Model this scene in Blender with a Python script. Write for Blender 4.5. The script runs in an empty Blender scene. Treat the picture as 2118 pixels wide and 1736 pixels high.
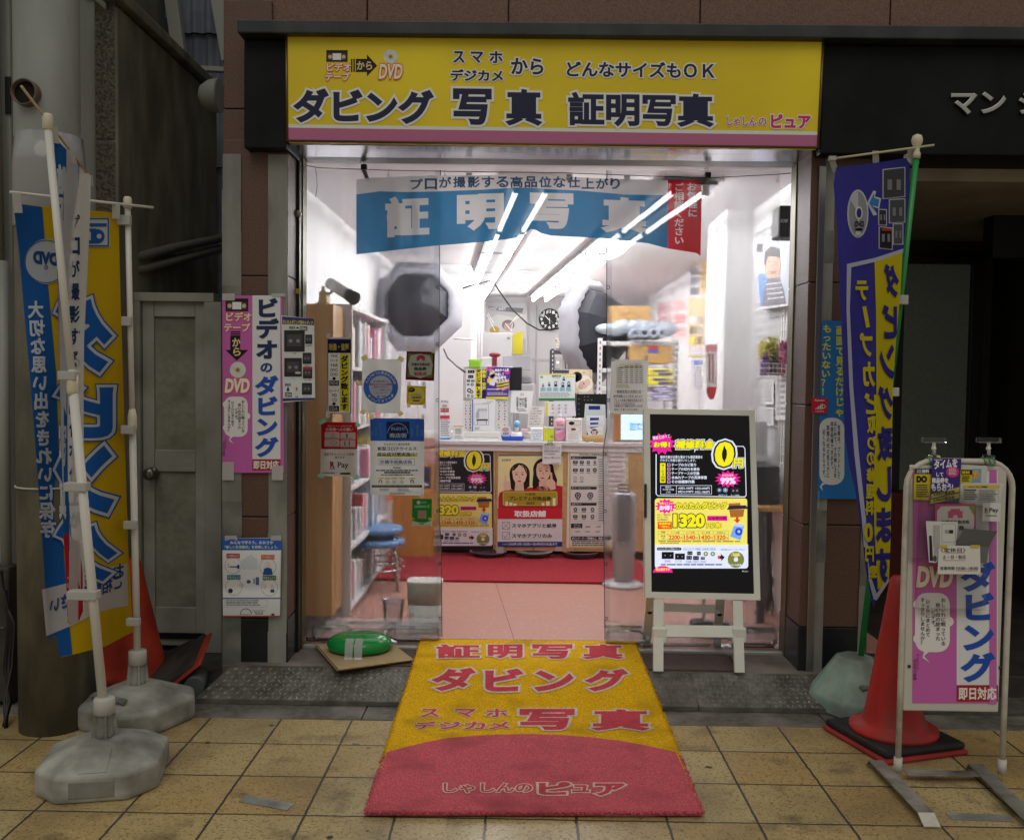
import bpy, bmesh, math, random
from mathutils import Vector, Matrix
random.seed(7)
SC = bpy.context.scene
COL = SC.collection
# ---------------------------------------------------------------- camera
FPX, CX, CY, HC = 1950.0, 1059.0, 868.0, 1.47
CAM = Vector((0, 0, HC))
def _rot(p, r, y):
    return Matrix.Rotation(y, 3, 'Z') @ Matrix.Rotation(p, 3, 'X') @ Matrix.Rotation(r, 3, 'Y')
MR = _rot(math.radians(-2.55), math.radians(-.72), math.radians(.58))
cd = bpy.data.cameras.new('camera'); co = bpy.data.objects.new('camera', cd); COL.objects.link(co)
cd.sensor_width = 36; cd.lens = FPX / 2118 * 36; cd.clip_start = .05; cd.clip_end = 200
_b = MR @ Matrix(((1, 0, 0), (0, 0, -1), (0, 1, 0)))
co.matrix_world = Matrix.Translation(CAM) @ _b.to_4x4()
SC.camera = co
# ---------------------------------------------------------------- light
w = bpy.data.worlds.new('World'); SC.world = w; w.use_nodes = True
nt = w.node_tree; bg = nt.nodes['Background']
tc = nt.nodes.new('ShaderNodeTexCoord'); sp = nt.nodes.new('ShaderNodeSeparateXYZ')
mr = nt.nodes.new('ShaderNodeMapRange'); mr.inputs[1].default_value = -.1; mr.inputs[2].default_value = 1
mr.inputs[3].default_value = .22; mr.inputs[4].default_value = .46
nt.links.new(tc.outputs['Generated'], sp.inputs[0]); nt.links.new(sp.outputs['Z'], mr.inputs[0])
nt.links.new(mr.outputs[0], bg.inputs[1]); bg.inputs[0].default_value = (1, .965, .87, 1)
sd = bpy.data.lights.new('arcade_light', 'SUN'); so = bpy.data.objects.new('arcade_light', sd); COL.objects.link(so)
sd.energy = .62; sd.angle = math.radians(40); sd.color = (1, .96, .87)
so.rotation_euler = (math.radians(38), 0, math.radians(-4))
SC.view_settings.view_transform = 'Standard'; SC.view_settings.look = 'None'
SC.view_settings.exposure = 0; SC.view_settings.gamma = 1
SC.cycles.use_denoising = True; SC.cycles.max_bounces = 10; SC.cycles.transparent_max_bounces = 16
SC.cycles.sample_clamp_indirect = 6
# ---------------------------------------------------------------- pixel (2118 wide) -> place
def _ray(u, v): return MR @ Vector(((u - CX) / FPX, 1, -(v - CY) / FPX))
def P(u, v, Y): d = _ray(u, v); return CAM + d * (Y / d.y)
def G(u, v, z): d = _ray(u, v); return CAM + d * ((z - HC) / d.z)
def PX(u, v, X): d = _ray(u, v); return CAM + d * (X / d.x)
def PL(u, v, o, n): d = _ray(u, v); return CAM + d * ((o - CAM).dot(n) / d.dot(n))
# ---------------------------------------------------------------- materials
def lin(h):
    h = h.lstrip('#'); h = ''.join(c * 2 for c in h) if len(h) == 3 else h; out = []
    for i in (0, 2, 4):
        c = int(h[i:i + 2], 16) / 255
        out.append(c / 12.92 if c <= .04045 else ((c + .055) / 1.055) ** 2.4)
    return (*out, 1)
_mc = {}
def M(h, rough=.55, metal=0, emit=0, trans=0, spec=.5):
    k = (h, rough, metal, emit, trans, spec)
    if k in _mc: return _mc[k]
    m = bpy.data.materials.new('mat_' + h.strip('#')); m.use_nodes = True
    b = m.node_tree.nodes['Principled BSDF']
    b.inputs['Base Color'].default_value = lin(h); b.inputs['Roughness'].default_value = rough
    b.inputs['Metallic'].default_value = metal; b.inputs['Specular IOR Level'].default_value = spec
    if trans: b.inputs['Transmission Weight'].default_value = trans
    if emit:
        b.inputs['Emission Color'].default_value = lin(h); b.inputs['Emission Strength'].default_value = emit
    _mc[k] = m; return m
def N(name, c1, c2, scale, rough=.7, bump=.0, metal=0, c3=None, scale3=3., lo=.35, hi=.65, detail=4, stretch=None, rvar=.0, lo3=.45, hi3=.7):
    """two-tone noise material, an optional third tone as large stains"""
    m = bpy.data.materials.new(name); m.use_nodes = True; t = m.node_tree; b = t.nodes['Principled BSDF']
    tcn = t.nodes.new('ShaderNodeTexCoord'); src = tcn.outputs['Object']
    if stretch:
        mp = t.nodes.new('ShaderNodeMapping'); mp.inputs['Scale'].default_value = stretch
        t.links.new(src, mp.inputs[0]); src = mp.outputs[0]
    n = t.nodes.new('ShaderNodeTexNoise'); n.inputs['Scale'].default_value = scale; n.inputs['Detail'].default_value = detail
    t.links.new(src, n.inputs['Vector'])
    r = t.nodes.new('ShaderNodeValToRGB'); r.color_ramp.elements[0].position = lo; r.color_ramp.elements[1].position = hi
    r.color_ramp.elements[0].color = lin(c1); r.color_ramp.elements[1].color = lin(c2)
    t.links.new(n.outputs['Fac'], r.inputs[0]); colr = r.outputs[0]
    if c3:
        n3 = t.nodes.new('ShaderNodeTexNoise'); n3.inputs['Scale'].default_value = scale3; n3.inputs['Detail'].default_value = 5
        t.links.new(src, n3.inputs['Vector'])
        r3 = t.nodes.new('ShaderNodeValToRGB'); r3.color_ramp.elements[0].position = lo3; r3.color_ramp.elements[1].position = hi3
        r3.color_ramp.elements[0].color = (0, 0, 0, 1); r3.color_ramp.elements[1].color = (1, 1, 1, 1)
        t.links.new(n3.outputs['Fac'], r3.inputs[0])
        mx = t.nodes.new('ShaderNodeMixRGB'); mx.inputs[2].default_value = lin(c3)
        t.links.new(r3.outputs[0], mx.inputs[0]); t.links.new(colr, mx.inputs[1]); colr = mx.outputs[0]
    t.links.new(colr, b.inputs['Base Color']); b.inputs['Roughness'].default_value = rough; b.inputs['Metallic'].default_value = metal
    if rvar:
        ma = t.nodes.new('ShaderNodeMapRange'); ma.inputs[3].default_value = rough - rvar; ma.inputs[4].default_value = rough + rvar
        t.links.new(n.outputs['Fac'], ma.inputs[0]); t.links.new(ma.outputs[0], b.inputs['Roughness'])
    if bump:
        bp = t.nodes.new('ShaderNodeBump'); bp.inputs['Strength'].default_value = 1; bp.inputs['Distance'].default_value = bump
        t.links.new(n.outputs['Fac'], bp.inputs['Height']); t.links.new(bp.outputs[0], b.inputs['Normal'])
    return m
def clear(name, k_refr, ior, rough, gloss, tint='#f4f6f8', wave=0., haze=0.):
    """clear sheet: part see-through, part gently scattering, part reflecting"""
    m = bpy.data.materials.new(name); m.use_nodes = True; t = m.node_tree
    for n in list(t.nodes): t.nodes.remove(n)
    out = t.nodes.new('ShaderNodeOutputMaterial')
    tr = t.nodes.new('ShaderNodeBsdfTransparent'); tr.inputs[0].default_value = lin(tint)
    rf = t.nodes.new('ShaderNodeBsdfRefraction'); rf.inputs['IOR'].default_value = ior; rf.inputs['Roughness'].default_value = rough; rf.inputs[0].default_value = lin(tint)
    gl = t.nodes.new('ShaderNodeBsdfGlossy'); gl.inputs['Roughness'].default_value = .08
    df = t.nodes.new('ShaderNodeBsdfDiffuse'); df.inputs[0].default_value = lin('#e8e8ec')
    a = t.nodes.new('ShaderNodeMixShader'); a.inputs[0].default_value = k_refr
    t.links.new(tr.outputs[0], a.inputs[1]); t.links.new(rf.outputs[0], a.inputs[2])
    d = t.nodes.new('ShaderNodeMixShader'); d.inputs[0].default_value = haze
    t.links.new(a.outputs[0], d.inputs[1]); t.links.new(df.outputs[0], d.inputs[2])
    f = t.nodes.new('ShaderNodeFresnel'); f.inputs[0].default_value = 1.45
    k = t.nodes.new('ShaderNodeMath'); k.operation = 'MULTIPLY'; k.inputs[1].default_value = gloss
    t.links.new(f.outputs[0], k.inputs[0])
    s = t.nodes.new('ShaderNodeMixShader'); t.links.new(k.outputs[0], s.inputs[0])
    t.links.new(d.outputs[0], s.inputs[1]); t.links.new(gl.outputs[0], s.inputs[2]); t.links.new(s.outputs[0], out.inputs[0])
    if wave:
        n = t.nodes.new('ShaderNodeTexNoise'); n.inputs['Scale'].default_value = 5; n.inputs['Detail'].default_value = 3
        tcn = t.nodes.new('ShaderNodeTexCoord'); t.links.new(tcn.outputs['Object'], n.inputs['Vector'])
        bp = t.nodes.new('ShaderNodeBump'); bp.inputs['Distance'].default_value = wave
        t.links.new(n.outputs['Fac'], bp.inputs['Height']); t.links.new(bp.outputs[0], gl.inputs['Normal']); t.links.new(bp.outputs[0], rf.inputs['Normal'])
    return m
def cloth(h, through=0., transl=.35, rough=.8):
    k = ('cloth', h, through, transl)
    if k in _mc: return _mc[k]
    m = bpy.data.materials.new('cloth'); m.use_nodes = True; t = m.node_tree; b = t.nodes['Principled BSDF']
    b.inputs['Base Color'].default_value = lin(h); b.inputs['Roughness'].default_value = rough; b.inputs['Specular IOR Level'].default_value = .2
    out = t.nodes['Material Output']
    tl = t.nodes.new('ShaderNodeBsdfTranslucent'); tl.inputs[0].default_value = lin(h)
    a = t.nodes.new('ShaderNodeMixShader'); a.inputs[0].default_value = transl
    t.links.new(b.outputs[0], a.inputs[1]); t.links.new(tl.outputs[0], a.inputs[2])
    tr = t.nodes.new('ShaderNodeBsdfTransparent'); s = t.nodes.new('ShaderNodeMixShader'); s.inputs[0].default_value = through
    t.links.new(a.outputs[0], s.inputs[1]); t.links.new(tr.outputs[0], s.inputs[2]); t.links.new(s.outputs[0], out.inputs[0])
    _mc[k] = m; return m
# ---------------------------------------------------------------- objects
def tag(o, label=None, cat=None, group=None, kind=None):
    if label: o['label'] = label
    if cat: o['category'] = cat
    if group: o['group'] = group
    if kind: o['kind'] = kind
    return o
def thing(name, label, cat, loc=(0, 0, 0), group=None):
    o = bpy.data.objects.new(name, None); COL.objects.link(o); o.location = loc; o.empty_display_size = .1
    return tag(o, label, cat, group)
def adopt(o, parent):
    if parent is not None:
        o.parent = parent
        w = Vector(parent.location) if parent.type == 'EMPTY' else Vector((0, 0, 0))
        o.matrix_parent_inverse = Matrix.Translation(-w)
    return o
def dup(root, off, label=None, group=None):
    def cp(o, par):
        c = o.copy(); COL.objects.link(c); c.parent = par
        for ch in list(o.children): cp(ch, c)
        return c
    r = cp(root, None); r.location = Vector(root.location) + Vector(off)
    if label: r['label'] = label
    if group: r['group'] = group
    return r
class MB:
    """collects shapes, links them as ONE mesh object"""
    def __init__(s): s.bm = bmesh.new(); s.mats = []
    def mi(s, m):
        if isinstance(m, str): m = M(m)
        if m not in s.mats: s.mats.append(m)
        return s.mats.index(m)
    def _fin(s, faces, m, smooth=False):
        i = s.mi(m)
        for f in faces: f.material_index = i; f.smooth = smooth
    def box(s, a, b, m, bev=0., mat=None):
        a, b = Vector(a), Vector(b); n0 = set(s.bm.faces)
        r = bmesh.ops.create_cube(s.bm, size=1); vs = r['verts']
        c = (a + b) / 2; d = b - a
        for v in vs:
            v.co = Vector((c.x + v.co.x * d.x, c.y + v.co.y * d.y, c.z + v.co.z * d.z))
        if bev:
            es = list({e for v in vs for e in v.link_edges})
            bmesh.ops.bevel(s.bm, geom=es, offset=min(bev, abs(d.x) * .45, abs(d.y) * .45, abs(d.z) * .45), segments=2, profile=.5, affect='EDGES')
        new = [f for f in s.bm.faces if f not in n0]
        if mat is not None:
            vv = {v for f in new for v in f.verts}
            for v in vv: v.co = mat @ v.co
        s._fin(new, m); return s
    def quad(s, pts, m, smooth=False):
        f = s.bm.faces.new([s.bm.verts.new(p) for p in pts]); s._fin([f], m, smooth); return s
    def bar(s, p, q, r, m, r2=None, seg=12, caps=True):
        p, q = Vector(p), Vector(q); d = q - p; L = d.length
        if L < 1e-6: return s
        n0 = set(s.bm.faces)
        mt = Matrix.Translation((p + q) / 2) @ d.to_track_quat('Z', 'Y').to_matrix().to_4x4()
        bmesh.ops.create_cone(s.bm, cap_ends=caps, segments=seg, radius1=r, radius2=r if r2 is None else r2, depth=L, matrix=mt)
        new = [f for f in s.bm.faces if f not in n0]; s._fin(new, m)
        for f in new: f.smooth = len(f.verts) == 4
        return s
    def flat(s, p, q, wv, m, t=.004):
        """flat strap between p and q, width vector wv, thickness t along the cross"""
        p, q, wv = Vector(p), Vector(q), Vector(wv); n = (q - p).cross(wv).normalized() * t
        a = [p - wv / 2, p + wv / 2, q + wv / 2, q - wv / 2]; lo = [s.bm.verts.new(x - n / 2) for x in a]; hi = [s.bm.verts.new(x + n / 2) for x in a]
        fs = [s.bm.faces.new(lo), s.bm.faces.new(hi)] + [s.bm.faces.new((lo[i], lo[(i + 1) % 4], hi[(i + 1) % 4], hi[i])) for i in range(4)]
        s._fin(fs, m); return s
    def tube(s, pts, r, m, seg=8):
        pts = [Vector(p) for p in pts]; rings = []
        for i, p in enumerate(pts):
            d = (pts[min(i + 1, len(pts) - 1)] - pts[max(i - 1, 0)]).normalized()
            q = d.to_track_quat('Z', 'Y')
            rr = r[i] if isinstance(r, (list, tuple)) else r
            rings.append([s.bm.verts.new(p + q @ Vector((math.cos(k * 2 * math.pi / seg) * rr, math.sin(k * 2 * math.pi / seg) * rr, 0))) for k in range(seg)])
        fs = []
        for a, b in zip(rings, rings[1:]):
            # keep rings aligned
            off = min(range(seg), key=lambda o: (a[0].co - b[o].co).length)
            for k in range(seg):
                fs.append(s.bm.faces.new((a[k], a[(k + 1) % seg], b[(k + 1 + off) % seg], b[(k + off) % seg])))
        s._fin(fs, m, True)
        s._fin([s.bm.faces.new(rings[0]), s.bm.faces.new(rings[-1])], m); return s
    def lathe(s, c, prof, m, seg=24, axis='Z', sx=1, sy=1, rot=0, power=2.):
        """profile [(r,h)...]; power>2 squares the section"""
        c = Vector(c); rings = []
        for r, h in prof:
            ring = []
            for k in range(seg):
                a = k * 2 * math.pi / seg + rot
                ca, sa = math.cos(a), math.sin(a)
                q = (abs(ca) ** power + abs(sa) ** power) ** (-1 / power) if power != 2 else 1
                x, y = r * ca * q * sx, r * sa * q * sy
                v = (x, y, h) if axis == 'Z' else (x, h, y) if axis == 'Y' else (h, x, y)
                ring.append(s.bm.verts.new(c + Vector(v)))
            rings.append(ring)
        fs = []
        for a, b in zip(rings, rings[1:]):
            for k in range(seg): fs.append(s.bm.faces.new((a[k], a[(k + 1) % seg], b[(k + 1) % seg], b[k])))
        s._fin(fs, m, True)
        s._fin([s.bm.faces.new(rings[0]), s.bm.faces.new(rings[-1])], m); return s
    def ball(s, c, r, m, sx=1, sy=1, sz=1, seg=16):
        n0 = set(s.bm.faces)
        bmesh.ops.create_uvsphere(s.bm, u_segments=seg, v_segments=max(6, seg // 2), radius=r, matrix=Matrix.Translation(c) @ Matrix.Diagonal((sx, sy, sz, 1)))
        s._fin([f for f in s.bm.faces if f not in n0], m, True); return s
    def build(s, name, parent=None, norm=True):
        if norm: bmesh.ops.recalc_face_normals(s.bm, faces=s.bm.faces[:])
        me = bpy.data.meshes.new(name); s.bm.to_mesh(me); s.bm.free()
        for m in s.mats: me.materials.append(m)
        o = bpy.data.objects.new(name, me); COL.objects.link(o); return adopt(o, parent)
# ---------------------------------------------------------------- printed art
_tc = {}
def tmesh(s, b):
    k = (s, round(b, 4))
    if k in _tc: return _tc[k]
    cu = bpy.data.curves.new('t', 'FONT'); cu.body = s; cu.bevel_depth = b; cu.resolution_u = 3; cu.bevel_resolution = 0 if b < .035 else 1
    o = bpy.data.objects.new('t', cu)
    me = bpy.data.meshes.new_from_object(o)
    vs = [(v.co.x, v.co.y, (v.co.z / b if b else 0)) for v in me.vertices]
    fs = [tuple(p.vertices) for p in me.polygons if b == 0 or p.normal.z > .05 or (abs(p.normal.z) <= .05 and False)]
    bpy.data.objects.remove(o); bpy.data.curves.remove(cu); bpy.data.meshes.remove(me)
    used = sorted({i for f in fs for i in f}); ix = {j: i for i, j in enumerate(used)}
    vs = [vs[i] for i in used]; fs = [tuple(ix[i] for i in f) for f in fs]
    xs = [v[0] for v in vs] or [0, 1]; ys = [v[1] for v in vs] or [0, 1]
    _tc[k] = (vs, fs, min(xs), max(xs), min(ys), max(ys)); return _tc[k]
class Art:
    """flat graphics drawn in picture units, laid onto the surface mp(u, v) and lifted along n by thin layers"""
    def __init__(s, mp, n=(0, -1, 0), step=.0006, mk=None, jit=0):
        s.mp, s.n, s.step = mp, Vector(n), step; s.sh = []; s.bs = None; s.mk = mk or (lambda h: M(h, .5, spec=.35)); s.tf = (1, 1, 0, 0); s.jit = jit
    def z(s, sx, sy, k): s.tf = (k * .5171, k * .5171, sx * .5171, sy * .5171); return s
    def X(s, x, y): a = s.tf; return (a[2] + x * a[0], a[3] + y * a[1])
    def add(s, vs, fs, c, l): s.sh.append(([(*s.X(v[0], v[1]), l + (v[2] if len(v) > 2 else 0)) for v in vs], fs, c))
    def base(s, pts, c, thick=.002):
        s.bs = ([s.X(*p) for p in pts], c, thick); return s
    def brect(s, a, b, c, d, col, thick=.002): return s.base([(a, b), (c, b), (c, d), (a, d)], col, thick)
    def poly(s, pts, c, l=1): s.add(pts, [tuple(range(len(pts)))], c, l); return s
    def rect(s, a, b, c, d, col, l=1): return s.poly([(a, b), (c, b), (c, d), (a, d)], col, l)
    def rrect(s, a, b, c, d, r, col, l=1):
        p = []
        for (x, y, t0) in ((c - r, b + r, -90), (c - r, d - r, 0), (a + r, d - r, 90), (a + r, b + r, 180)):
            for k in range(5):
                t = math.radians(t0 + k * 22.5); p.append((x + r * math.cos(t), y + r * math.sin(t)))
        return s.poly(p, col, l)
    def ell(s, x, y, r, c, l=1, ry=None, n=24, a0=0, a1=360):
        ry = ry or r
        return s.poly([(x + r * math.cos(math.radians(a0 + (a1 - a0) * k / n)), y + ry * math.sin(math.radians(a0 + (a1 - a0) * k / n))) for k in range(n if a1 - a0 >= 360 else n + 1)], c, l)
    def ring(s, x, y, r0, r1, c, l=1, n=32, a0=0, a1=360, asp=1):
        vs = []; fs = []
        for k in range(n + 1):
            t = math.radians(a0 + (a1 - a0) * k / n)
            vs += [(x + r0 * math.cos(t), y + asp * r0 * math.sin(t)), (x + r1 * math.cos(t), y + asp * r1 * math.sin(t))]
        for k in range(n): fs.append((2 * k, 2 * k + 1, 2 * k + 3, 2 * k + 2))
        s.add(vs, fs, c, l); return s
    def line(s, p, q, wd, c, l=1):
        dx, dy = q[0] - p[0], q[1] - p[1]; L = math.hypot(dx, dy) or 1; ox, oy = -dy / L * wd / 2, dx / L * wd / 2
        return s.poly([(p[0] + ox, p[1] + oy), (q[0] + ox, q[1] + oy), (q[0] - ox, q[1] - oy), (p[0] - ox, p[1] - oy)], c, l)
    def frame(s, a, b, c, d, wd, col, l=1):
        for r in ((a, b, c, b + wd), (a, d - wd, c, d), (a, b + wd, a + wd, d - wd), (c - wd, b + wd, c, d - wd)): s.rect(*r, col, l)
        return s
    def star(s, x, y, r0, r1, c, n=14, l=1, asp=1.):
        return s.poly([(x + (r1 if k % 2 else r0) * math.cos(k * math.pi / n), y + asp * (r1 if k % 2 else r0) * math.sin(k * math.pi / n)) for k in range(2 * n)], c, l)
    def text(s, t, a, b, c, d, col, bo=.02, halo=None, l=3, skew=0, flip=False, slope=0):
        vs, fs, x0, x1, y0, y1 = tmesh(t, bo); W, H = (x1 - x0) or 1, (y1 - y0) or 1
        def f(V, L):
            out = []
            for x, y, zz in V:
                q = (x - x0) / W
                if flip: q = 1 - q
                yy = d - (y - y0) / H * (d - b)
                out.append((a + q * (c - a) + skew * (d - yy), yy + slope * (q * (c - a)), .35 * zz))
            return out
        if halo:
            hc = halo if isinstance(halo[0], tuple) else (halo,)
            for i, (h, wd) in enumerate(hc):
                hv, hf = tmesh(t, bo + wd)[:2]; s.add(f(hv, 0), hf, h, l - 1 - i)
        s.add(f(vs, 0), fs, col, l); return s
    def vtext(s, t, a, c, b, d, col, bo=.02, halo=None, l=3, flip=False, drift=0, sq=.97):
        n = len(t); h = (d - b) / n
        for i, ch in enumerate(t):
            if ch in ' 　': continue
            y0 = b + i * h; hh = h * sq; a1, c1 = a + drift * i / max(1, n - 1), c + drift * i / max(1, n - 1)
            rot = ch in 'ー〜～-'
            narrow = ord(ch) < 256
            vs, fs, mx0, mx1, my0, my1 = tmesh(ch, bo)
            def f(V):
                o = []
                for x, y, zz in V:
                    if narrow: x = .5 + (x - (mx0 + mx1) / 2)
                    yy = (y + .12)
                    if rot: x, yy = yy, 1 - x
                    if ch in '、。': x, yy = x + .6, yy + .6
                    if flip: x = 1 - x
                    o.append((a1 + x * (c1 - a1), y0 + (1 - yy) * hh, .35 * zz))
                return o
            if halo:
                hc = halo if isinstance(halo[0], tuple) else (halo,)
                for j, (hcol, wd) in enumerate(hc):
                    hv, hf = tmesh(ch, bo + wd)[:2]; s.add(f(hv), hf, hcol, l - 1 - j)
            s.add(f(vs), fs, col, l)
        return s
    def greek(s, a, b, c, d, n, col, l=2, fill=.5, ragged=.25):
        h = (d - b) / n
        for i in range(n):
            y = b + i * h; x = a; e = c - random.random() * ragged * (c - a)
            while x < e:
                wd = min(e - x, (c - a) * random.uniform(.05, .16)); s.rect(x, y, x + wd, y + h * fill, col, l); x += wd + (c - a) * .015
        return s
    def vgreek(s, a, b, c, d, n, col, l=2, fill=.5):
        wd = (c - a) / n
        for i in range(n):
            x = a + i * wd; y = b; e = d - random.random() * .3 * (d - b)
            while y < e:
                h = min(e - y, (d - b) * random.uniform(.05, .14)); s.rect(x, y, x + wd * fill, y + h, col, l); y += h + (d - b) * .015
        return s
    def build(s, name, parent=None, grid=None, flat=None):
        if s.bs:
            pts, c, th = s.bs; s.sh.insert(0, ([(u, v, 0) for u, v in pts], [tuple(range(len(pts)))], c))
        cols = [c for _, _, c in s.sh]; bm = bmesh.new(); mats = []
        if flat:
            from mathutils.geometry import delaunay_2d_cdt
            V = []; E_ = []; polys = []
            for si, (vs, fs, c) in enumerate(s.sh):
                if si not in flat: continue
                o = len(V); V += [Vector((v[0], v[1])) for v in vs]
                for f in fs:
                    E_ += [(f[i] + o, f[(i + 1) % len(f)] + o) for i in range(len(f))]
                    p = [(vs[i][0], vs[i][1]) for i in f]; xs, ys = [q[0] for q in p], [q[1] for q in p]
                    polys.append((round(vs[f[0]][2] - .2), si, min(xs), max(xs), min(ys), max(ys), p))
            ov, oe, of, _, _, _o = delaunay_2d_cdt(V, E_, [], 0, 1e-4)
            polys.sort(key=lambda q: (-q[0], -q[1]))
            def owner(x, y):
                for l, si, x0, x1, y0, y1, p in polys:
                    if x0 <= x <= x1 and y0 <= y <= y1:
                        ins = False; j = len(p) - 1
                        for i in range(len(p)):
                            if (p[i][1] > y) != (p[j][1] > y) and x < (p[j][0] - p[i][0]) * (y - p[i][1]) / (p[j][1] - p[i][1]) + p[i][0]: ins = not ins
                            j = i
                        if ins: return [si]
                return []
            orig = [owner(sum(ov[i].x for i in f) / 3, sum(ov[i].y for i in f) / 3) for f in of]
            keep = [x for i, x in enumerate(s.sh) if i not in flat]
            by = {}
            for f, og in zip(of, orig):
                if og: by.setdefault(og[0], []).append(tuple(f))
            ov = [(v.x, v.y, 0) for v in ov]; s.sh = keep
            for si, fl in by.items():
                used = sorted({i for f in fl for i in f}); ix = {j: i for i, j in enumerate(used)}
                s.sh.append(([ov[i] for i in used], [tuple(ix[i] for i in f) for f in fl], cols[si]))
        for vs, fs, c in s.sh:
            m = s.mk(c) if isinstance(c, str) else c
            if m not in mats: mats.append(m)
            mi = mats.index(m); V = [bm.verts.new(v) for v in vs]
            for f in fs:
                try: F = bm.faces.new([V[i] for i in f])
                except ValueError: continue
                F.material_index = mi
        if grid:
            for ax, st in ((0, grid[0]), (1, grid[1])):
                if not st: continue
                lo = min(v.co[ax] for v in bm.verts); hi = max(v.co[ax] for v in bm.verts); k = math.ceil(lo / st)
                while k * st < hi:
                    co_ = Vector((0, 0, 0)); co_[ax] = k * st; no = Vector((0, 0, 0)); no[ax] = 1
                    bmesh.ops.bisect_plane(bm, geom=bm.verts[:] + bm.edges[:] + bm.faces[:], plane_co=co_, plane_no=no, dist=1e-5); k += 1
        if s.bs and s.bs[2]:
            pass
        for v in bm.verts:
            u, vv, l = v.co; v.co = s.mp(u, vv) + s.n * (l * s.step)
        if s.bs and s.bs[2] and not grid:
            pts, c, th = s.bs; m = s.mk(c) if isinstance(c, str) else c; mi = mats.index(m)
            fr = [s.mp(u, v) for u, v in pts]; A = [bm.verts.new(p) for p in fr]; B = [bm.verts.new(p - s.n * th) for p in fr]; k = len(fr)
            for i in range(k):
                F = bm.faces.new((A[i], A[(i + 1) % k], B[(i + 1) % k], B[i])); F.material_index = mi
            F = bm.faces.new(B); F.material_index = mi
        me = bpy.data.meshes.new(name); bm.to_mesh(me); bm.free()
        for m in mats: me.materials.append(m)
        if grid:
            for p in me.polygons: p.use_smooth = True
        o = bpy.data.objects.new(name, me); COL.objects.link(o); return adopt(o, parent)
def onY(Y): return lambda u, v: P(u, v, Y)
def onX(X): return lambda u, v: PX(u, v, X)
def bxy(u0, v0, u1, v1, Y):
    """world x0,x1,z0,z1 of a picture rectangle standing at depth Y"""
    um, vm = (u0 + u1) / 2, (v0 + v1) / 2
    return P(u0, vm, Y).x, P(u1, vm, Y).x, P(um, v1, Y).z, P(um, v0, Y).z
WHITE, INK = '#e4e4e2', '#15151c'
# ================================================================ SETTING
def tile_mat():
    m = bpy.data.materials.new('terrazzo_tiles'); m.use_nodes = True; t = m.node_tree; b = t.nodes['Principled BSDF']; L = t.links.new
    tcn = t.nodes.new('ShaderNodeTexCoord'); mp = t.nodes.new('ShaderNodeMapping'); mp.inputs['Location'].default_value = (-.81 + 30.3, -3.09 + 30.3, 0)
    L(tcn.outputs['Object'], mp.inputs[0])
    wob = t.nodes.new('ShaderNodeTexNoise'); wob.inputs['Scale'].default_value = 22; L(tcn.outputs['Object'], wob.inputs['Vector'])
    va = t.nodes.new('ShaderNodeVectorMath'); va.operation = 'MULTIPLY_ADD'; va.inputs[1].default_value = (.007, .007, 0); L(wob.outputs['Color'], va.inputs[0]); L(mp.outputs[0], va.inputs[2])
    br = t.nodes.new('ShaderNodeTexBrick'); br.offset = 0; br.inputs['Scale'].default_value = 1; br.inputs['Brick Width'].default_value = .303; br.inputs['Row Height'].default_value = .303
    br.inputs['Mortar Size'].default_value = .0048; br.inputs['Mortar Smooth'].default_value = .25; br.inputs['Bias'].default_value = .1
    br.inputs['Color1'].default_value = lin('#a88c58'); br.inputs['Color2'].default_value = lin('#b3a274'); br.inputs['Mortar'].default_value = lin('#46423c')
    L(va.outputs[0], br.inputs['Vector'])
    col = br.outputs['Color']
    def mix(fac, c, src, mode='MIX', k=1.):
        mx = t.nodes.new('ShaderNodeMixRGB'); mx.blend_type = mode
        if k != 1:
            mm = t.nodes.new('ShaderNodeMath'); mm.operation = 'MULTIPLY'; mm.inputs[1].default_value = k; L(fac, mm.inputs[0]); fac = mm.outputs[0]
        L(fac, mx.inputs[0]); L(src, mx.inputs[1]); mx.inputs[2].default_value = lin(c); return mx.outputs[0]
    def speck(scale, lo, hi, det=1):
        n = t.nodes.new('ShaderNodeTexNoise'); n.inputs['Scale'].default_value = scale; n.inputs['Detail'].default_value = det; L(tcn.outputs['Object'], n.inputs['Vector'])
        r = t.nodes.new('ShaderNodeMapRange'); r.inputs[1].default_value = lo; r.inputs[2].default_value = hi; L(n.outputs['Fac'], r.inputs[0]); return r.outputs[0]
    col = mix(speck(95, .6, .68), '#5d4626', col, k=.75)
    col = mix(speck(150, .62, .7), '#d6c49a', col, k=.7)
    col = mix(speck(60, .6, .66), '#7b5a25', col, k=.6)
    col = mix(speck(1.7, .46, .74, 5), '#64563f', col, k=.8)
    col = mix(speck(6, .56, .72, 6), '#4c4232', col, k=.65)
    col = mix(br.outputs['Fac'], '#3e3a35', col, k=.85)
    L(col, b.inputs['Base Color'])
    rr = t.nodes.new('ShaderNodeMapRange'); rr.inputs[3].default_value = .32; rr.inputs[4].default_value = .62; L(speck(3, .3, .7, 5), rr.inputs[0]); L(rr.outputs[0], b.inputs['Roughness'])
    bp = t.nodes.new('ShaderNodeBump'); bp.inputs['Distance'].default_value = .002; bp.invert = True; L(br.outputs['Fac'], bp.inputs['Height']); L(bp.outputs[0], b.inputs['Normal'])
    return m
g = MB(); g.quad([(-8, -6, 0), (8, -6, 0), (8, 3.965, 0), (-8, 3.965, 0)], tile_mat()); tag(g.build('pavement'), kind='structure')
g = MB(); stone = N('kerb_stone', '#4c4a44', '#66635b', 30, .65, .001, c3='#85817a', scale3=4)
for x in range(-8, 8):
    g.box((x + .003 + .33, 3.966, -.1), (x + 1.327, 4.135, .004), stone, .003)
tag(g.build('kerb'), kind='structure')
conc = N('dark_concrete', '#3b3a36', '#56544e', 14, .85, .002, c3='#2b2a27', scale3=2)
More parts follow.
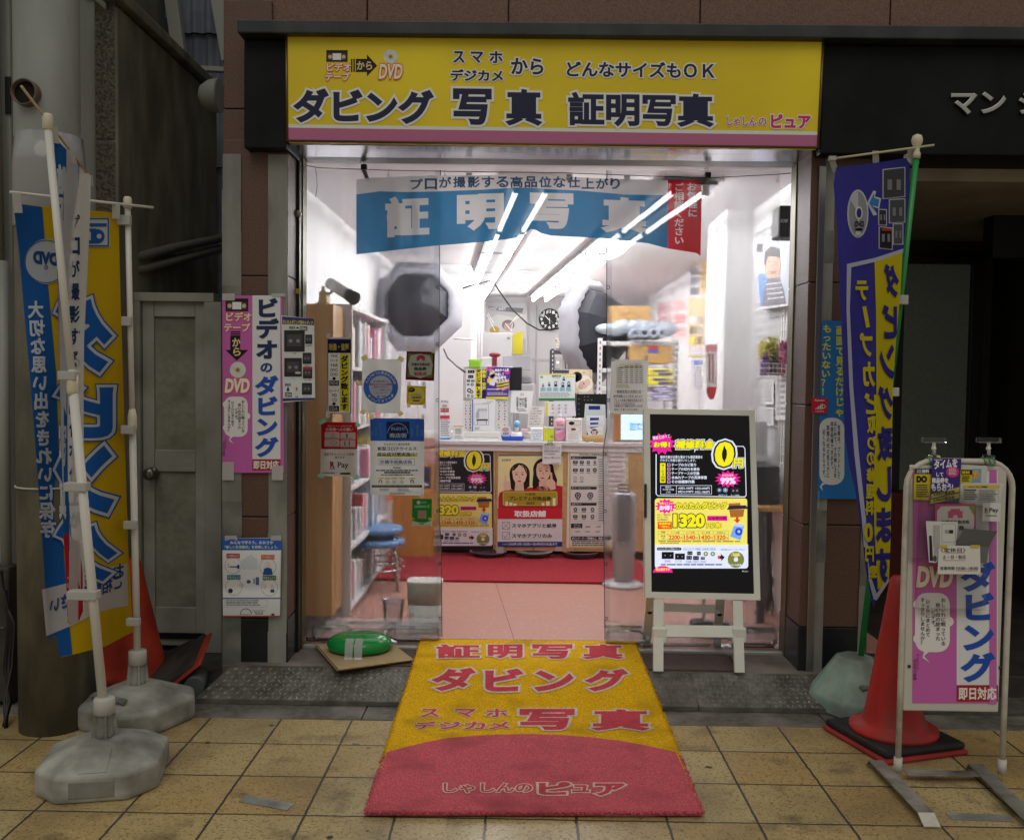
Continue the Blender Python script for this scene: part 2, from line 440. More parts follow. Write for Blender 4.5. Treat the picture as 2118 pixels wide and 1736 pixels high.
g = MB(); g.box((-8, 4.136, -.3), (8, 9, -.002), conc); tag(g.build('side_ground'), kind='structure')
g = MB()
step = N('step_tile', '#574f4b', '#6b625d', 25, .6, .0005, c3='#807872', scale3=3)
g.box((-1.39, 4.352, -.02), (1.80, 4.66, .108), step, .004)
tag(g.build('entrance_step'), kind='structure')
floorm = N('pink_floor', '#b9877b', '#c29285', 55, .36, 0, c3='#cca399', scale3=40, rvar=.06, lo3=.6, hi3=.72)
g = MB(); g.box((-1.44, 4.745, -.05), (1.9, 13.3, .11), floorm); g.box((-1.086, 4.66, -.05), (1.326, 4.745, .11), floorm)
a, b = G(1025, 1204, .1115), G(1066, 1330, .1115)
g.quad([a - Vector((.002, 0, 0)), a + Vector((.002, 0, 0)), b + Vector((.002, 0, 0)), b - Vector((.002, 0, 0))], '#8a6058')
tag(g.build('shop_floor'), kind='structure')

# ---- the building
bld = thing('shop_building', 'brown stone clad building with black fascia, open shop front and dark side entrance', 'building', (0, 4.4, 0))
brown = N('brown_stone', '#5e4336', '#7c5c4b', 170, .6, .0006, c3='#3d2d27', scale3=260, lo3=.6, hi3=.68)
brownd = N('brown_stone_dark', '#503a30', '#6b4f42', 170, .5, .0006, c3='#33261f', scale3=260, lo3=.6, hi3=.68)
blackm = N('black_fascia', '#0d1012', '#121518', 6, .5, 0, c3='#181c1e', scale3=3, rvar=.08)
blackm.node_tree.nodes['Principled BSDF'].inputs['Specular IOR Level'].default_value = .15
blackg = N('black_stone', '#14171a', '#1b1f22', 8, .3)
g = MB()
xs = [P(u, 40, 4.5).x for u in (490, 763, 1052, 1444, 1833)]
xs = [xs[0]] + xs[1:] + [3.3]
for xa, xb in zip(xs, xs[1:]):
    for k in range(3): g.box((xa + .003, 4.45, 3.0 + k * .62), (xb - .003, 4.62, 3.617 + k * .62), brown, .004)
g.box((xs[0] + .01, 4.47, 2.95), (3.3, 4.75, 4.9), '#2a211d')
g.build('upper_wall', bld)
FX0, FX1 = -1.28, 3.3
g = MB(); g.box((FX0, 4.33, 2.50), (-1.085, 4.62, 2.985), blackm, .006); g.box((1.335, 4.33, 2.50), (FX1, 4.62, 2.985), blackm, .006)
g.box((-1.085, 4.361, 2.541), (1.335, 4.62, 2.985), blackm); g.build('fascia', bld)
g = MB(); g.box((FX0 - .01, 4.26, 2.99), (FX1, 4.62, 3.05), N('fascia_cap', '#1c2123', '#262c2e', 10, .5, 0, c3='#343a3b', scale3=5), .006); g.build('fascia_cap', bld)
# silver raised letters
t_ = Art(onY(4.322), step=.006, mk=lambda h: M(h, .3, .9))
t_.text('マン', 1966, 190, 2080, 238, '#b9bab6', .035, l=1); t_.text('ション', 2105, 190, 2275, 238, '#b9bab6', .035, l=1)
lm = t_.build('lettering', bld); lm.modifiers.new('s', 'SOLIDIFY').thickness = .012
# soffit above the doorway, brushed metal
steel = N('brushed_steel', '#a4a4ac', '#c6c6d0', 3, .2, 0, 1, stretch=(.5, 40, 1), rvar=.06)
g = MB(); g.box((-1.08, 4.362, 2.524), (1.33, 4.598, 2.54), steel, .002)
g.box((-1.08, 4.34, 2.528), (1.33, 4.36, 2.55), blackg, .003); g.build('soffit', bld)
framem = N('black_anodised', '#1c1e1d', '#272a28', 20, .35, 0, .5)
olive = M('#5b5636', .4, .6)
g = MB()
zt = 2.487
g.box((-1.135, 4.6, 2.528), (1.36, 4.74, 2.558), framem, .003)
g.box((-1.155, 4.58, .10), (-1.085, 4.74, 2.527), framem, .004)
g.box((-1.087, 4.63, .11), (-1.079, 4.70, 2.527), olive, .001)
g.box((1.325, 4.58, .10), (1.385, 4.74, 2.527), framem, .004)
g.box((1.316, 4.63, .11), (1.327, 4.70, 2.527), olive, .001)
g.build('door_frame', bld)
g = MB(); g.box((-1.08, 4.655, .105), (1.32, 4.69, .122), M('#c9c9c6', .35, .7), .002); g.build('threshold_rail', bld)
# pillars
tape = N('grey_tape', '#6d6e69', '#83847e', 9, .45, .0006, c3='#989992', scale3=5, stretch=(1, 1, .35))
taped = N('darker_tape', '#5b5c57', '#6c6d68', 9, .5, .0006, c3='#84857e', scale3=6)
def pillar(x0, x1, Yf, depth, seams, tapes, name):
    g = MB(); z0 = .10
    for za, zb in zip(seams, seams[1:]): g.box((x0, Yf, za + .003), (x1, Yf + depth, zb - .003), brownd, .004)
    g.box((x0 + .006, Yf + .006, .3), (x1 - .006, Yf + depth - .006, 2.5), '#1a1512')
    g.box((x0 - .004, Yf - .004, z0), (x1 + .004, Yf + depth, seams[0]), blackg, .004)
    o = g.build(name, bld)
    for (ta, tb, zlo, zhi) in tapes:
        g = MB(); z = zlo
        while z < zhi - .05:
            h = min(random.uniform(.12, .42), zhi - z); g.box((ta + random.uniform(-.003, .003), Yf - .006 - random.uniform(0, .002), z - .006), (tb + random.uniform(-.003, .003), Yf - .0045, z + h), random.choice([tape, tape, taped]), 0); z += h
        g.build('tape_strip', o)
sx = [P(u, 900, 4.41).x for u in (461, 500, 555, 594)]
pillar(sx[0], sx[3], 4.412, .33, [.315, .80, 1.36, 1.93, 2.56], [(sx[0], sx[1], .1, 2.49), (sx[2], sx[3], .1, 2.49)], 'pillar')
g = MB(); g.box((FX0 - .125, 4.43, 2.502), (FX0 + .19, 4.74, 2.70), brownd, .004); g.box((FX0 - .125, 4.43, 2.705), (FX0 + .1, 4.74, 3.2), brownd, .004)
g.box((FX0 - .055, 4.43, 3.204), (FX0 + .05, 4.74, 4.9), brownd, .004); g.build('corner_cladding', bld)
rx = [P(u, 900, 4.41).x for u in (1664, 1692, 1713, 1790)]
pillar(rx[0], rx[3] + .03, 4.412, .33, [.315, .80, 1.36, 1.93, 2.56], [(rx[1], rx[2], .1, 2.5), (rx[3] - .01, rx[3] + .03, .1, 1.2)], 'pillar')
g = MB(); g.box((P(1679, 900, 4.4).x, 4.39, .1), (rx[1], 4.41, 2.46), N('steel_strip', '#8c8c88', '#b0b0aa', 4, .3, 0, .9, stretch=(1, 1, .3)), .002); g.build('corner_strip', bld)
# interior shell
wallm = N('white_wall', '#dedee0', '#e6e6e8', 3, .7)
g = MB()
g.box((-1.45, 4.75, .1), (-1.32, 9.5, 2.7), wallm); g.box((-1.45, 9.5, .1), (-.52, 13.3, 2.7), wallm)
g.box((1.52, 4.75, .1), (1.62, 6.3, 2.7), wallm); g.box((1.74, 6.2, .1), (1.9, 13.3, 2.7), wallm)
g.box((-1.5, 13.25, .1), (2.0, 13.4, 2.7), M('#c3c3c6', .6))
g.box((-1.45, 4.745, .1), (-1.156, 4.76, 2.534), wallm); g.box((1.386, 4.745, .1), (1.62, 4.76, 2.534), wallm)
g.build('interior_wall', bld)
g = MB()
for u in (974, 1060, 1109, 1165): 
    x = P(u, 700, 13.24).x; g.box((x - .008, 13.235, .2), (x + .008, 13.25, 2.5), '#a9a9ad')
g.box((-.52, 13.232, 1.72), (1.4, 13.249, 1.75), '#b4b4b8'); g.build('panel_seams', bld)
g = MB(); cx0, cx1 = P(1498, 700, 6.3).x, 1.745
g.box((cx0, 6.3, .11), (cx1, 6.95, 2.62), wallm, .006); g.build('column', bld)
g = MB(); g.box((-1.5, 4.74, 2.60), (2.0, 13.4, 2.7), M('#dcdce0', .7)); g.box((-1.4, 4.741, 2.535), (1.6, 4.79, 2.60), '#cfcfd2'); g.build('ceiling', bld)
# side entrance
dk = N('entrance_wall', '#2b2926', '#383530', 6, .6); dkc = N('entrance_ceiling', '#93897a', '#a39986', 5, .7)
g = MB(); ex = rx[3] + .03
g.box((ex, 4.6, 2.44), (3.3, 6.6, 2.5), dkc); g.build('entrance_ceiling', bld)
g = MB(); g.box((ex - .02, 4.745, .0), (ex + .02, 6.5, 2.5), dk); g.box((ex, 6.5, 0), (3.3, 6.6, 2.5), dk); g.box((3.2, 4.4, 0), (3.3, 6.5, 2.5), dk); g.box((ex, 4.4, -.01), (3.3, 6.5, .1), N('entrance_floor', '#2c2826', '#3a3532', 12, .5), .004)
g.build('entrance_wall', bld)
g = MB(); x0, x1, z0, z1 = bxy(2040, 340, 2118, 470, 5.6)
g.box((x0, 5.5, 2.2), (3.2, 5.62, 2.44), M('#191817', .6)); g.build('entrance_beam', bld)
g = MB(); x0, x1, z0, z1 = bxy(1862, 545, 2000, 1330, 6.4)
for r in ((x0 - .06, x0, z0, z1 + .06), (x1, x1 + .08, z0, z1 + .06), (x0, x1, z1, z1 + .06)): g.box((r[0], 6.40, r[2]), (r[1], 6.49, r[3]), M('#22211f', .4), .004)
ed = g.build('entrance_door', bld)
frost = N('frosted_glass', '#6c6e66', '#7a7c73', 60, .35, .001); _b = frost.node_tree.nodes['Principled BSDF']; _b.inputs['Emission Color'].default_value = lin('#8c9c8c'); _b.inputs['Emission Strength'].default_value = .02  # faint glow put into the glass for light behind the door
g = MB(); g.box((x0, 6.44, z0), (x1, 6.455, z1), frost); g.build('pane', ed)
g = MB(); a0, a1, c0, c1 = bxy(1862, 590, 1892, 900, 5.9)
for k in range(3): g.box((ex + .021, 5.6, c0 + (c1 - c0) * k / 3), (ex + .05, 6.1, c0 + (c1 - c0) * (k + .92) / 3), M('#9aa09a', .45), .006)
g.build('mail_box_panel', bld)
g = MB(); g.box((ex + .3, 6.2, .1), (3.1, 6.39, .75), M('#5a2018', .7), .02); g.build('entrance_bench', bld)

# ---- the shop sign
sg = thing('shop_sign', 'long yellow shop sign with navy lettering above the open shop front', 'sign', (0.12, 4.3, 2.525))
Q = [(592, 73), (1703, 84), (1692, 305), (594, 291)]
A = Art(onY(4.302)).base(Q, N('sign_yellow', '#e6cc04', '#f0d808', 2.2, .45, 0, c3='#dcc20a', scale3=1.2), .05)
A.poly([(593.5, 257), (1694, 272), (1692, 305), (594, 291)], '#dfe4df', 1); A.poly([(594, 264), (1693.5, 279.5), (1692, 305), (594, 291)], '#b86a92', 2)
NV, HW = '#1d2145', '#e4e8e6'
def st(t, a, b, c, d, bo, hw=.075, sl=.0135, col=NV, l=5, h=HW): A.text(t, a, b, c, d, col, bo, (h, hw), l, slope=sl)
st('ダビング', 606, 182, 898, 254, .045, .06); st('写', 937, 183, 1017, 258, .04, .06); st('真', 1045, 184, 1122, 260, .036, .06); st('証明写真', 1175, 190, 1477, 261, .036, .06)
st('ス', 937, 106, 961, 131, .035); st('マ', 974, 107, 1000, 131, .035); st('ホ', 1012, 106, 1040, 131, .035); st('デジカメ', 932, 143, 1041, 168, .035)
st('から', 1057, 120, 1124, 154, .03); st('どんなサイズも', 1172, 126, 1408, 159, .03); st('ＯＫ', 1414, 132, 1478, 161, .03)
st('しゃしん', 1504, 241, 1564, 261, .02, .075, col='#cf4d7c'); st('の', 1569, 244, 1585, 259, .02, .075, col='#cf4d7c'); st('ピュア', 1594, 236, 1677, 266, .045, .07, col='#cf2f6b')
def vhs(A, a, b, c, d, l=2):
    A.rect(a, b, c, d, '#1c1512', l); w, h = c - a, d - b
    A.rect(a + .06 * w, b + .28 * h, c - .06 * w, d - .12 * h, '#5e3a26', l + 1); A.ell(a + .18 * w, (b + d) / 2 + .08 * h, .17 * h, '#c9b8a2', l + 2); A.ell(c - .18 * w, (b + d) / 2 + .08 * h, .17 * h, '#c9b8a2', l + 2)
    A.rect(a + .3 * w, b + .28 * h, c - .3 * w, d - .15 * h, '#e8ecec', l + 2)
def disc(A, x, y, r, l=2, ry=None):
    ry = ry or r; A.ell(x, y, r, '#d8dcd6', l, ry)
    for k, c in enumerate(('#bfe0d2', '#e6d6c4', '#cfcfe6', '#d5e6c9')): A.poly([(x, y), (x + r * .96 * math.cos(k * 1.57 + .3), y + ry * .96 * math.sin(k * 1.57 + .3)), (x + r * .96 * math.cos(k * 1.57 + .8), y + ry * .96 * math.sin(k * 1.57 + .8))], c, l + 1)
    A.ell(x, y, r * .32, '#c9a070', l + 2, ry * .32); A.ell(x, y, r * .14, '#6e5a44', l + 3, ry * .14)
vhs(A, 675, 104, 719, 128)
OR = '#d9622c'
A.text('ビデオ', 676, 130, 726, 148, '#f0e2da', .03, (OR, .06), 5); A.text('テープ', 673, 150, 724, 168, '#f0e2da', .03, (OR, .06), 5)
A.rect(726, 122, 729, 149, '#1c140c', 2).rect(731, 122, 734, 149, '#1c140c', 2).poly([(736, 122), (759, 122), (759, 113), (780, 136), (759, 158), (759, 149), (736, 149)], '#1c140c', 2)
A.text('から', 738, 127, 770, 145, '#e2c890', .03, None, 4); disc(A, 808, 117.5, 15); A.text('DVD', 783, 133, 831, 164, '#f2e8e0', .03, (OR, .05), 8, skew=.12)
A.build('sign_face', sg)
g = MB(); fm = M('#6a5a40', .4, .6)
def edge(p, q, wd=.012):
    g.bar(P(*p, 4.3), P(*q, 4.3), wd / 2, fm, seg=6)
for p, q in zip(Q, Q[1:] + Q[:1]): edge(p, q)
g.build('sign_frame', sg)
# ================================================================ LEFT SIDE OF THE STREET
conc1 = N('aged_concrete', '#79756a', '#9b9686', 7, .85, .002, c3='#5c584c', scale3=2.2, stretch=(1, 1, .35))
pale = N('painted_steel', '#8e928f', '#9ea29e', 3, .55, 0, c3='#777a74', scale3=2.5, stretch=(1, 1, .3))
polec = N('pole_concrete', '#5b564a', '#79735f', 9, .8, .002, c3='#3f3a30', scale3=4, stretch=(1, 1, .4))
pb = G(113, 1525, 0); PYc = pb.y + .135; PXc = P(108, 1000, PYc).x
pole = thing('utility_pole', 'thick grey utility pole with white painted upper part and clear wrap', 'pole', (PXc, PYc, 0))
g = MB(); g.lathe((PXc, PYc, 0), [(.134, 0), (.133, 1.2), (.130, 2.3)], polec, 32); g.build('shaft', pole)
g = MB(); g.lathe((P(97, 150, PYc).x, PYc, 0), [(.122, 2.31), (.124, 2.33), (.122, 4.6)], pale, 32); ps = g.build('upper_sleeve', pole)
g = MB(); g.lathe((PXc, PYc, 0), [(.133, 2.05), (.136, 2.06), (.1365, 2.29), (.128, 2.42)], clear('pole_wrap', .2, 1.1, .2, 1.0, '#e6e8e4', .004, .35), 32); g.build('clear_wrap', pole)
g = MB(); c = P(64, 198, PYc - .10); c.y = PYc - math.sqrt(max(.001, .123 ** 2 - (c.x - P(97, 150, PYc).x) ** 2)) - .004; g.lathe(c, [(.05, .06), (.052, .0), (.052, -.03), (.046, -.034), (.044, .0), (.044, .01)], N('rusty_rim', '#4c3a30', '#6f625a', 20, .7), 24, axis='Y'); g.lathe(c, [(.0445, -.012), (.02, -.011), (.001, -.010)], M('#120a07', .9), 20, axis='Y'); g.build('vent_hole', pole)  # black disc put in for the dark inside of the hole
for zz in (.7, .72): pass
g = MB(); g.tube([(PXc + 0.137 * math.cos(t / 16 * 2 * math.pi), PYc + 0.137 * math.sin(t / 16 * 2 * math.pi), 1.005) for t in range(17)], .004, '#b9b9ae', 6); g.build('tie_wire', pole)
dp = thing('drain_pipe', 'pale vertical drain pipe running up beside the utility pole', 'pipe', (P(180, 600, 4.2).x, 4.2, 0))
g = MB(); x = P(181, 500, 4.2).x; g.bar((x, 4.2, 0), (x, 4.2, 4.6), .036, pale, seg=16); g.build('pipe_tube', dp)
for z in (.9, 2.0, 3.1): MB().box((x - .045, 4.16, z), (x + .045, 4.30, z + .03), pale, .003).build('bracket', dp)
# far left white cabinet strip and the pipe on it
lw = thing('white_steel_casing', 'tall white steel casing at the left edge with a thin pipe', 'casing', (-2.35, 4.1, 0))
g = MB(); x1 = P(26, 600, 4.15).x; g.box((x1 - .9, 4.15, .35), (x1, 4.4, 4.6), pale, .01); g.box((x1 - .9, 4.2, 0), (x1 - .04, 4.4, .35), '#181714'); g.build('casing_panel', lw)
g = MB(); xp = P(10, 900, 4.1).x; g.bar((xp, 4.1, .55), (xp, 4.1, 1.95), .022, pale, seg=12); g.bar((xp - .02, 4.1, 1.95), (xp - .05, 4.1, 4.6), .026, pale, seg=12); g.build('casing_pipe', lw)
g = MB(); a = P(17, 188, 4.148); g.box((a.x - .012, 4.143, a.z - .1), (a.x + .012, 4.149, a.z + .06), '#141414'); g.build('slot', lw)
jk = thing('cable_bundle', 'black cables hanging down at the far left behind the pole', 'cable', (-2.1, 4.05, 0))
for q in range(3):
    g = MB(); g.tube([P(2 + 9 * q, 1180 + 40 * q, 4.0), P(18 + 5 * q, 1290, 4.0), P(10 + 8 * q, 1380, 3.97), P(22 - 6 * q, 1450, 3.9), P(8 + 3 * q, 1500 + 15 * q, 3.8)], .008, '#161616'); g.build('cable', jk)
fb = tag(MB().box((P(2, 1400, 4.08).x - .3, 4.05, .02), (P(28, 1400, 4.08).x, 4.14, .62), N('grimy_box', '#2a2723', '#3d3a34', 12, .7), .01).box((P(2, 1400, 4.08).x - .28, 4.045, .35), (P(28, 1400, 4.08).x - .02, 4.052, .36), '#55524a').build('meter_box'), 'dark grimy box low behind the utility pole at far left', 'box')
# neighbour building: pebble-dash pillar with receding wall
nb = thing('neighbour_building', 'grey concrete neighbour house with pebble dash pillar and receding side wall', 'building', (-2.4, 4.9, 0))
peb = N('pebble_dash', '#4a463e', '#7a7466', 65, .95, .01)
xw = P(242, 60, 4.72).x
g = MB(); g.box((xw - 1.4, 4.72, 0), (xw - .012, 4.95, 2.62), peb, .01); g.box((xw - 1.4, 4.72, 2.625), (xw - .012, 4.95, 3.32), peb, .01); g.build('pillar', nb)
g = MB(); g.box((xw - .3, 4.725, 0), (xw, 6.25, 3.28), conc1, .01); g.build('wall', nb)
g = MB(); g.box((xw - 1.4, 4.66, 3.30), (xw + .03, 6.27, 3.36), conc1, .008); g.build('wall_coping', nb)
g = MB(); g.box((xw - 1.2, 5.5, 3.36), (xw - .43, 6.4, 5.2), conc1); g.build('upper_storey', nb)
# alley: corrugated wall, steel members, conduit
al = thing('corrugated_wall', 'blue grey corrugated wall with slanting steel frame behind the narrow alley', 'wall', (-1.6, 6.5, 0))
cm = N('corrugated_sheet', '#6a7080', '#7c8494', 5, .6, 0, c3='#565a62', scale3=2)
g = MB(); n = 60
for k in range(n):
    xa, xb = -2.9 + 1.43 * k / n, -2.9 + 1.43 * (k + 1) / n; ya, yb = 6.6 + .012 * math.sin(k * 1.6), 6.6 + .012 * math.sin((k + 1) * 1.6)
    for z0, z1, dy in ((0, 2.9, 0), (2.9, 3.8, .03), (3.8, 5.6, .06)): g.quad([(xa, ya - dy, z0), (xb, yb - dy, z0), (xb, yb - dy, z1), (xa, ya - dy, z1)], cm)
g.build('sheet', al)
stl = M('#a2a49c', .6)
g = MB(); W = Vector((.085, 0, 0))
g.flat(P(352, -30, 6.4), P(388, 230, 6.4), W, stl, .06); g.flat(P(446, -30, 6.4), P(474, 128, 6.4), W, stl, .06)
g.flat(P(380, 141, 6.42), P(470, 145, 6.42), Vector((0, 0, .03)), stl, .05); g.build('steel_frame', al)
g = MB(); g.flat(P(352, 40, 6.5), P(360, 270, 6.5), Vector((.06, 0, 0)), M('#3d424a', .6), .05); g.build('gutter', al)
g = MB(); g.box((-1.48, 4.75, 0), (-1.453, 6.7, 5.4), conc1); g.box((-2.5, 6.7, 0), (-1.453, 6.8, 6), M('#0e0e0d', .9)); g.build('side_wall', al)  # black back box is added, closing the sky gap behind the sheet
vc = tag(MB().lathe(P(447, 198, 4.66), [(.005, .09), (.05, .07), (.075, .03), (.08, 0), (.08, -.02)], pale, 20, axis='X').build('vent_cap'), 'round pale vent cap sticking out from the corner of the brown building', 'vent cap')
vc.data.transform(Matrix.Translation(P(447, 198, 4.66)) @ Matrix.Scale(-1, 4, (1, 0, 0)) @ Matrix.Translation(-P(447, 198, 4.66)))
cp = thing('conduit_pipes', 'two grey conduits running back into the dark alley above the metal door', 'pipe', (-1.9, 5.2, 2))
for v0, v1 in ((532, 490), (560, 510)):
    g = MB(); g.tube([P(250, v0, 4.9), P(290, v0 - 2, 5.0), P(360, v0 - 20, 5.4), P(470, v1, 6.2)], .026, M('#7a776e', .6), 10); g.build('pipe_tube', cp)
# alley door
dr = thing('metal_door', 'weathered grey aluminium door in the narrow alley beside the shop', 'door', (-1.78, 4.93, 0))
alu = N('dull_aluminium', '#a9aaa2', '#b6b7ae', 8, .5, 0, 0, c3='#8f8d80', scale3=4); pan = N('door_panel', '#8f8f80', '#9c9c8c', 30, .6, .0006, c3='#76756a', scale3=5)
x0, x1, z0, z1 = bxy(283, 606, 446, 1342, 4.93); z0 = .0
g = MB(); g.box((x0 - .02, 4.9, z1 - .045), (x1, 5.0, z1), alu, .003); g.box((x0 - .03, 4.9, 0), (x0 + .03, 5.0, z1 - .046), alu, .003); g.box((x1 - .05, 4.9, 0), (x1 + .04, 5.0, z1 - .046), alu, .003); g.build('frame', dr)
lx0, lx1 = x0 + .035, x1 - .055
def dz(v): return P(370, v, 4.93).z
g = MB()
for a, b in ((dz(655), dz(622)), (dz(975), dz(930)), (.03, dz(1325 - 70))): g.box((lx0 + .061, 4.926, a), (lx1 - .051, 4.96, b), alu, .004)
g.box((lx0, 4.925, .03), (lx0 + .06, 4.96, dz(622)), alu, .003); g.box((lx1 - .05, 4.925, .03), (lx1, 4.96, dz(622)), alu, .003)
lf = g.build('door_leaf', dr)
g = MB(); g.box((lx0 + .05, 4.94, .2), (lx1 - .04, 4.95, dz(640)), pan); g.build('panel', lf)
g = MB(); c = P(316, 978, 4.925); g.lathe(c, [(.034, 0), (.033, -.008), (.016, -.012), (.014, -.03), (.03, -.042), (.031, -.058), (.02, -.066), (.004, -.067)], M('#8e8c84', .3, .9), 20, axis='Y'); g.build('knob', lf)
g = MB(); g.box((x0, 4.915, dz(1318)), (x1 - .06, 4.93, dz(1307)), '#0c0c0c'); g.build('vent_slot', lf)

# ================================================================ INTERIOR ROOM
LAMP = 35
def lamps(u1, v1, u2, v2, label, n=5):
    a, b = G(u1, v1, 2.52), G(u2, v2, 2.52); d = b - a; a = a - d * ((a.y - 5.3) / d.y); d = (b - a) / n; side = Vector((d.y, -d.x, 0)).normalized()
    for i in range(n):
        p, q = a + d * i, a + d * (i + .97)
        t = thing('ceiling_light', f'{label}, {["nearest", "second", "third", "fourth", "farthest"][i]} of its run', 'ceiling light', (p + q) / 2, 'twin tube lamps on the shop ceiling')
        dn = d.normalized(); s = side * .085
        g = MB(); g.flat(p + Vector((0, 0, .05)), q + Vector((0, 0, .05)), side * .30, M('#4e4e52', .5), .02); g.build('housing', t)
        for off in (-1, 1):
            g = MB(); g.bar(p + s * off + dn * .03, q + s * off - dn * .03, .016, M('#fffdfa', .4, emit=LAMP), seg=10); g.build('lamp_tube', t)
            for e, dd in ((p, .014), (q, -.014)): MB().box(e + s * off + dn * dd - Vector((.02, .014, .02)), e + s * off + dn * dd + Vector((.02, .014, .04)), '#d0d0d2', .003).build('lamp_holder', t)
lamps(1046, 500, 985, 621, 'twin fluorescent tubes left of the ceiling sensor')
lamps(1283, 500, 1115, 621, 'twin fluorescent tubes right of the ceiling sensor')
dt = thing('smoke_detector', 'white round smoke detector on the shop ceiling between the lamps', 'detector', G(1081, 572, 2.58))
c = G(1081, 574, 2.58); g = MB(); g.lathe(c, [(.075, 0), (.075, -.02), (.05, -.045), (.03, -.06), (.02, -.062)], '#e2e2e2', 24); g.build('housing', dt)
c = G(1088, 562, 2.58); tag(MB().lathe(c, [(.1, 0), (.1, -.008), (.06, -.014), (.01, -.015)], '#d6d6d8', 24).build('ceiling_disc'), 'flat white ceiling disc just in front of the smoke detector', 'ceiling fitting')
# clock
ck = thing('wall_clock', 'round black wall clock with white numerals on the back wall', 'clock', P(1136.5, 660, 13.2))
c = P(1136.5, 660, 13.22); r = 22 / FPX * 13.2
g = MB(); g.lathe(c, [(r * .95, 0), (r, -.01), (r, -.035), (r * .93, -.04), (.01, -.036)], '#121214', 40, axis='Y'); g.build('case', ck)
A = Art(onY(13.17), step=.002); A.ell(1136.5, 660, 20.5, '#17171a', 0)
for k in range(1, 13):
    a = math.radians(k * 30); x, y = 1136.5 + 16.5 * math.sin(a), 660 - 16.5 * math.cos(a); wd = 2.6 if k < 10 else 3.8; A.text(str(k), x - wd, y - 3.1, x + wd, y + 3.1, '#f2f2f2', .03, l=1)
A.build('dial', ck)
A = Art(onY(13.16)); A.line((1136.5, 662), (1128, 653), 1.6, '#f4f4f4', 1); A.build('hour_hand', ck)
A = Art(onY(13.155)); A.line((1136.5, 657), (1137.2, 670), 1.2, '#f4f4f4', 1).line((1136.5, 660), (1145, 669), .5, '#9a9a9a', 1); A.build('minute_hand', ck)
# framed baby poster
pf = thing('framed_poster', 'large framed poster with silver band lettering on the back wall', 'poster', P(1047, 730, 13.2))
A = Art(onY(13.19), step=.002).brect(1004, 628, 1090.5, 734, '#c9c9cb', .03); A.rect(1006, 630, 1088.5, 732, '#b9babd', 1)
A.poly([(1010, 633), (1083, 637), (1080, 647), (1012, 641)], '#6c6d70', 2).text('SWEET BABY!', 1012, 634.5, 1046, 641.5, '#f2f2f2', .01, l=3)
A.poly([(1006, 660), (1030, 650), (1060, 656), (1088, 648), (1088, 700), (1006, 700)], '#cfcdcb', 2).ell(1051, 672, 13, '#7d6f70', 3, 11).ell(1051, 676, 9, '#b89c98', 4, 8)
A.ell(1023, 682, 10, '#b99a4c', 3, 8).poly([(1060, 692), (1081, 684), (1081, 732), (1060, 732)], '#e2d534', 3)
for p in (((1007, 650), (1024, 684)), ((1009, 647), (1021, 668)), ((1073, 649), (1055, 670)), ((1079, 651), (1062, 662)), ((1045, 668), (1058, 684)), ((1058, 684), (1060, 668))): A.line(*p, 1.6, '#fbfbfb', 5)
A.build('print', pf)
x0, x1, z0, z1 = bxy(974, 687, 1059, 790, 12.4)
cb = thing('grey_cabinet', 'pale grey cabinet standing in front of the framed poster', 'cabinet', ((x0 + x1) / 2, 12.4, .11))
g = MB(); g.box((x0, 12.4, .11), (x1, 12.9, z1), '#b6b6b9', .01); g.build('cabinet_body', cb); g = MB(); c = P(1052, 698, 12.4); g.lathe(c, [(.02, 0), (.02, -.02), (.003, -.021)], '#8c8c90', 14, axis='Y'); g.build('lock', cb)
# softboxes
def softbox(name, ctr, R, nrm, roll, label, depth=.35, rim=1.42):
    t = thing('softbox', label, 'softbox', ctr); q = Vector(nrm).to_track_quat('Z', 'Y'); n = 8
    def ring(r, d, seg=n, jit=0): return [Vector(ctr) + q @ Vector((r * math.cos(roll + k * 2 * math.pi / seg) * (1 + random.uniform(-jit, jit)), r * math.sin(roll + k * 2 * math.pi / seg) * (1 + random.uniform(-jit, jit)), d)) for k in range(seg)]
    blk = M('#20222e', .6)
    g = MB(); rs = [ring(R, .02), ring(R * .86, -depth * .4 * -1 if 0 else .14), ring(R * .5, .3), ring(.06, depth)]
    V = [[g.bm.verts.new(p) for p in r] for r in rs]
    for a, b in zip(V, V[1:]): g._fin([g.bm.faces.new((a[k], a[(k + 1) % n], b[(k + 1) % n], b[k])) for k in range(n)], blk)
    g._fin([g.bm.faces.new(V[-1])], blk); g.build('black_cover', t)
    wm = cloth('#bcbcc6', 0, .3)
    g = MB(); S = 48
    def oct_r(k): 
        a = (k / S * 2 * math.pi) % (2 * math.pi / n) - math.pi / n; return math.cos(math.pi / n) / math.cos(a)
    rr = []
    for f, d in ((.98, .05), (1.04, .07), (1.2, .02), (rim, -.06), (rim * .99, -.12), (.2, -.2)):
        rr.append([g.bm.verts.new(Vector(ctr) + q @ Vector((R * f * oct_r(k) * math.cos(roll + k * 2 * math.pi / S) * (1 + .012 * ((k % 2) * 2 - 1) * (f < 1.3)), R * f * oct_r(k) * math.sin(roll + k * 2 * math.pi / S), d + .02 * (k % 2)))) for k in range(S)])
    for a, b in zip(rr, rr[1:]): g._fin([g.bm.faces.new((a[k], a[(k + 1) % S], b[(k + 1) % S], b[k])) for k in range(S)], wm, True)
    g._fin([g.bm.faces.new(rr[-1])], wm); g.build('white_skirt', t)
    return t
c = P(862, 632, 8.6)
t = softbox('l', c, 71 / FPX * 8.6, (.08, -1, .1), math.pi / 8, 'black octagonal softbox with white skirt at left, seen face on')
g = MB(); g.bar(c + Vector((.0, .1, 0)), (c.x + .02, 8.75, .11), .014, '#c4c4c8'); g.build('stand_pole', t)
c = P(1222, 685, 8.7)
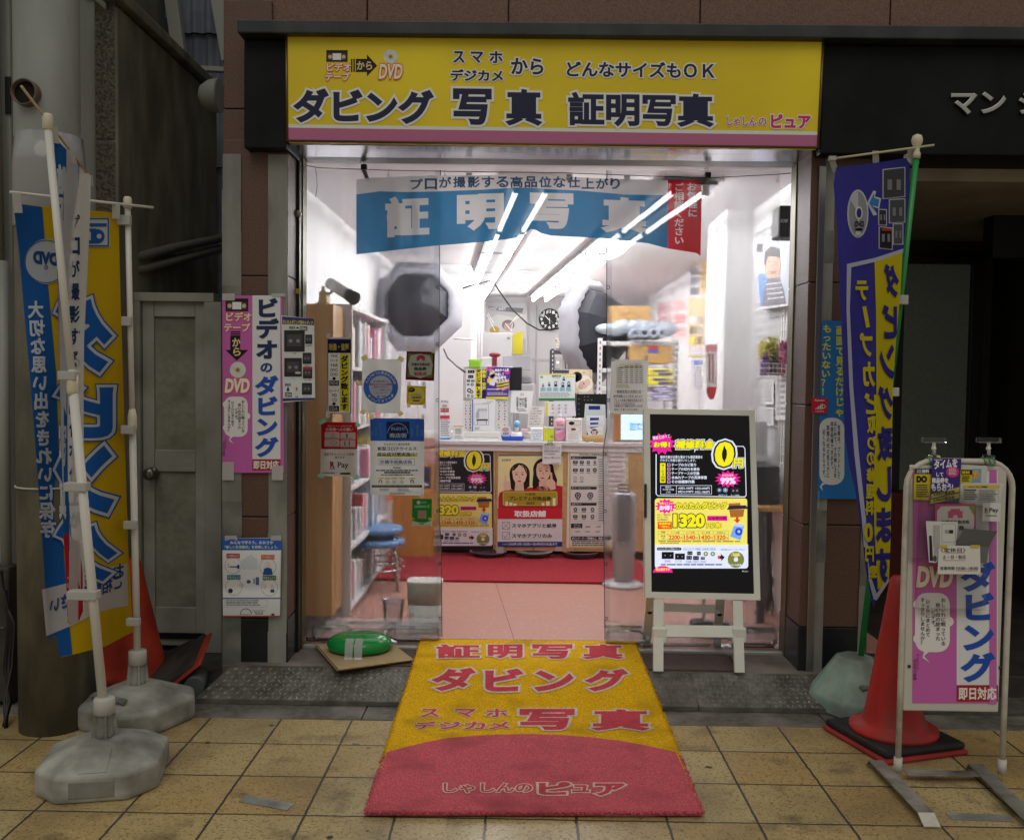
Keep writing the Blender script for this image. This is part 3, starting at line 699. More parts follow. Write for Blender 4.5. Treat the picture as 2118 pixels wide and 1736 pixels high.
t = softbox('r', c, 94 / FPX * 8.7, (.86, -.5, .05), math.pi / 8, 'black octagonal softbox with white skirt at right, seen obliquely', depth=.4, rim=1.1)
g = MB(); g.bar(c + Vector((-.05, 0, .3)), (c.x - .03, 8.8, 2.57), .022, '#d8d8da'); g.build('stand_pole', t)
# light stand and boom, hanging cable
ls = thing('light_stand', 'thin white light stand poles rising behind the counter left of the poster', 'stand', P(992, 745, 9.2))
for u in (991, 997):
    g = MB(); g.bar(P(u, 590, 9.2), P(u - 3, 800, 9.2), .012, '#ededee'); g.build('stand_pole', ls)
g = MB(); g.bar(P(938, 700, 9.3), P(982, 701, 9.3), .01, '#e6e6e6'); g.build('cross_arm', ls)
pts = [(957, 596, 8.6), (985, 587, 8.6), (1010, 581, 8.7), (1020, 582, 8.7), (1035, 605, 8.7), (1060, 640, 8.7), (1090, 668, 8.7), (1115, 682, 8.7), (1140, 682, 8.7), (1165, 676, 8.7), (1185, 668, 8.7)]
tag(MB().tube([P(*p) for p in pts], .008, '#27272a', 6).build('hanging_cable'), 'black power cable sagging between the two softboxes', 'cable')
tag(MB().tube([P(*p) for p in ((918, 722, 8.6), (926, 740, 8.2), (945, 757, 7.8), (962, 769, 7.3))], .007, '#3a3a3d', 6).build('hanging_cable'), 'short dark cable from the left softbox down to the counter', 'cable')
# black rack and paper stacks, white rack right
def rack(name, u0, u1, v0, shelves, Y, dep, colr, label, holes=None):
    x0, x1, _, z1 = bxy(u0, v0, u1, v0 + 50, Y); t = thing(name, label, 'rack', ((x0 + x1) / 2, Y, .11))
    for x in (x0, x1):
        for y in (Y, Y + dep):
            g = MB(); g.box((x - .02, y - .02, .11), (x + .02, y + .02, z1), colr, .003)
            if holes:
                for k in range(int((z1 - .2) / .05)): g.box((x - .006, y - .0225, z1 - .05 - k * .05), (x + .006, y - .0205, z1 - .025 - k * .05), holes)
            g.build('post', t)
    for v in shelves:
        z = P((u0 + u1) / 2, v, Y).z; g = MB(); g.box((x0 + .021, Y - .015, z - .035), (x1 - .021, Y + dep + .015, z), colr, .003); g.build('shelf', t)
    return t
rack('storage_rack', 1143, 1194, 721, (724, 765, 800), 11.2, .5, '#35353a', 'dark slotted steel rack below the wall clock', '#c8c8cc')
for i, (a, b, c_, d, colr, lab) in enumerate(((1149, 696, 1180, 721, '#cfcbc0', 'stack of paper sheets on the dark steel rack, below the cream box'), (1158, 685, 1172, 695, '#d9d2b4', 'small cream box on top of the paper stack'), (1147, 736, 1160, 764, '#a9a9ac', 'grey storage case on the middle shelf of the dark rack, left'), (1171, 734, 1184, 764, '#8f9096', 'grey storage case on the middle shelf of the dark rack, right'))):
    x0, x1, z0, z1 = bxy(a, b, c_, d, 11.2); g = MB()
    if i == 0:
        for k in range(9): g.box((x0 + random.uniform(0, .02), 11.2, z0 + (z1 - z0) * k / 9), (x1 - random.uniform(0, .02), 11.55, z0 + (z1 - z0) * (k + .85) / 9), colr if k % 2 else '#bdb6a4', .003)
    else: g.box((x0, 11.2, z0 + .005), (x1, 11.55, z1), colr, .01).box((x0 + .02, 11.194, (z0 + z1) / 2 - .01), (x1 - .02, 11.199, (z0 + z1) / 2 + .02), '#efefef')
    tag(g.build('paper_stack' if i == 0 else 'storage_box'), lab, 'paper stack' if i == 0 else 'box')
wr = rack('storage_rack', 1241, 1398, 700, (706, 762, 800, 850), 8.2, .5, '#dcdcde', 'white slotted steel rack along the right wall behind the curtain', '#77777c')
def cbox(name, a, b, c_, d, Y, dep, colr, label, cat='box', art=None, lid=True):
    x0, x1, z0, z1 = bxy(a, b, c_, d, Y); t = thing(name, label, cat, ((x0 + x1) / 2, Y, z0))
    g = MB(); g.box((x0, Y, z0), (x1, Y + dep, z1), colr, .008); g.build('box_body', t)
    A = Art(onY(Y - .001)); (art or (lambda A: A.greek(a + (c_ - a) * .2, b + (d - b) * .3, c_ - (c_ - a) * .2, d - (d - b) * .2, 3, '#7c6c54')))(A)
    A.build('box_print', t); return t
CARD = '#c29c66'
cbox('cardboard_box', 1263, 632, 1346, 667, 8.3, .4, CARD, 'cardboard box with a printed diamond, on top of the white rack', art=lambda A: [A.line(p, q, 1.2, '#96703e', 2) for p, q in (((1285, 652), (1306, 643)), ((1306, 643), (1327, 653)), ((1327, 653), (1306, 663)), ((1306, 663), (1285, 652)))])
cbox('cardboard_box', 1304, 713, 1392, 751, 8.15, .4, CARD, 'cardboard box with a red and blue label inside the white rack', art=lambda A: A.rect(1340, 715, 1362, 722, '#d04048', 1).rect(1340, 722, 1362, 729, '#4a62c8', 1))
for i, (v0, v1, f, bk, lab) in enumerate(((762, 777, '#4d3a8c', '#e8d83a', 'yellow and purple'), (779, 796, '#4d3a8c', '#efe23a', 'bright yellow'), (800, 812, '#e6e6ee', '#8278b4', 'lilac'), (815, 829, '#e6e6ee', '#9188bc', 'pale violet'))):
    cbox('label_box', 1341 if i < 2 else 1356, v0, 1392, v1, 7.9, .3, bk, f'{lab} label box on the white rack shelves', art=lambda A, v0=v0, v1=v1, f=f: A.rect(1350, v0 + 3, 1386, v0 + (v1 - v0) * .45, f, 1).rect(1362, v0 + (v1 - v0) * .6, 1390, v1 - 2, f, 1))
for i, u in enumerate((1316, 1334, 1352, 1371)):
    c = P(u, 688, 8.05); g = MB(); g.lathe(c, [(.012, .6), (.04, .6), (.042, 0), (.02, -.002), (.018, .3)], '#a9b2c0', 18, axis='Y'); g.ball(c + Vector((0, .015, 0)), .021, '#23242a', sy=.4)
    tag(g.build('paper_roll'), ['leftmost of the four grey paper rolls on the white rack', 'second from the left of the four grey paper rolls', 'third from the left of the four grey paper rolls', 'rightmost of the four grey paper rolls on the white rack'][i], 'paper roll', 'paper rolls on the white rack')
g = MB(); bag = M('#b9c2cc', .35)
for k in range(9): g.ball(P(1256 + k * 15, 680 - 7 * math.sin(k / 8 * 3.1) + 3 * (k % 2), 8.35), .1, bag, 1.1, 1.2, .5 + .1 * (k % 3))
tag(g.build('plastic_bag'), 'pale blue plastic bag bundle lying across the white rack top', 'plastic bag')
# posters on the right wall and column
def wallart(name, X, a, b, c_, d, colr, label, f, cat='poster'):
    A = Art(onX(X), (-1, 0, 0)).brect(a, b, c_, d, colr, .003); f(A); o = A.build(name); return tag(o, label, cat, 'papers pinned on the right wall')
R_ = random.Random(3)
def pics(a, b, c_, d, nx, ny, cols):
    def f(A):
        for i in range(nx):
            for j in range(ny):
                w_, h_ = (c_ - a) / nx, (d - b) / ny; A.rect(a + w_ * (i + .1), b + h_ * (j + .1), a + w_ * (i + .9), b + h_ * (j + .85), R_.choice(cols), 1)
    return f
wallart('wall_poster', 1.735, 1360, 625, 1388, 672, '#ddb9bd', 'pale pink photo poster high on the right wall above the rack', pics(1360, 625, 1388, 672, 1, 2, ['#c9a0a8', '#e8d4d4']))
wallart('wall_poster', 1.735, 1392, 618, 1420, 700, '#e4dcdc', 'white photo poster with red figures on the right wall', pics(1392, 618, 1420, 700, 1, 3, ['#c86a72', '#e8b8b8', '#d8a0a0']))
wallart('wall_poster', 1.735, 1426, 530, 1450, 612, '#dcdce2', 'narrow photo sheet with dark pictures near the red banner end', pics(1426, 530, 1450, 612, 1, 4, ['#8a8ca0', '#b8b8c4', '#70707c']))
wallart('notice_board', 1.735, 1424, 615, 1462, 738, '#d9c39a', 'tan notice board with small photos left of the white column', pics(1426, 650, 1460, 736, 2, 4, ['#e8e8ee', '#b0a8a0', '#e6d860', '#806a5c', '#dfe3ee']), 'notice board')
wallart('wooden_strip', 1.735, 1450, 500, 1466, 608, '#d0b486', 'tall tan board strip beside the white column', lambda A: A.greek(1452, 520, 1464, 600, 6, '#b89a68'), 'board')
wallart('wall_notice', 1.735, 1434, 742, 1457, 812, '#e8e8ec', 'white text notice with a blue heading on the right wall', lambda A: A.rect(1436, 745, 1455, 754, '#5878c8', 1).greek(1437, 758, 1455, 808, 9, '#8d92a0'), 'notice')
A = Art(onY(6.29)).brect(1499, 648, 1519, 706, '#e6e6e6', .002); A.greek(1500, 652, 1518, 704, 9, '#b0a850'); 
A = Art(onX(1.39), (-1, 0, 0)).brect(1471, 648, 1494, 706, '#e8e8e8', .002); A.greek(1472, 652, 1493, 704, 8, '#a8a468'); tag(A.build('price_sheet'), 'lined price sheet on the side of the white column', 'notice')
A = Art(onY(6.2)).base([(1460, 712), (1484, 711), (1483, 800), (1477, 824), (1469, 827), (1462, 815)], '#e8dfe0', .004); A.rect(1461, 713, 1483, 726, '#e89aa6', 1).poly([(1462, 800), (1483, 800), (1477, 823), (1469, 826), (1463, 814)], '#c8404a', 1).vgreek(1466, 730, 1479, 795, 2, '#9c6a70')
tag(A.build('sash_card'), 'long pink and red arrow shaped card hanging by the white column', 'card')
# right wall near the door: grid, poster, speaker, pompoms
gw = thing('wire_grid', 'white wire grid panel on the right wall behind the curtain', 'wire grid', (1.5, 5.6, 1.2))
g = MB(); wm = M('#cfcfd2', .4)
ya, yb, za, zb = 4.95, 6.2, 1.0, 2.42
for k in range(26): y = ya + (yb - ya) * k / 25; g.bar((1.505, y, za), (1.505, y, zb), .003, wm, seg=5)
for k in range(29): z = za + (zb - za) * k / 28; g.bar((1.502, ya, z), (1.502, yb, z), .003, wm, seg=5)
g.build('grid', gw)
fp = thing('framed_photo', 'framed portrait photo of a dark haired man in a striped scarf, right of the column', 'photo', (1.48, 5.6, 1.9))
A = Art(onX(1.46), (-1, 0, 0)).base([(1558, 497), (1634, 476), (1635, 631), (1571, 640)], '#d9d9de', .02)
A.poly([(1562, 502), (1631, 483), (1631, 626), (1574, 634)], '#b9c4d8', 1).poly([(1562, 502), (1590, 495), (1590, 560), (1567, 560)], '#d4dae4', 2).poly([(1568, 570), (1585, 560), (1590, 630), (1574, 633)], '#5f86c0', 2)
A.ell(1598, 548, 17, '#c9a28c', 3, 32).poly([(1581, 545), (1583, 520), (1596, 508), (1612, 514), (1614, 535), (1606, 530), (1590, 530), (1584, 548)], '#2c2a2c', 4)
A.ell(1592, 540, 2, '#3a2a26', 4, 1.4).ell(1606, 541, 2, '#3a2a26', 4, 1.4).ell(1600, 563, 5, '#8c4a48', 4, 3).poly([(1599, 545), (1602, 554), (1596, 554)], '#b58c76', 4)
A.poly([(1588, 576), (1612, 572), (1622, 600), (1626, 627), (1580, 633), (1582, 600)], '#6c6878', 4)
for k in range(4): A.line((1586 + k, 588 + k * 10), (1616 + k * 2, 584 + k * 10), 2.4, '#d8d6dc', 5)
A.rect(1566, 503, 1580, 521, '#3b3c42', 3); A.build('print', fp)
spk = thing('wall_speaker', 'black box speaker mounted high on the right wall', 'speaker', P(1624, 460, 5.1))
x0, x1, z0, z1 = bxy(1611, 424, 1640, 490, 5.05); g = MB(); g.box((x0, 5.05, z0), (x1 + .1, 5.2, z1), '#1b1b1d', .012); g.build('cabinet', spk)
A = Art(onY(5.048)); A.text('BOSE', 1614, 453, 1629, 460, '#b9b9bc', .02, skew=.15, l=1); A.build('logo', spk)
g = MB(); rr = random.Random(5)
pc = P(1594, 718, 5.55)
for k in range(260):
    d = Vector((rr.gauss(0, 1), rr.gauss(0, 1), rr.gauss(0, 1))).normalized(); p = pc + d * .015; q = pc + Vector((d.x * .075, d.y * .075, d.z * .085 - .02)); g.flat(p, q, d.orthogonal().normalized() * .009, '#dcd68a', .0015)
tag(g.build('pompom'), 'pale yellow pompom hanging on the wire grid', 'pompom')
g = MB(); pc = P(1628, 725, 5.3)
for k in range(120):
    d = Vector((rr.gauss(0, 1), rr.gauss(0, 1), rr.gauss(0, 1))).normalized(); g.flat(pc + d * .01, pc + Vector((d.x * .045, d.y * .045, d.z * .075)), d.orthogonal().normalized() * .008, '#b87898', .0015)
tag(g.build('pompom'), 'mauve pompom hanging at the right end of the wire grid', 'pompom')
bk = thing('wire_basket', 'white wire basket with small goods on the grid under the pompoms', 'basket', P(1600, 770, 5.5))
g = MB(); x0, x1, z0, z1 = bxy(1573, 752, 1632, 772, 5.45)
for z in (z0, (z0 + z1) / 2, z1):
    g.tube([(x0, 5.35, z), (x1, 5.35, z), (x1, 5.65, z), (x0, 5.65, z), (x0, 5.35, z)], .003, wm, 5)
for k in range(8): x = x0 + (x1 - x0) * k / 7; g.bar((x, 5.35, z0), (x, 5.35, z1), .0025, wm, seg=5)
g.build('wire_frame', bk)
for i, (u, colr) in enumerate(((1582, '#7c5a9c'), (1600, '#2c2c34'), (1616, '#b0606c'))):
    g = MB(); c = P(u, 765, 5.45); g.box(c - Vector((.02, .03, .03)), c + Vector((.02, .03, .06)), colr, .008); g.ball(c + Vector((0, 0, .075)), .016, colr); tag(g.build('small_bottle'), ['purple', 'black', 'rose'][i] + ' small bottle in the white wire basket', 'bottle')
for i, (a, b, c_, d) in enumerate(((1578, 785, 1600, 836), (1604, 780, 1630, 868), (1576, 842, 1600, 880))):
    wallart('wall_notice', 1.498, a, b, c_, d, '#e4e4e6', ['white text notice under the wire basket, upper left', 'tall white text notice under the wire basket', 'lower white text notice by the photo desk'][i], lambda A, a=a, b=b, c_=c_, d=d: A.greek(a + 3, b + 4, c_ - 3, d - 4, 7, '#a8a8ae'), 'notice')
# photo desk at right with case and cables
ds = thing('photo_desk', 'desk with wood edged top against the right wall behind the screen', 'desk', (1.4, 5.3, .11))
x0, x1, z0, z1 = bxy(1545, 1052, 1620, 1058, 5.2)
g = MB(); g.box((x0 - .2, 5.2, z0), (1.5, 5.9, z1 + .01), '#b98d58', .004); g.build('desk_top', ds)
for yy in (5.25, 5.8): MB().box((1.34, yy, .11), (1.38, yy + .04, z0 - .001), '#5a5a5e', .004).build('leg', ds)
g = MB(); g.box((1.44, 5.6, .11), (1.5, 5.62, z0), '#6a6a70'); g.build('back_panel', ds)
cbox('equipment_case', 1562, 965, 1612, 1050, 5.3, .35, '#2a2a2e', 'dark equipment case on the photo desk', 'case', art=lambda A: A.rect(1566, 1000, 1606, 1004, '#3c3c42', 1))
x0, x1, z0, z1 = bxy(1540, 870, 1600, 962, 5.6)
g = MB(); g.box((x0, 5.6, z0 - .1), (x1, 5.85, z0 + .06), '#d6d6d8', .03); g.box((x0 + .01, 5.62, z0 + .05), (x1 - .03, 5.66, z1), '#dcdcde', .006, Matrix.Translation((0, .0, 0))); tag(g.build('label_printer'), 'white printer with an upright paper tray above the photo desk', 'printer')
for q in range(4):
    tag(MB().tube([P(1570 + 8 * q, 1058, 5.4), P(1588 + 4 * q, 1110, 5.35), P(1578 + 6 * q, 1150 + 8 * q, 5.35), P(1600 - 3 * q, 1200, 5.35), P(1585 + 5 * q, 1250, 5.4), P(1560 + 12 * q, 1268, 5.5)], .005, '#2a2a2c', 6).build('desk_cable'), 'dark cable dangling below the photo desk', 'cable', 'cables under the photo desk')
# ================================================================ DOORWAY: wire, banner, clear curtains, notices
zl = lambda u: P(u, 355, 4.735)
wr_ = thing('hanging_wire', 'thin black wire stretched across the top of the shop doorway', 'wire', P(1140, 355, 4.735))
g = MB(); g.tube([P(625, 341, 4.735), P(660, 347, 4.735), P(800, 352, 4.735), P(960, 355, 4.735), P(1150, 357, 4.735), P(1460, 368, 4.735), P(1600, 361, 4.735), P(1636, 358, 4.735)], .0022, '#1c1c1e', 6); g.build('wire_line', wr_)
g = MB(); g.tube([P(652, 347, 4.733), P(655, 362, 4.733), P(656, 385, 4.73), P(653, 407, 4.73)], .0016, '#26262a', 5); g.build('loose_end', wr_)
for i, u in enumerate((803, 920, 1257, 1376, 1497, 1608)):
    v = 352 + (u - 660) * .012; t = thing('eye_hook', 'small steel eye hook hanging from the lintel of the shop doorway', 'hook', P(u, v, 4.76), 'eye hooks along the doorway lintel')
    g = MB(); c = P(u, v + 10, 4.76); g.tube([c + Vector((.007 * math.cos(k * math.pi / 8), 0, .007 * math.sin(k * math.pi / 8))) for k in range(17)], .0016, '#8c8c90', 6); g.bar(c + Vector((0, 0, .007)), c + Vector((0, 0, .033)), .0014, '#8c8c90', seg=6); g.build('eye', t)
# banner of thin cloth
bn = thing('cloth_banner', 'blue and white cloth banner with red end hanging in the doorway', 'banner', P(1090, 370, 4.71))
def bmap(u, v):
    s = (u - 736) / 716; sag = math.exp(-((u - 1099) / 26) ** 2)
    return P(u, v, 4.705 + .018 * math.sin(u * .021 + v * .006) + .01 * math.sin(u * .055 - v * .013) + .04 * sag * max(0, (v - 370) / 150) + .012 * math.sin((v - 360) * .045 + u * .004))
BT = lambda h: cloth(h, .035, .48)
A = Art(bmap, step=.0022, mk=BT)
top = [(737, 371), (760, 368), (800, 366), (900, 363), (1000, 362), (1093, 357), (1150, 364), (1250, 369), (1382, 373), (1440, 373), (1452, 378)]
bot = [(1449, 529), (1440, 523), (1382, 514), (1340, 503), (1250, 493), (1180, 489), (1140, 487), (1120, 482), (1107, 475), (1099, 473), (1088, 480), (1070, 492), (1000, 500), (900, 508), (800, 519), (737, 526)]
A.base(top + bot, '#dcdde0', 0)
A.poly([(737, 402), (775, 397), (785, 395.5), (840, 397), (900, 396), (1000, 392), (1060, 388), (1093, 388), (1110, 389), (1130, 391), (1200, 394), (1290, 402), (1382, 404)] + bot[2:], '#2f7fb4', 1)
A.poly([(1381, 373), (1440, 373), (1452, 378), (1449, 529), (1440, 523), (1382, 514)], '#c5202c', 1)
for t, (a, b, c, d, sl) in zip('証明写真', ((797, 407, 888, 491, -.04), (945, 402, 1042, 478, -.03), (1096, 398, 1186, 472, .02), (1242, 406, 1340, 480, .03))):
    A.text(t, a, b, c, d, '#dcdde0', .05, l=2, slope=sl)
A.vtext('お気軽に', 1420, 1441, 377, 450, '#e8e0e0', .03, l=3, drift=2); A.vtext('ご相談ください', 1394, 1415, 378, 506, '#e8e0e0', .03, l=3)
BL = '#3a6f9c'
for t, x, y in zip('プロが撮影する高品位な仕上がり', range(15), range(15)):
    u0 = 849 + x * 29.5; yy = 366.5 - 1.5 * math.sin((x / 14) * 3.14) + (2 if x > 11 else 0) + (3 if x < 2 else 0); A.text(t, u0, yy, u0 + (26 if t not in 'り' else 20), yy + 23, BL, .028, l=2)
A.build('banner_cloth', bn, grid=(14, 9), flat=set(range(18)))
for u, v0, v1, sl in ((756, 348, 374, 12), (970, 357, 372, 0), (1178, 360, 373, 0), (1297, 362, 376, 0), (1458, 362, 382, -14)):
    g = MB(); m = M('#8d8b86', .5) if sl else clear('tab', 0, 1.1, .1, .6, haze=.4)
    g.flat(P(u - sl / 2, v0, 4.725), P(u + sl / 2, v1, 4.70), Vector((.022 if sl else .03, 0, 0)), m, .002); g.build('banner_tab', bn)
for u, v, k in ((753, 345, 'left'), (1464, 362, 'right')):
    t = thing('binder_clip', f'black binder clip holding the {k} end of the cloth banner', 'clip', P(u, v, 4.72))
    g = MB(); c = P(u, v, 4.725); g.box(c - Vector((.015, .012, .012)), c + Vector((.015, .012, .012)), '#161618', .004); g.build('clip_body', t)
    g = MB(); g.tube([c + Vector((-.012, -.012, .01)), c + Vector((-.02, -.014, .03)), c + Vector((-.006, -.014, .034)), c + Vector((.002, -.012, .01))], .0015, '#9a9a9e', 5); g.build('clip_wire', t)
# clear curtains
vin = clear('clear_vinyl', .45, 1.02, .3, .9, '#f5f6f8', .012, .03); vin2 = clear('clear_vinyl_edge', .2, 1.05, .2, 1.3, '#eff2f4', .01, .05)
def curtain(name, u0, u1, v0, v1, Y, label, edge):
    t = thing('clear_curtain', label, 'curtain', P((u0 + u1) / 2, v1, Y)); n = 40; g = MB(); rows = []
    for j in range(25):
        row = []
        for i in range(n + 1):
            u = u0 + (u1 - u0) * i / n; v = v0 + (v1 - v0) * j / 24
            uu = u + (edge(v) if (u == u0 or u == u1) and abs(u - (u1 if name else u0)) < .1 else 0)
            row.append(g.bm.verts.new(P(uu, v, Y + .012 * math.sin(i * .9) * (j / 24) ** .3 + .006 * math.sin(i * .37 + j * .4))))
        rows.append(row)
    for a, b in zip(rows, rows[1:]): g._fin([g.bm.faces.new((a[i], a[i + 1], b[i + 1], b[i])) for i in range(n)], vin, True)
    g.build('vinyl_sheet', t); e = u1 if name else u0; sgn = -1 if name else 1
    g = MB()
    for k in range(24):
        va, vb = v0 + (v1 - v0) * k / 24, v0 + (v1 - v0) * (k + 1) / 24
        g.quad([P(e + edge(va), va, Y - .01), P(e + edge(va) + sgn * 11, va, Y - .012), P(e + edge(vb) + sgn * 11, vb, Y - .012), P(e + edge(vb), vb, Y - .01)], vin2)
    g.build('hem', t)
    g = MB(); g.tube([P(e + edge(v0 + (v1 - v0) * k / 20), v0 + (v1 - v0) * k / 20, Y - .012) for k in range(21)], .0022, '#4a4a4e', 5); g.build('edge_cord', t)
    for v in (594, 711, 827, 938, 1056, 1165, 1278):
        if v < v0 + 30 or v > v1 - 20: continue
        c = P(e + edge(v) + sgn * 3, v, Y - .018); g = MB(); g.tube([c + Vector((.0075 * math.cos(k * math.pi / 8), 0, .0075 * math.sin(k * math.pi / 8))) for k in range(17)], .0022, M('#55565a', .35, .8), 6); g.build('eyelet', t)
    # folded bottom pocket
    g = MB(); a, b = P(u0, v1, Y), P(u1, v1, Y); z = min(a.z, b.z)
    prof = [(0, .13), (-.03, .10), (-.05, .05), (-.045, .012), (.0, .004), (.05, .01), (.05, .06), (.02, .1)]
    rr = [[g.bm.verts.new((x, Y + dy, .112 + dz)) for dy, dz in prof] for x in (a.x, a.x + (b.x - a.x) * .33, a.x + (b.x - a.x) * .66, b.x)]
    for p, q in zip(rr, rr[1:]): g._fin([g.bm.faces.new((p[i], p[i + 1], q[i + 1], q[i])) for i in range(len(prof) - 1)], vin2, True)
    g.build('bottom_pocket', t); return t
CYL = 4.77
curtain(1, 625, 913, 352, 1316, CYL, 'clear vinyl curtain on the left side of the doorway, covered with notices', lambda v: -3 * math.sin((v - 350) / 300) + (1 if v > 1100 else -2) )
curtain(0, 1252, 1614, 352, 1322, CYL, 'clear vinyl curtain on the right side of the doorway behind the screen', lambda v: (3 if v < 900 else -5 + (v - 900) * .01))
pet = clear('pet_plastic', .3, 1.06, .1, 1.8, '#f8fafc', .02, .02)
def bottle(u0, u1, v, Y, label, flipd=1):
    a, b = P(u0, v, Y), P(u1, v, Y); L = abs(b.x - a.x); x0 = min(a.x, b.x); t = thing('plastic_bottle', label, 'bottle', (x0, Y, .12)); r = .042
    prof = [(.004, 0), (r * .8, 0), (r, .012)]
    n = 9
    for k in range(n):
        x = .02 + (L * .62) * k / n; prof += [(r, x), (r * .93, x + L * .62 / n * .5)]
    prof += [(r, L * .68), (r * .85, L * .76), (r * .4, L * .88), (r * .33, L * .92)]
    if flipd < 0: prof = [(rr_, L - h) for rr_, h in prof]
    g = MB(); c = Vector((x0, Y, .114 + r)); g.lathe(c, prof, pet, 18, axis='X'); g.build('bottle_body', t)
    g = MB(); xx = L * .92 if flipd > 0 else L * .08; g.lathe(c + Vector((xx, 0, 0)), [(.015, -.008), (.016, 0), (.015, .012)], '#e6e6ea', 14, axis='X'); g.build('cap', t)
    return t
bottle(648, 742, 1295, CYL + .0, 'empty clear bottle weighing down the far left of the left curtain', 1)
bottle(788, 908, 1298, CYL, 'empty clear ribbed bottle weighing down the left curtain near its free edge', -1)
bottle(1255, 1345, 1297, CYL, 'clear ribbed bottle weighing down the right curtain near its free edge', 1)
bottle(1500, 1605, 1287, CYL + .02, 'clear ribbed bottle weighing down the right curtain beside the door frame', -1)
# notices on the curtain
YN = CYL - .022
NG = 'notices taped to the clear curtain'
TP = clear('sticky_tape', 0, 1.1, .1, .8, '#e8e6dc', 0, .45)
def notice(label, pts, colr, f, name='notice', Y=YN, z=None, tapes=(), tcol=None, group=NG, grid=None, mp=None, cat='notice'):
    A = Art(mp or onY(Y))
    if group == NG: A.mk = lambda h: cloth(h, 0, .6)
    if z: A.z(*z)
    A.base(pts, colr, .0008); f(A); o = A.build(name, None, grid); tag(o, label, cat, group)
    for (a, b, c, d, ang) in tapes:
        B = Art(mp or onY(Y - .002))
        if z: B.z(*z)
        cx_, cy_ = (a + c) / 2, (b + d) / 2; ca, sa = math.cos(ang), math.sin(ang); hw, hh = (c - a) / 2, (d - b) / 2
        B.base([(cx_ + x * ca - y * sa, cy_ + x * sa + y * ca) for x, y in ((-hw, -hh), (hw, -hh), (hw, hh), (-hw, hh))], tcol or TP, .0004); B.build('tape', o)
    return o
Z2 = (850, 1100, .5184)
def f1(A):
    A.frame(888, 484, 1070, 1068, 5, '#2a2358', 1).rect(893, 488, 1068, 600, '#2a2358', 2).rect(896, 484, 1066, 494, '#e6e6e2', 3)
    A.text('映像・音声', 900, 525, 1052, 582, '#e8e23c', .035, l=4)
    A.rect(983, 606, 1054, 1050, '#e3dc3a', 1).vtext('ダビング致します', 988, 1048, 620, 1040, INK, .04, l=3)
    for i, s in enumerate(('VHS', 'ベータ', 'Hi8', 'DVC', 'DVD')): A.text(s, 912 - (3 if i == 1 else -3 * (i == 2)), 610 + i * 36, 966, 634 + i * 36, INK, .012, l=2)
    for y in (785, 980): A.poly([(928, y), (948, y), (948, y + 12), (958, y + 12), (938, y + 26), (918, y + 12), (928, y + 12)], INK, 1)
    A.rect(900, 812, 976, 852, '#1c1c24', 1).text('DVD-R', 905, 818, 970, 846, '#f0f0f0', .03, l=3)
    A.text('カセットテープ', 900, 880, 978, 908, INK, .012, l=2).text('MD', 922, 914, 960, 938, INK, .012, l=2).text('CD', 922, 950, 960, 974, INK, .012, l=2)
    A.rect(900, 1008, 976, 1050, '#1c1c24', 1).text('CD-R', 908, 1016, 966, 1044, '#f0f0f0', .03, l=3)
notice('tall yellow and navy dubbing notice listing tape formats on the left curtain', [(892, 478), (1076, 480), (1058, 1074), (884, 1064)], '#e4e4e0', f1, z=Z2, tapes=((880, 452, 908, 490, 0), (1055, 455, 1078, 490, 0), (875, 1050, 903, 1100, 0)))
def f2(A):
    x, y = 1298, 862; A.ell(x, y, 134, '#3f74c4', 1, 130, 40).ell(x, y, 90, '#e8e9e8', 2, 88, 40)
    for s, a0, a1 in (('やってまっせ！感染症対策', 200, 342), ('安心して来てや！', 140, 38)):
        n = len(s)
        for i, ch in enumerate(s):
            a = math.radians(a0 + (a1 - a0) * i / (n - 1)); cx_, cy_ = x + 112 * math.cos(a), y + 109 * math.sin(a); k = 11; A.text(ch, cx_ - k, cy_ - k * 1.1, cx_ + k, cy_ + k * 1.1, '#eef0f4', .02, l=4)
    A.text('新型コロナウイルス感染症', 1214, 832, 1390, 850, '#c05a5a', .02, l=4).text('防止ガイドライン', 1246, 852, 1356, 870, '#c05a5a', .02, l=4)
    A.text('当店は感染症対策として', 1240, 812, 1360, 824, '#55555c', .01, l=4).text('を遵守しています。', 1296, 878, 1384, 889, '#55555c', .01, l=4).text('しゃしんのピュア', 1256, 901, 1346, 912, '#707078', .005, l=4).text('大阪府', 1302, 928, 1342, 942, '#55555c', .01, l=4).ell(1280, 935, 9, '#55555c', 4, 7, 8)
notice('white sheet with a round blue infection safety emblem on the left curtain', [(1155, 642), (1460, 650), (1448, 1066), (1152, 1060)], '#eef0ef', f2, z=Z2, tapes=((1150, 618, 1196, 655, -.5), (1430, 630, 1476, 665, .5), (1430, 1052, 1470, 1085, -.6), (1140, 1035, 1180, 1070, .5)), tcol='#d9d08a')
def f3(A):
    A.poly([(1512, 602), (1700, 608), (1696, 790), (1505, 785)], '#7aa054', 1).poly([(1530, 618), (1605, 606), (1678, 622), (1700, 690), (1688, 765), (1605, 795), (1525, 770), (1508, 690)], '#dfdedb', 2)
    A.rect(1575, 626, 1640, 660, '#cf6070', 3).rect(1588, 616, 1628, 634, '#cf6070', 3).ell(1608, 662, 14, '#dfdedb', 4, 18)
    A.text('京橋中央商店街', 1536, 676, 1676, 698, INK, .012, l=5).text('商品券', 1556, 708, 1652, 734, INK, .02, l=5).text('取扱店', 1556, 746, 1652, 774, '#c04a58', .02, l=5)
notice('dark red framed square gift voucher notice by the edge of the left curtain', [(1498, 586), (1716, 592), (1710, 815), (1490, 806)], '#7c2036', f3, z=Z2, tapes=((1498, 545, 1525, 588, 0), (1690, 562, 1715, 600, 0)))
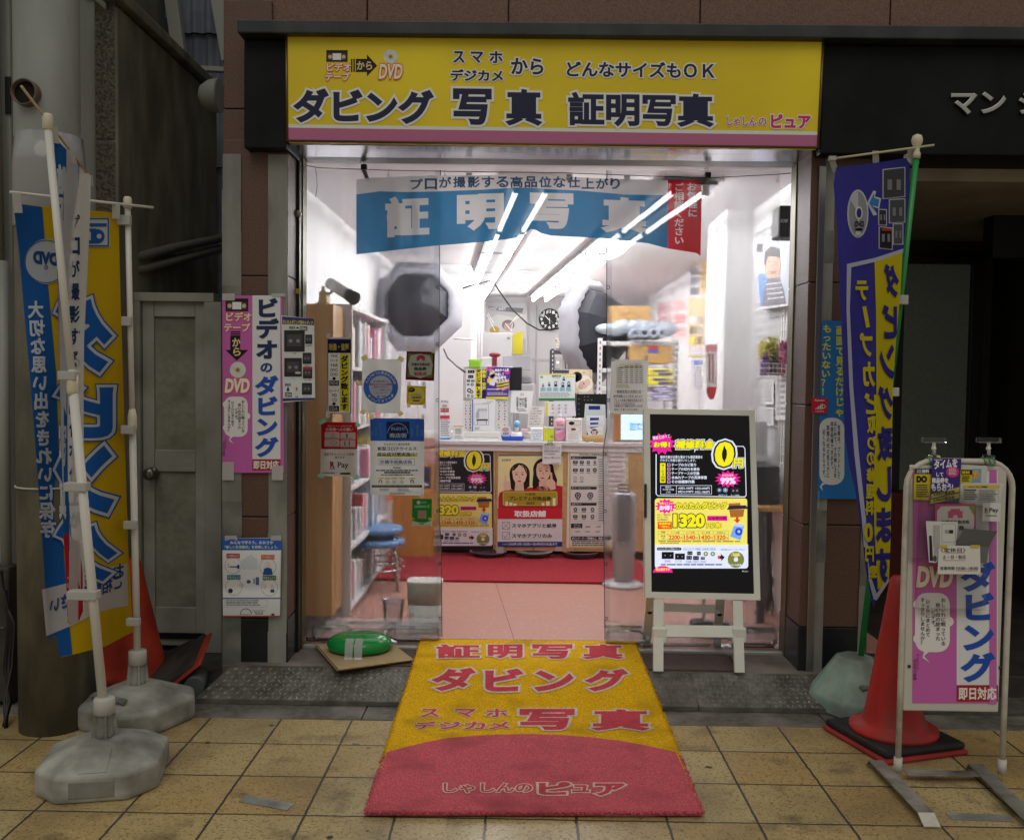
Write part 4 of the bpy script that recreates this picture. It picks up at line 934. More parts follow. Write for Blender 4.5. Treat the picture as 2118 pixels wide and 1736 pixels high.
def f4(A):
    A.ell(1575, 928, 62, '#e6e68a', 1, 66).ell(1536, 884, 26, '#2c2a14', 2, 18).greek(1516, 876, 1556, 892, 2, '#d8d048', 3)
    A.text('ええやん！', 1530, 912, 1610, 930, '#b08c1e', .01, l=4).text('大阪商店街', 1534, 934, 1612, 952, INK, .012, l=4).rect(1545, 962, 1600, 972, '#6c641a', 3)
notice('small yellow square shopping street sticker on the left curtain', [(1500, 850), (1648, 855), (1643, 1002), (1496, 998)], '#d3c01e', f4, z=Z2, tapes=((1505, 820, 1530, 856, 0), (1618, 822, 1646, 860, 0), (1500, 990, 1528, 1020, 0), (1625, 990, 1650, 1026, 0)))
def f5(A):
    A.rect(838, 1133, 1118, 1340, '#c0282e', 1).text('新型コロナウイルス感染予防対策', 890, 1156, 1074, 1170, '#f0dede', .005, l=4).text('お客様へのお願い', 874, 1176, 1086, 1202, '#f4eaea', .03, l=4)
    for (a, b) in ((866, 1208), (988, 1212), (864, 1268), (986, 1272)): A.rrect(a, b, a + 116, b + 56, 8, '#e8e4e2', 2)
    A.ring(930, 1232, 10, 13, '#5c5c60', 3).rect(1030, 1222, 1044, 1250, '#77777c', 3).ell(936, 1292, 26, '#77777c', 3, 12).ell(936, 1292, 22, '#e8e4e2', 4, 9)
    for x in (1022, 1056): A.ell(x, 1284, 5, '#55555a', 3).rect(x - 4, 1290, x + 4, 1312, '#55555a', 3)
    for a, b in ((872, 1252), (994, 1256), (870, 1316), (992, 1320)): A.greek(a, b, a + 100, b + 7, 1, '#8c8c90', 3, .8)
    A.text('当店でキャッシュレス決済', 862, 1368, 1092, 1392, '#3a3036', .012, l=3).text('使えます', 944, 1396, 1020, 1414, '#3a3036', .012, l=3)
    A.text('R', 908, 1436, 944, 1484, '#8c2430', .045, l=3).rect(906, 1488, 946, 1494, '#8c2430', 3).text('Pay', 966, 1440, 1050, 1496, '#4c4448', .02, l=3)
    A.greek(850, 1520, 960, 1530, 1, '#77777c', 2, .8).rect(985, 1522, 1064, 1536, '#3a3a3e', 2)
notice('red and white cashless payment request sheet held by green tape, left curtain', [(838, 1130), (1120, 1145), (1112, 1556), (832, 1546)], '#dbd9d6', f5, z=Z2, tapes=((820, 1115, 872, 1145, -.5), (1104, 1140, 1140, 1168, .6), (810, 1536, 860, 1562, .4), (1085, 1545, 1130, 1575, -.4)), tcol='#7fc4ae')
def f6(A):
    A.poly([(1216, 1102), (1634, 1106), (1634, 1280), (1218, 1276)], '#3e6fc0', 1)
    for x, h in ((1224, 40), (1250, 70), (1284, 100), (1530, 60), (1570, 84), (1604, 50)): A.rect(x, 1240 - h, x + 22, 1240, '#5d88cc', 2)
    A.rect(1342, 1128, 1520, 1262, '#22437c', 2).ring(1430, 1220, 76, 80, '#dfe6f0', 3, a0=180, a1=360).text('がんばろう！', 1378, 1170, 1486, 1196, '#e6ecf4', .02, l=4).text('商店街', 1366, 1216, 1500, 1254, '#e6ecf4', .02, l=4)
    A.text('がんばろう！商店街事業', 1324, 1294, 1522, 1312, INK, .005, l=3).text('新型コロナウイルス', 1274, 1322, 1576, 1352, INK, .018, l=3).text('感染症対策実施中！', 1270, 1366, 1580, 1396, INK, .018, l=3).rect(1268, 1384, 1576, 1400, '#e6dc5a', 1)
    A.frame(1284, 1414, 1560, 1466, 2, '#55555a', 2).text('京橋中央商店街', 1292, 1424, 1540, 1456, '#2a4a8c', .01, l=3)
    A.text('わたしたちは', 1396, 1480, 1452, 1490, '#444', .0, l=3) if 0 else A.greek(1392, 1480, 1452, 1490, 1, '#66666a', 2, .8, 0)
    A.greek(1262, 1500, 1584, 1512, 1, '#44444a', 2, .8, .02).rect(1322, 1514, 1528, 1530, '#c9c9c8', 1).greek(1326, 1516, 1526, 1528, 1, '#44444a', 2, .8, .02).greek(1300, 1536, 1560, 1546, 1, '#77777c', 2, .8, .05)
    for i, x in enumerate((1296, 1350, 1402, 1462, 1540)):
        A.rrect(x - 22, 1560, x + 24, 1570, 4, '#d8cc4a', 2); A.ell(x, 1588, 12, '#e6ded6', 3, 14)
        if i in (0, 4): A.poly([(x - 14, 1604), (x - 13, 1584), (x, 1574), (x + 13, 1584), (x + 14, 1604), (x + 9, 1604), (x + 9, 1588), (x, 1580), (x - 9, 1588), (x - 9, 1604)], '#2a2628', 4)
        else: A.ring(x, 1594, 10, 12, '#77777c', 4)
    A.rect(1230, 1618, 1616, 1634, '#26262c', 2).greek(1240, 1621, 1600, 1631, 1, '#a8a8ac', 3, .7, .1).frame(1230, 1634, 1616, 1676, 1.5, '#8c8c90', 2).greek(1290, 1644, 1376, 1668, 2, '#8c8c90', 2).greek(1430, 1642, 1540, 1672, 3, '#a0a0a4', 2).greek(1366, 1680, 1484, 1690, 1, '#66666a', 2, .7, 0)
notice('blue and white shopping street poster on the left curtain, largest of the notices', [(1214, 1100), (1636, 1104), (1632, 1700), (1218, 1690)], '#ecefee', f6, z=Z2, tapes=((1214, 1068, 1240, 1112, 0), (1612, 1072, 1634, 1112, 0), (1606, 1690, 1632, 1716, 0)))
def f7(A):
    A.rrect(1545, 280, 1690, 300, 8, '#2f9a48', 1).ell(1590, 305, 15, '#e6f0e6', 2).text('扫码享超优汇率', 1558, 326, 1674, 346, '#e8f2e8', .01, l=3).greek(1608, 296, 1658, 316, 2, '#bfe0c4', 2)
    A.rect(1584, 366, 1650, 430, '#d8a896', 1).poly([(1540, 445), (1600, 460), (1640, 460), (1692, 445), (1692, 485), (1538, 485)], '#e6ebe4', 1).ell(1545, 430, 14, '#d8a044', 2, 10).ell(1680, 432, 16, '#e0c890', 2, 12).greek(1598, 466, 1632, 474, 1, '#555', 2, .8, 0)
notice('green payment card on the left curtain beside the black price poster', [(1542, 276), (1693, 278), (1690, 486), (1538, 483)], '#2c9c44', f7, z=(850, 1850, .5184))
# notice on the right curtain
ZR = (2350, 700, .576)
def f8(A):
    A.text('しゃしんのピュア価格表', 220, 1308, 372, 1317, INK, .0, l=2)
    A.frame(203, 1320, 385, 1446, 1.5, '#6a6a6a', 1)
    for k in range(1, 9): A.rect(203, 1320 + 14 * k, 385, 1321 + 14 * k, '#8a8a8a', 1).greek(207, 1323 + 14 * k, 250, 1331 + 14 * k, 1, '#5a5a5a', 2, .6)
    for x in (255, 290, 324, 354):
        A.rect(x, 1320, x + 1, 1446, '#8a8a8a', 1)
        for k in range(9): A.greek(x + 6, 1323 + 14 * k, x + 28, 1331 + 14 * k, 1, '#5a5a5a', 2, .6, .1)
    A.greek(200, 1452, 300, 1480, 4, '#9c9450', 1, .4).greek(222, 1328, 380, 1338, 1, '#c8c04a', 1, .9)
    for s, y, x0, x1, h in (('・価格改定のお知らせ・', 1490, 190, 385, 22), ('原材料高騰により11月1日（水）より', 1524, 180, 378, 18), ('プリント料金の価格を改定させて', 1552, 182, 386, 18), ('いただくことになりました。', 1576, 184, 330, 15), ('お客様にはご迷惑をおかけしますが', 1594, 186, 382, 17), ('何卒ご了承くださいませ。', 1618, 184, 352, 17)):
        A.text(s, x0, y, x1, y + h, '#1a1a1c', .012, l=2)
    for y, a, b in ((1514, 205, 372), (1544, 180, 378), (1572, 184, 386), (1593, 184, 330)): A.line((a, y), (b, y - 1), 1.5, '#1a1a1c', 2)
notice('white sheet with price table and handwritten lines on the right curtain', [(165, 1280), (420, 1284), (412, 1662), (155, 1656)], '#f2f2f0', f8, z=ZR, tapes=((165, 1268, 190, 1292, 0), (395, 1252, 422, 1285, 0), (155, 1650, 180, 1690, 0)))
# sheet of media pictures hanging on the door frame
def f9(A):
    A.poly([(537, 318), (783, 336), (783, 386), (538, 376)], '#3a3470', 1).text('かんたんダビング受付メディア', 544, 340, 776, 374, '#d8d24a', .03, l=3, slope=.06)
    A.text('映像系', 592, 392, 640, 416, '#4a4a50', .01, l=3).poly([(646, 402), (656, 402), (656, 394), (668, 406), (656, 418), (656, 410), (646, 410)], INK, 2).rect(674, 396, 732, 428, '#3a3a48', 2).text('DVD-R', 679, 402, 727, 422, '#e8e8e8', .03, l=4, slope=.05)
    for a, b, c, d, nm in ((553, 424, 712, 590, 'VHS'), (716, 458, 770, 530, 'miniDV'), (696, 598, 764, 684, 'VHS-C'), (554, 638, 690, 782, 'ベータ'), (698, 706, 770, 796, 'V8・Hi8'), (690, 830, 768, 922, 'カセットテープ')):
        A.rrect(a, b, c, d, 5, '#2c2a30', 2).rrect(a + (c - a) * .14, b + (d - b) * .2, c - (c - a) * .14, d - (d - b) * .25, 3, '#4a464c', 3)
        for q in (.32, .68): A.ell(a + (c - a) * q, (b + d) / 2, (c - a) * .09, '#8c888e', 4)
        A.text(nm, (a + c) / 2 - 4 * len(nm), d + 6, (a + c) / 2 + 4 * len(nm), d + 18, '#4a4a50', .0, l=3)
    A.rect(700, 708, 768, 726, '#b03a34', 3).rect(640, 745, 680, 760, '#c8c8cc', 4)
    A.rrect(545, 812, 785, 945, 4, '#d5e0e4', 1).text('音楽系', 558, 832, 606, 856, '#3a3a40', .01, l=3).poly([(576, 864), (590, 864), (590, 884), (598, 884), (583, 900), (568, 884), (576, 884)], '#26262c', 2).rect(560, 904, 612, 938, '#1c1c24', 2).text('CD-R', 564, 910, 608, 932, '#e8e8e8', .03, l=4)
    disc(A, 650, 876, 28, 2, 50); A.text('MD', 640, 932, 662, 944, '#4a4a50', .0, l=3); A.poly([(540, 950), (790, 945), (790, 960), (545, 972)], '#3a3470', 1)
hs = notice('hanging sheet with pictures of tapes and cassettes on the left door frame', [(530, 310), (783, 336), (792, 960), (544, 982)], '#d2d4d4', f9, name='media_sheet', Y=4.38, z=Z2, group='advertising sheets on the shop front', cat='poster')
g = MB(); g.tube([P(609, 654, 4.38), P(618, 598, 4.42), P(630, 657, 4.38)], .001, '#77777a', 5); g.build('hanging_string', hs)
g = MB(); x0, x1, z0, z1 = bxy(604, 597, 621, 607, 4.575); g.box((x0, 4.568, z0), (x1, 4.578, z1), '#b8a428', .002); tag(g.build('yellow_latch'), 'small yellow tag on the left door frame above the media sheet', 'tag')
for u, v, nm in ((617, 442, 'left'),):
    c = P(u, v, 4.578); tag(MB().lathe(c, [(.016, .01), (.016, -.012), (.012, -.018), (.004, -.019)], M('#a8a49a', .35, .7), 18, axis='Y').box(c + Vector((-.003, -.024, -.012)), c + Vector((.003, -.015, .004)), '#6c685e').build('door_lock'), 'round metal lock on the left door frame', 'lock')
# posters on the pillars
PG = 'advertising sheets on the shop front'
def pinkposter(A, x0, y0, k, full=True, bub=True):
    """pink and white dubbing poster: 500 units wide, 1365 high from its top left corner"""
    X_ = lambda x: x0 + x * k; Y_ = lambda y: y0 + y * k
    def T(t, a, b, c, d, col, bo, halo=None, l=4, **kw): A.text(t, X_(a), Y_(b), X_(c), Y_(d), col, bo, halo, l, **kw)
    A.rect(X_(232), Y_(0 if full else 142), X_(448), Y_(1262), '#e0e2e6', 1)
    if full:
        vhs(A, X_(26), Y_(24), X_(200), Y_(122))
        T('ビデオ', 30, 130, 226, 200, '#efe2d4', .03, (OR, .05)); T('テープ', 15, 215, 215, 280, '#efe2d4', .03, (OR, .05))
        for q in (276, 292, 308): A.rect(X_(64), Y_(q), X_(140), Y_(q + 9), '#1a120c', 2)
        A.poly([(X_(62), Y_(318)), (X_(138), Y_(318)), (X_(138), Y_(420)), (X_(200), Y_(420)), (X_(112), Y_(502)), (X_(24), Y_(420)), (X_(62), Y_(420))], '#1a120c', 2)
        T('か', 78, 328, 142, 396, '#e6cf9c', .03); T('ら', 84, 402, 142, 466, '#e6cf9c', .03)
        disc(A, X_(120), Y_(574), 62 * k)
        A.vtext('ビデオ', X_(258), X_(432), Y_(20), Y_(500), '#20305c', .05, l=4); A.vtext('の', X_(290), X_(392), Y_(510), Y_(600), '#20408c', .04, l=4)
    T('DVD', 18, 640, 206, 752, '#f2ece0', .05, (OR, .05), skew=.1)
    A.vtext('ダビング', X_(254), X_(430), Y_(620), Y_(1250), '#2350b4', .05, l=4)
    A.rrect(X_(14), Y_(780), X_(196), Y_(1090), 60 * k, '#e8e6e6', 1)
    for i, (a, b) in enumerate(((30, 830), (8, 900), (30, 1000))): A.ell(X_(30 + (i % 2) * 160), Y_(840 + i * 90), 26 * k, '#e8e6e6', 2)
    A.poly([(X_(62), Y_(1080)), (X_(96), Y_(1080)), (X_(60), Y_(1110)), (X_(90), Y_(1145)), (X_(52), Y_(1118))], '#e8e6e6', 3)
    for s, a, b, d in (('おしいれに眠っている', 148, 806, 1056), ('思い出の詰まった', 120, 832, 1030), ('ビデオ。', 96, 868, 972), ('DVDにまとめて', 68, 814, 1010), ('すっきりしませんか？', 40, 804, 1054)): A.vtext(s, X_(a), X_(a + 26), Y_(b), Y_(d), '#3a3a48', .012, l=4)
    A.rect(X_(232), Y_(1262), X_(448), Y_(1348), '#a3262c', 2); T('即日対応', 240, 1272, 440, 1340, '#efe6e0', .035, l=4)
    A.vtext('思い出を大切にする', X_(20), X_(34), Y_(1100), Y_(1180), '#5a2448', .0, l=4); A.vtext('ひろカバ店長', X_(2), X_(22), Y_(1124), Y_(1236), '#5a2448', .01, l=4)
A = Art(onY(4.398)).z(*Z2).base([(75, 155), (540, 160), (555, 1522), (78, 1524)], '#c865b4', .001); pinkposter(A, 76, 156, 1.0)
po = A.build('dubbing_poster'); tag(po, 'tall pink and white dubbing poster taped to the left pillar', 'poster', PG)
for a, b, c, d in ((75, 140, 172, 195), (455, 140, 560, 165), (75, 1440, 165, 1580), (458, 1470, 545, 1580)):
    B = Art(onY(4.394)).z(*Z2).brect(a, b, c, d, TP, .0004); B.build('tape', po)
def wavy(u, v): return P(u, v, 4.398 - .014 * abs(math.sin((v - 1112) * .03)) - .006 * math.sin(u * .06 + v * .02))
def f10(A):
    A.rect(75, 580, 532, 672, '#2a5cb0', 1).text('みんなで守ろう。おおさか', 136, 600, 470, 626, '#e6ecf4', .02, l=3).text('「新しい生活様式」を実践しましょう。', 96, 636, 506, 660, '#d8e6d0', .02, l=3)
    A.rrect(82, 676, 520, 1036, 14, '#e2e4e6', 2).poly([(230, 745), (300, 705), (350, 745), (350, 820), (230, 820)], '#c8d2dc', 3)
    for x, y, c, s in ((160, 790, '#b83c50', '人との間隔をあけよう'), (427, 800, '#c8643c', 'マスクを着用しよう'), (165, 955, '#2c7c94', '手洗いをしよう'), (440, 960, '#3c7c54', '換気をしよう')):
        A.ring(x, y, 62, 65, '#8c9098', 3); A.rect(x - 52, y - 92, x + 52, y - 56, c, 3).text(s, x - 46, y - 84, x + 46, y - 66, '#f0eaea', .0, l=5)
    A.line((135, 800), (190, 800), 8, '#26407c', 4).ell(200, 800, 10, '#26406c', 4, 18).ell(124, 790, 9, '#c8ccd2', 4, 20).ell(427, 782, 24, '#dcd6d0', 4, 26).poly([(390, 862), (398, 815), (427, 805), (458, 815), (466, 862)], '#26509c', 5)
    A.ell(140, 985, 18, '#22283c', 4).ell(224, 940, 22, '#c8ccd2', 4, 12).ell(404, 950, 14, '#d8d4d0', 4, 22).ell(462, 955, 14, '#d8d4d0', 4, 20).rect(448, 975, 478, 998, '#26406c', 4)
    A.ell(280, 915, 16, '#3c5a9c', 4, 14).rect(264, 926, 304, 990, '#dfe2e8', 3).rect(335, 880, 360, 940, '#56689c', 4).rect(316, 890, 330, 930, '#8c98b4', 4)
    A.rect(75, 1040, 532, 1048, '#3c5ca4', 1).frame(90, 1052, 424, 1110, 1.5, '#9a9ca0', 2).greek(106, 1058, 410, 1104, 4, '#55585e', 2, .4).rect(80, 1176, 530, 1184, '#b84a4a', 1)
    A.ring(258, 1166, 40, 45, '#3a3a40', 2, a0=180, a1=360).greek(212, 1166, 300, 1172, 1, '#3a3a40', 2).text('みんなで守ろう。', 310, 1130, 412, 1144, '#3a3a40', .0, l=3).text('新生活', 326, 1146, 392, 1158, '#3a3a40', .0, l=3).greek(330, 1162, 394, 1170, 1, '#3a3a40', 2).ell(466, 1168, 14, '#3a3a40', 2, 7)
notice('crumpled blue and white public health leaflet low on the left pillar', [(75, 580), (532, 576), (520, 1180), (80, 1182)], '#d6d8da', f10, name='health_leaflet', z=(850, 1850, .5184), mp=wavy, grid=(9, 5), tapes=((95, 560, 190, 610, 0), (450, 560, 530, 605, 0)), group=PG, cat='poster')
# blue poster on right pillar + red sticker
def f11(A):
    A.vtext('もったいない？！', 374, 446, 765, 1318, '#d6d63a', .03, l=3, drift=-16); A.vtext('画面で見るだけじゃ', 476, 550, 775, 1480, '#d6d63a', .03, l=3, drift=-8)
    A.rrect(350, 1485, 542, 2002, 80, '#d9dcdc', 1).poly([(372, 1985), (400, 1992), (366, 2010), (376, 2050), (352, 2016)], '#d9dcdc', 2)
    for s, a, b, d in (('写真は、プリントして', 488, 1540, 1960), ('はじめて、その美しさを', 460, 1510, 1950), ('本領発揮できます。', 434, 1510, 1905), ('実際の光の見え方に', 404, 1540, 1950), ('近くなるからです。', 372, 1572, 1970)): A.vtext(s, a, a + 24, b, d, '#3a4a68', .012, l=3)
    A.vtext('ひろカバ店長', 334, 350, 2050, 2180, '#c8dcec', .0, l=3)
A_pts = [(355, 735), (690, 742), (690, 2112), (330, 2108)]
notice('tall bright blue poster with yellow lettering on the right pillar', A_pts, '#2374bc', f11, name='photo_poster', Y=4.39, z=(3096, 900, .5184), group=PG, cat='poster')
def f12(A):
    A.text('Rakuten', 314, 1342, 390, 1358, '#f0dcdc', .02, l=2).text('つながる', 314, 1426, 386, 1444, '#f0dcdc', .01, l=2)
    for k in range(5): A.rect(318 + k * 12, 1412 - k * 9, 326 + k * 12, 1418, '#f0e6e6', 2)
    A.ring(382, 1398, 10, 15, '#f0e6e6', 2)
notice('small square red sticker with white signal bars at the edge of the blue poster', [(292, 1330), (416, 1334), (412, 1455), (288, 1450)], '#c2233c', f12, name='red_sticker', Y=4.383, z=(3096, 900, .5184), group=PG, cat='sticker')
# dummy camera on the left
sc_ = thing('security_camera', 'white tubular security camera aimed down over the wooden cabinet', 'camera', P(703, 598, 5.0))
a, b = P(682, 585, 5.05), P(722, 610, 4.95); g = MB(); g.bar(a, b, .03, '#d8d8da', seg=18); g.build('camera_body', sc_)
g = MB(); d = (b - a).normalized(); g.bar(b - d * .004, b + d * .05, .032, '#1a1a1c', .036, seg=18); g.build('lens_hood', sc_)
g = MB(); g.tube([a + d * .03 + Vector((0, 0, -.03)), a + Vector((-.06, .02, -.10)), P(640, 640, 5.06), P(632, 650, 5.06)], .008, '#c8c8ca', 8); g.build('camera_arm', sc_)
# ================================================================ STREET FURNITURE
# ramp plates
platem = N('checker_plate', '#5f5c58', '#7b7873', 18, .4, .0006, .35, c3='#4d4943', scale3=5, rvar=.08)
def rampz(Y): return .028 + max(0, min(1, (Y - 4.13) / .222)) * .082
for i, (xa, xb) in enumerate(((-1.44, -.757), (-.753, .03), (.034, .80), (.804, 1.40))):
    t = MB(); y0, y1 = 4.125, 4.351; h = lambda x, y, d: Vector((x, y, .026 + (y - y0) / (y1 - y0) * .084 + d)); sk = .0
    xl0, xl1 = (xa, xa + .10) if i == 0 else (xa - .004, xa - .012) if i < 3 else (xa, xa - .012)
    top = [h(xl0, y0, 0), h(xb, y0, 0), h(xb, y1, 0), h(xl1, y1, 0)]; bot = [p - Vector((0, 0, .02 if k < 2 else .09)) for k, p in enumerate(top)]
    t.quad(top, platem)
    for k in range(4): t.quad([top[k], top[(k + 1) % 4], bot[(k + 1) % 4], bot[k]], platem)
    s_ = .027; ny = int((y1 - y0) / s_)
    for a in range(int((xb - xa) / s_) - 0):
        for b in range(ny):
            x, y = xa + (a + .6) * s_, y0 + (b + .6) * s_
            if x < (xl0 + (xl1 - xl0) * (y - y0) / (y1 - y0)) + .012 or x > xb - .012: continue
            sg_ = 1 if (a + b) % 2 else -1; dx, dy = .0105, .0105 * sg_; wx, wy = .0034, -.0034 * sg_
            q = [h(x - dx, y - dy, 0), h(x + wx, y + wy, .0035), h(x + dx, y + dy, 0), h(x - wx, y - wy, .0028)]
            m_ = h(x, y, .0042)
            c0, c1, c2, c3, c4 = [t.bm.verts.new(p) for p in (q[0], h(x + wx * 1.5, y + wy * 1.5, 0), q[2], h(x - wx * 1.5, y - wy * 1.5, 0), m_)]
            t._fin([t.bm.faces.new(f) for f in ((c0, c1, c4), (c1, c2, c4), (c2, c3, c4), (c3, c0, c4))], platem)
    tag(t.build('ramp_plate'), ['checker plate ramp at the far left below the pillar poster', 'checker plate ramp partly under the left half of the door mat', 'checker plate ramp partly under the right half of the door mat', 'checker plate ramp at right below the lit screen stand'][i], 'ramp', 'steel ramps along the shop step')
# dark foam mats on the step
fmat = N('foam_mat', '#4a3a38', '#574543', 40, .85, .001)
for xa, xb, lab in ((-.62, -.47, 'dark brown foam mat edge between cardboard and door mat'), (.61, 1.03, 'dark brown foam mat under the feet of the lit screen')):
    g = MB(); g.box((xa, 4.37, .108), (xb, 4.63, .117), fmat, .002)
    for k in range(5): g.box((xb + .001, 4.385 + k * .05, .108), (xb + .018, 4.41 + k * .05, .116), fmat, .001)
    tag(g.build('foam_mat'), lab, 'mat')
# door mat
def piece(Y):
    if Y > 4.352: return .113 if Y < 4.66 else .115
    if Y > 4.125: return .028 + (Y - 4.125) / .227 * .084
    return .0045 + .022 * max(0, 1 - (4.125 - Y) / .07)
MZ = [sum(piece(1 + i * .01 + k * .014) for k in range(-4, 5)) / 9 + .017 for i in range(720)]
def matz(Y):
    f = max(0, min(718.9, (Y - 1) / .01)); i = int(f); return MZ[i] + (MZ[i + 1] - MZ[i]) * (f - i)
def matmap(u, v):
    d = _ray(u, v); lo, hi = 1.5, 7.0
    for _ in range(22):
        m = (lo + hi) / 2; p = CAM + d * (m / d.y)
        if p.z > matz(p.y): lo = m
        else: hi = m
    p = CAM + d * (lo / d.y); p.z = matz(p.y); return p
def pile(h):
    k = ('pile', h)
    if k in _mc: return _mc[k]
    r, gg, b_ = [int(h[i:i + 2], 16) for i in (1, 3, 5)]; f = lambda s: '#%02x%02x%02x' % tuple(min(255, int(c * s)) for c in (r, gg, b_))
    m = N('carpet_pile', f(.80), f(1.06), 210, .95, .007, c3=f(.72), scale3=5, detail=5, lo3=.5, hi3=.8); m.node_tree.nodes['Principled BSDF'].inputs['Specular IOR Level'].default_value = .1
    _mc[k] = m; return m
A = Art(matmap, (0, -.1, 1), .0007, pile); A.z(1300, 2500, .7554)
A.base([(508, 70), (1640, 82), (2000, 985), (216, 983)], '#f2bc1e', 0)
arc = [(330, 668), (420, 645), (520, 620), (640, 597), (800, 582), (950, 576), (1100, 574), (1250, 579), (1400, 590), (1550, 608), (1700, 634), (1858, 670)]
A.poly(arc + [(2000, 985), (216, 983)], '#da6672', 1)
RD, HL = '#d8505f', '#ecd8c6'
def mt(s, a, b, c, d, bo=.05, hw=.06, l=5, **k): A.text(s, a, b, c, d, RD, bo, (HL, hw), l, **k)
for ch, a, c in (('証', 590, 820), ('明', 862, 1046), ('写', 1098, 1310), ('真', 1362, 1582)): mt(ch, a, 102, c, 176 + (a - 590) * .006, .04, .055)
for ch, a, b, c, d in (('ダ', 562, 226, 800, 350), ('ビ', 846, 230, 1052, 352), ('ン', 1104, 240, 1318, 352), ('グ', 1372, 232, 1606, 352)): mt(ch, a, b, c, d)
for ch, a, c in (('ス', 505, 606), ('マ', 690, 800), ('ホ', 850, 968)): mt(ch, a, 444, c, 488, .03, .05)
for i, ch in enumerate('デジカメ'): mt(ch, 475 + i * 130, 512, 590 + i * 130, 552, .03, .05)
mt('写', 1030, 444, 1322, 556, .045, .05); mt('真', 1408, 446, 1722, 560, .04, .05)
mt('しゃしんの', 628, 838, 1096, 888, .025, .07); mt('ピ', 1130, 832, 1300, 900, .05, .07); mt('ュ', 1310, 848, 1400, 886, .04, .07); mt('ア', 1430, 838, 1590, 904, .05, .07)
MO = A.build('door_mat', None, grid=(22, 5)); tag(MO, 'yellow and pink carpet mat with pink lettering over the doorstep', 'mat')
g = MB(); yl, pk = pile('#e8b01c'), pile('#d4606c')
sides = [[(508 + (216 - 508) * k / 30, 70 + 913 * k / 30) for k in range(31)], [(1640 + 360 * k / 30, 82 + 903 * k / 30) for k in range(31)], [(216 + 1784 * k / 30, 983 + 2 * k / 30) for k in range(31)], [(508 + 1132 * k / 30, 70 + 12 * k / 30) for k in range(31)]]
rr = random.Random(2)
for s in sides:
    for p, q in zip(s, s[1:]):
        a, b = matmap(*A.X(*p)), matmap(*A.X(*q)); m = pk if p[1] > 668 else yl
        g.quad([a, b, b - Vector((0, 0, .014)), a - Vector((0, 0, .014))], m)
        n = 9
        ctr = matmap(*A.X(1080, 600))
        for j in range(n):
            e = a.lerp(b, rr.random()); o = (e - ctr); o.z = 0; o.normalize(); tip = e + o * rr.uniform(.002, .009) + Vector((rr.uniform(-.004, .004), rr.uniform(-.004, .004), rr.uniform(-.008, -.001)))
            g.flat(e - o * .006 + Vector((0, 0, .001)), tip, Vector((o.y, -o.x, 0)) * .006, m, .003)
adopt(g.build('mat_edge'), MO)
# pavement patches and stains
pm = N('metal_tape', '#8a8b86', '#a2a39d', 12, .5, .0005, .2, c3='#6d6d68', scale3=8)
for pts, lab in (((( 509.8, 1642), (609.8, 1660.3), (593.3, 1674.2), (493.7, 1655.9)), 'worn silver strip stuck on the pavement left of the door mat'), (((1955, 1678.7), (2086, 1683.5), (2096, 1697.4), (1969, 1692.6)), 'worn silver strip on the pavement in front of the sign stand'), (((1229, 1670), (1350, 1671.5), (1354, 1686), (1231, 1685)), 'silver strip half hidden under the front of the door mat')):
    tp = [G(u, v, .0035) for u, v in pts]; g = MB(); g.quad(tp, pm)
    for k in range(4): g.quad([tp[k], tp[(k + 1) % 4], tp[(k + 1) % 4] - Vector((0, 0, .003)), tp[k] - Vector((0, 0, .003))], pm)
    tag(g.build('floor_strip'), lab, 'floor strip')
g = MB()
for (u, v, r, c) in ((1466, 1585, 9, '#5a3a1c'), (683, 1730, 8, '#2e3034'), (735, 1538, 11, '#6f6c66'), (762, 1546, 6, '#66625c'), (562, 1499, 8, '#4a4a48'), (430, 1535, 9, '#4c3c24'), (1838, 1615, 7, '#b9a77c'), (1900, 1622, 7, '#b9a77c'), (1965, 1640, 6, '#b9a77c'), (760, 1717, 4, '#3a3630')):
    c0 = G(u, v, .0015); k_ = random.Random(int(u)); n = 14
    g.quad([c0 + Vector((math.cos(k * 2 * math.pi / n) * r / 600 * k_.uniform(.6, 1.3), math.sin(k * 2 * math.pi / n) * r / 600 * k_.uniform(.4, 1), 0)) for k in range(n)], M(c, .75))
tag(g.build('pavement_stains'), kind='stuff')
# cardboard with the green plastic base
kb = N('cardboard', '#a08b66', '#b09a74', 20, .85, .0005, stretch=(1, 8, 1))
t = thing('cardboard_sheet', 'two layers of brown cardboard lying by the left door frame', 'cardboard', G(750, 1350, .12))
for z, dx, nm in ((.1245, 0, 'lower'), (.1315, .008, 'upper')):
    pts = [G(u, v, z) + Vector((dx, dx, 0)) for u, v in ((651, 1333), (697, 1385), (852, 1364), (806, 1329))]
    g = MB(); g.quad(pts, kb)
    lo = [p - Vector((0, 0, .005)) for p in pts]; g.quad(lo, kb)
    for k in range(4): g.quad([pts[k], pts[(k + 1) % 4], lo[(k + 1) % 4], lo[k]], M('#8a7048', .9))
    g.build('cardboard_layer', t)
c = G(740, 1350, .1325); gb = thing('green_plastic_disc', 'glossy round green plastic base taped onto the cardboard sheet', 'plastic disc', c)
g = MB(); g.lathe(c + Vector((0, .055, 0)), [(.125, 0), (.152, .012), (.160, .032), (.150, .055), (.12, .072), (.08, .078), (.03, .080), (.001, .080)], M('#128a3c', .18), 40, sy=.82); g.build('disc_body', gb)
g = MB(); cc = c + Vector((.015, .055, 0)); tpv = [(-.168, -.006), (-.135, .0), (-.133, .026), (-.125, .058), (-.09, .079)]
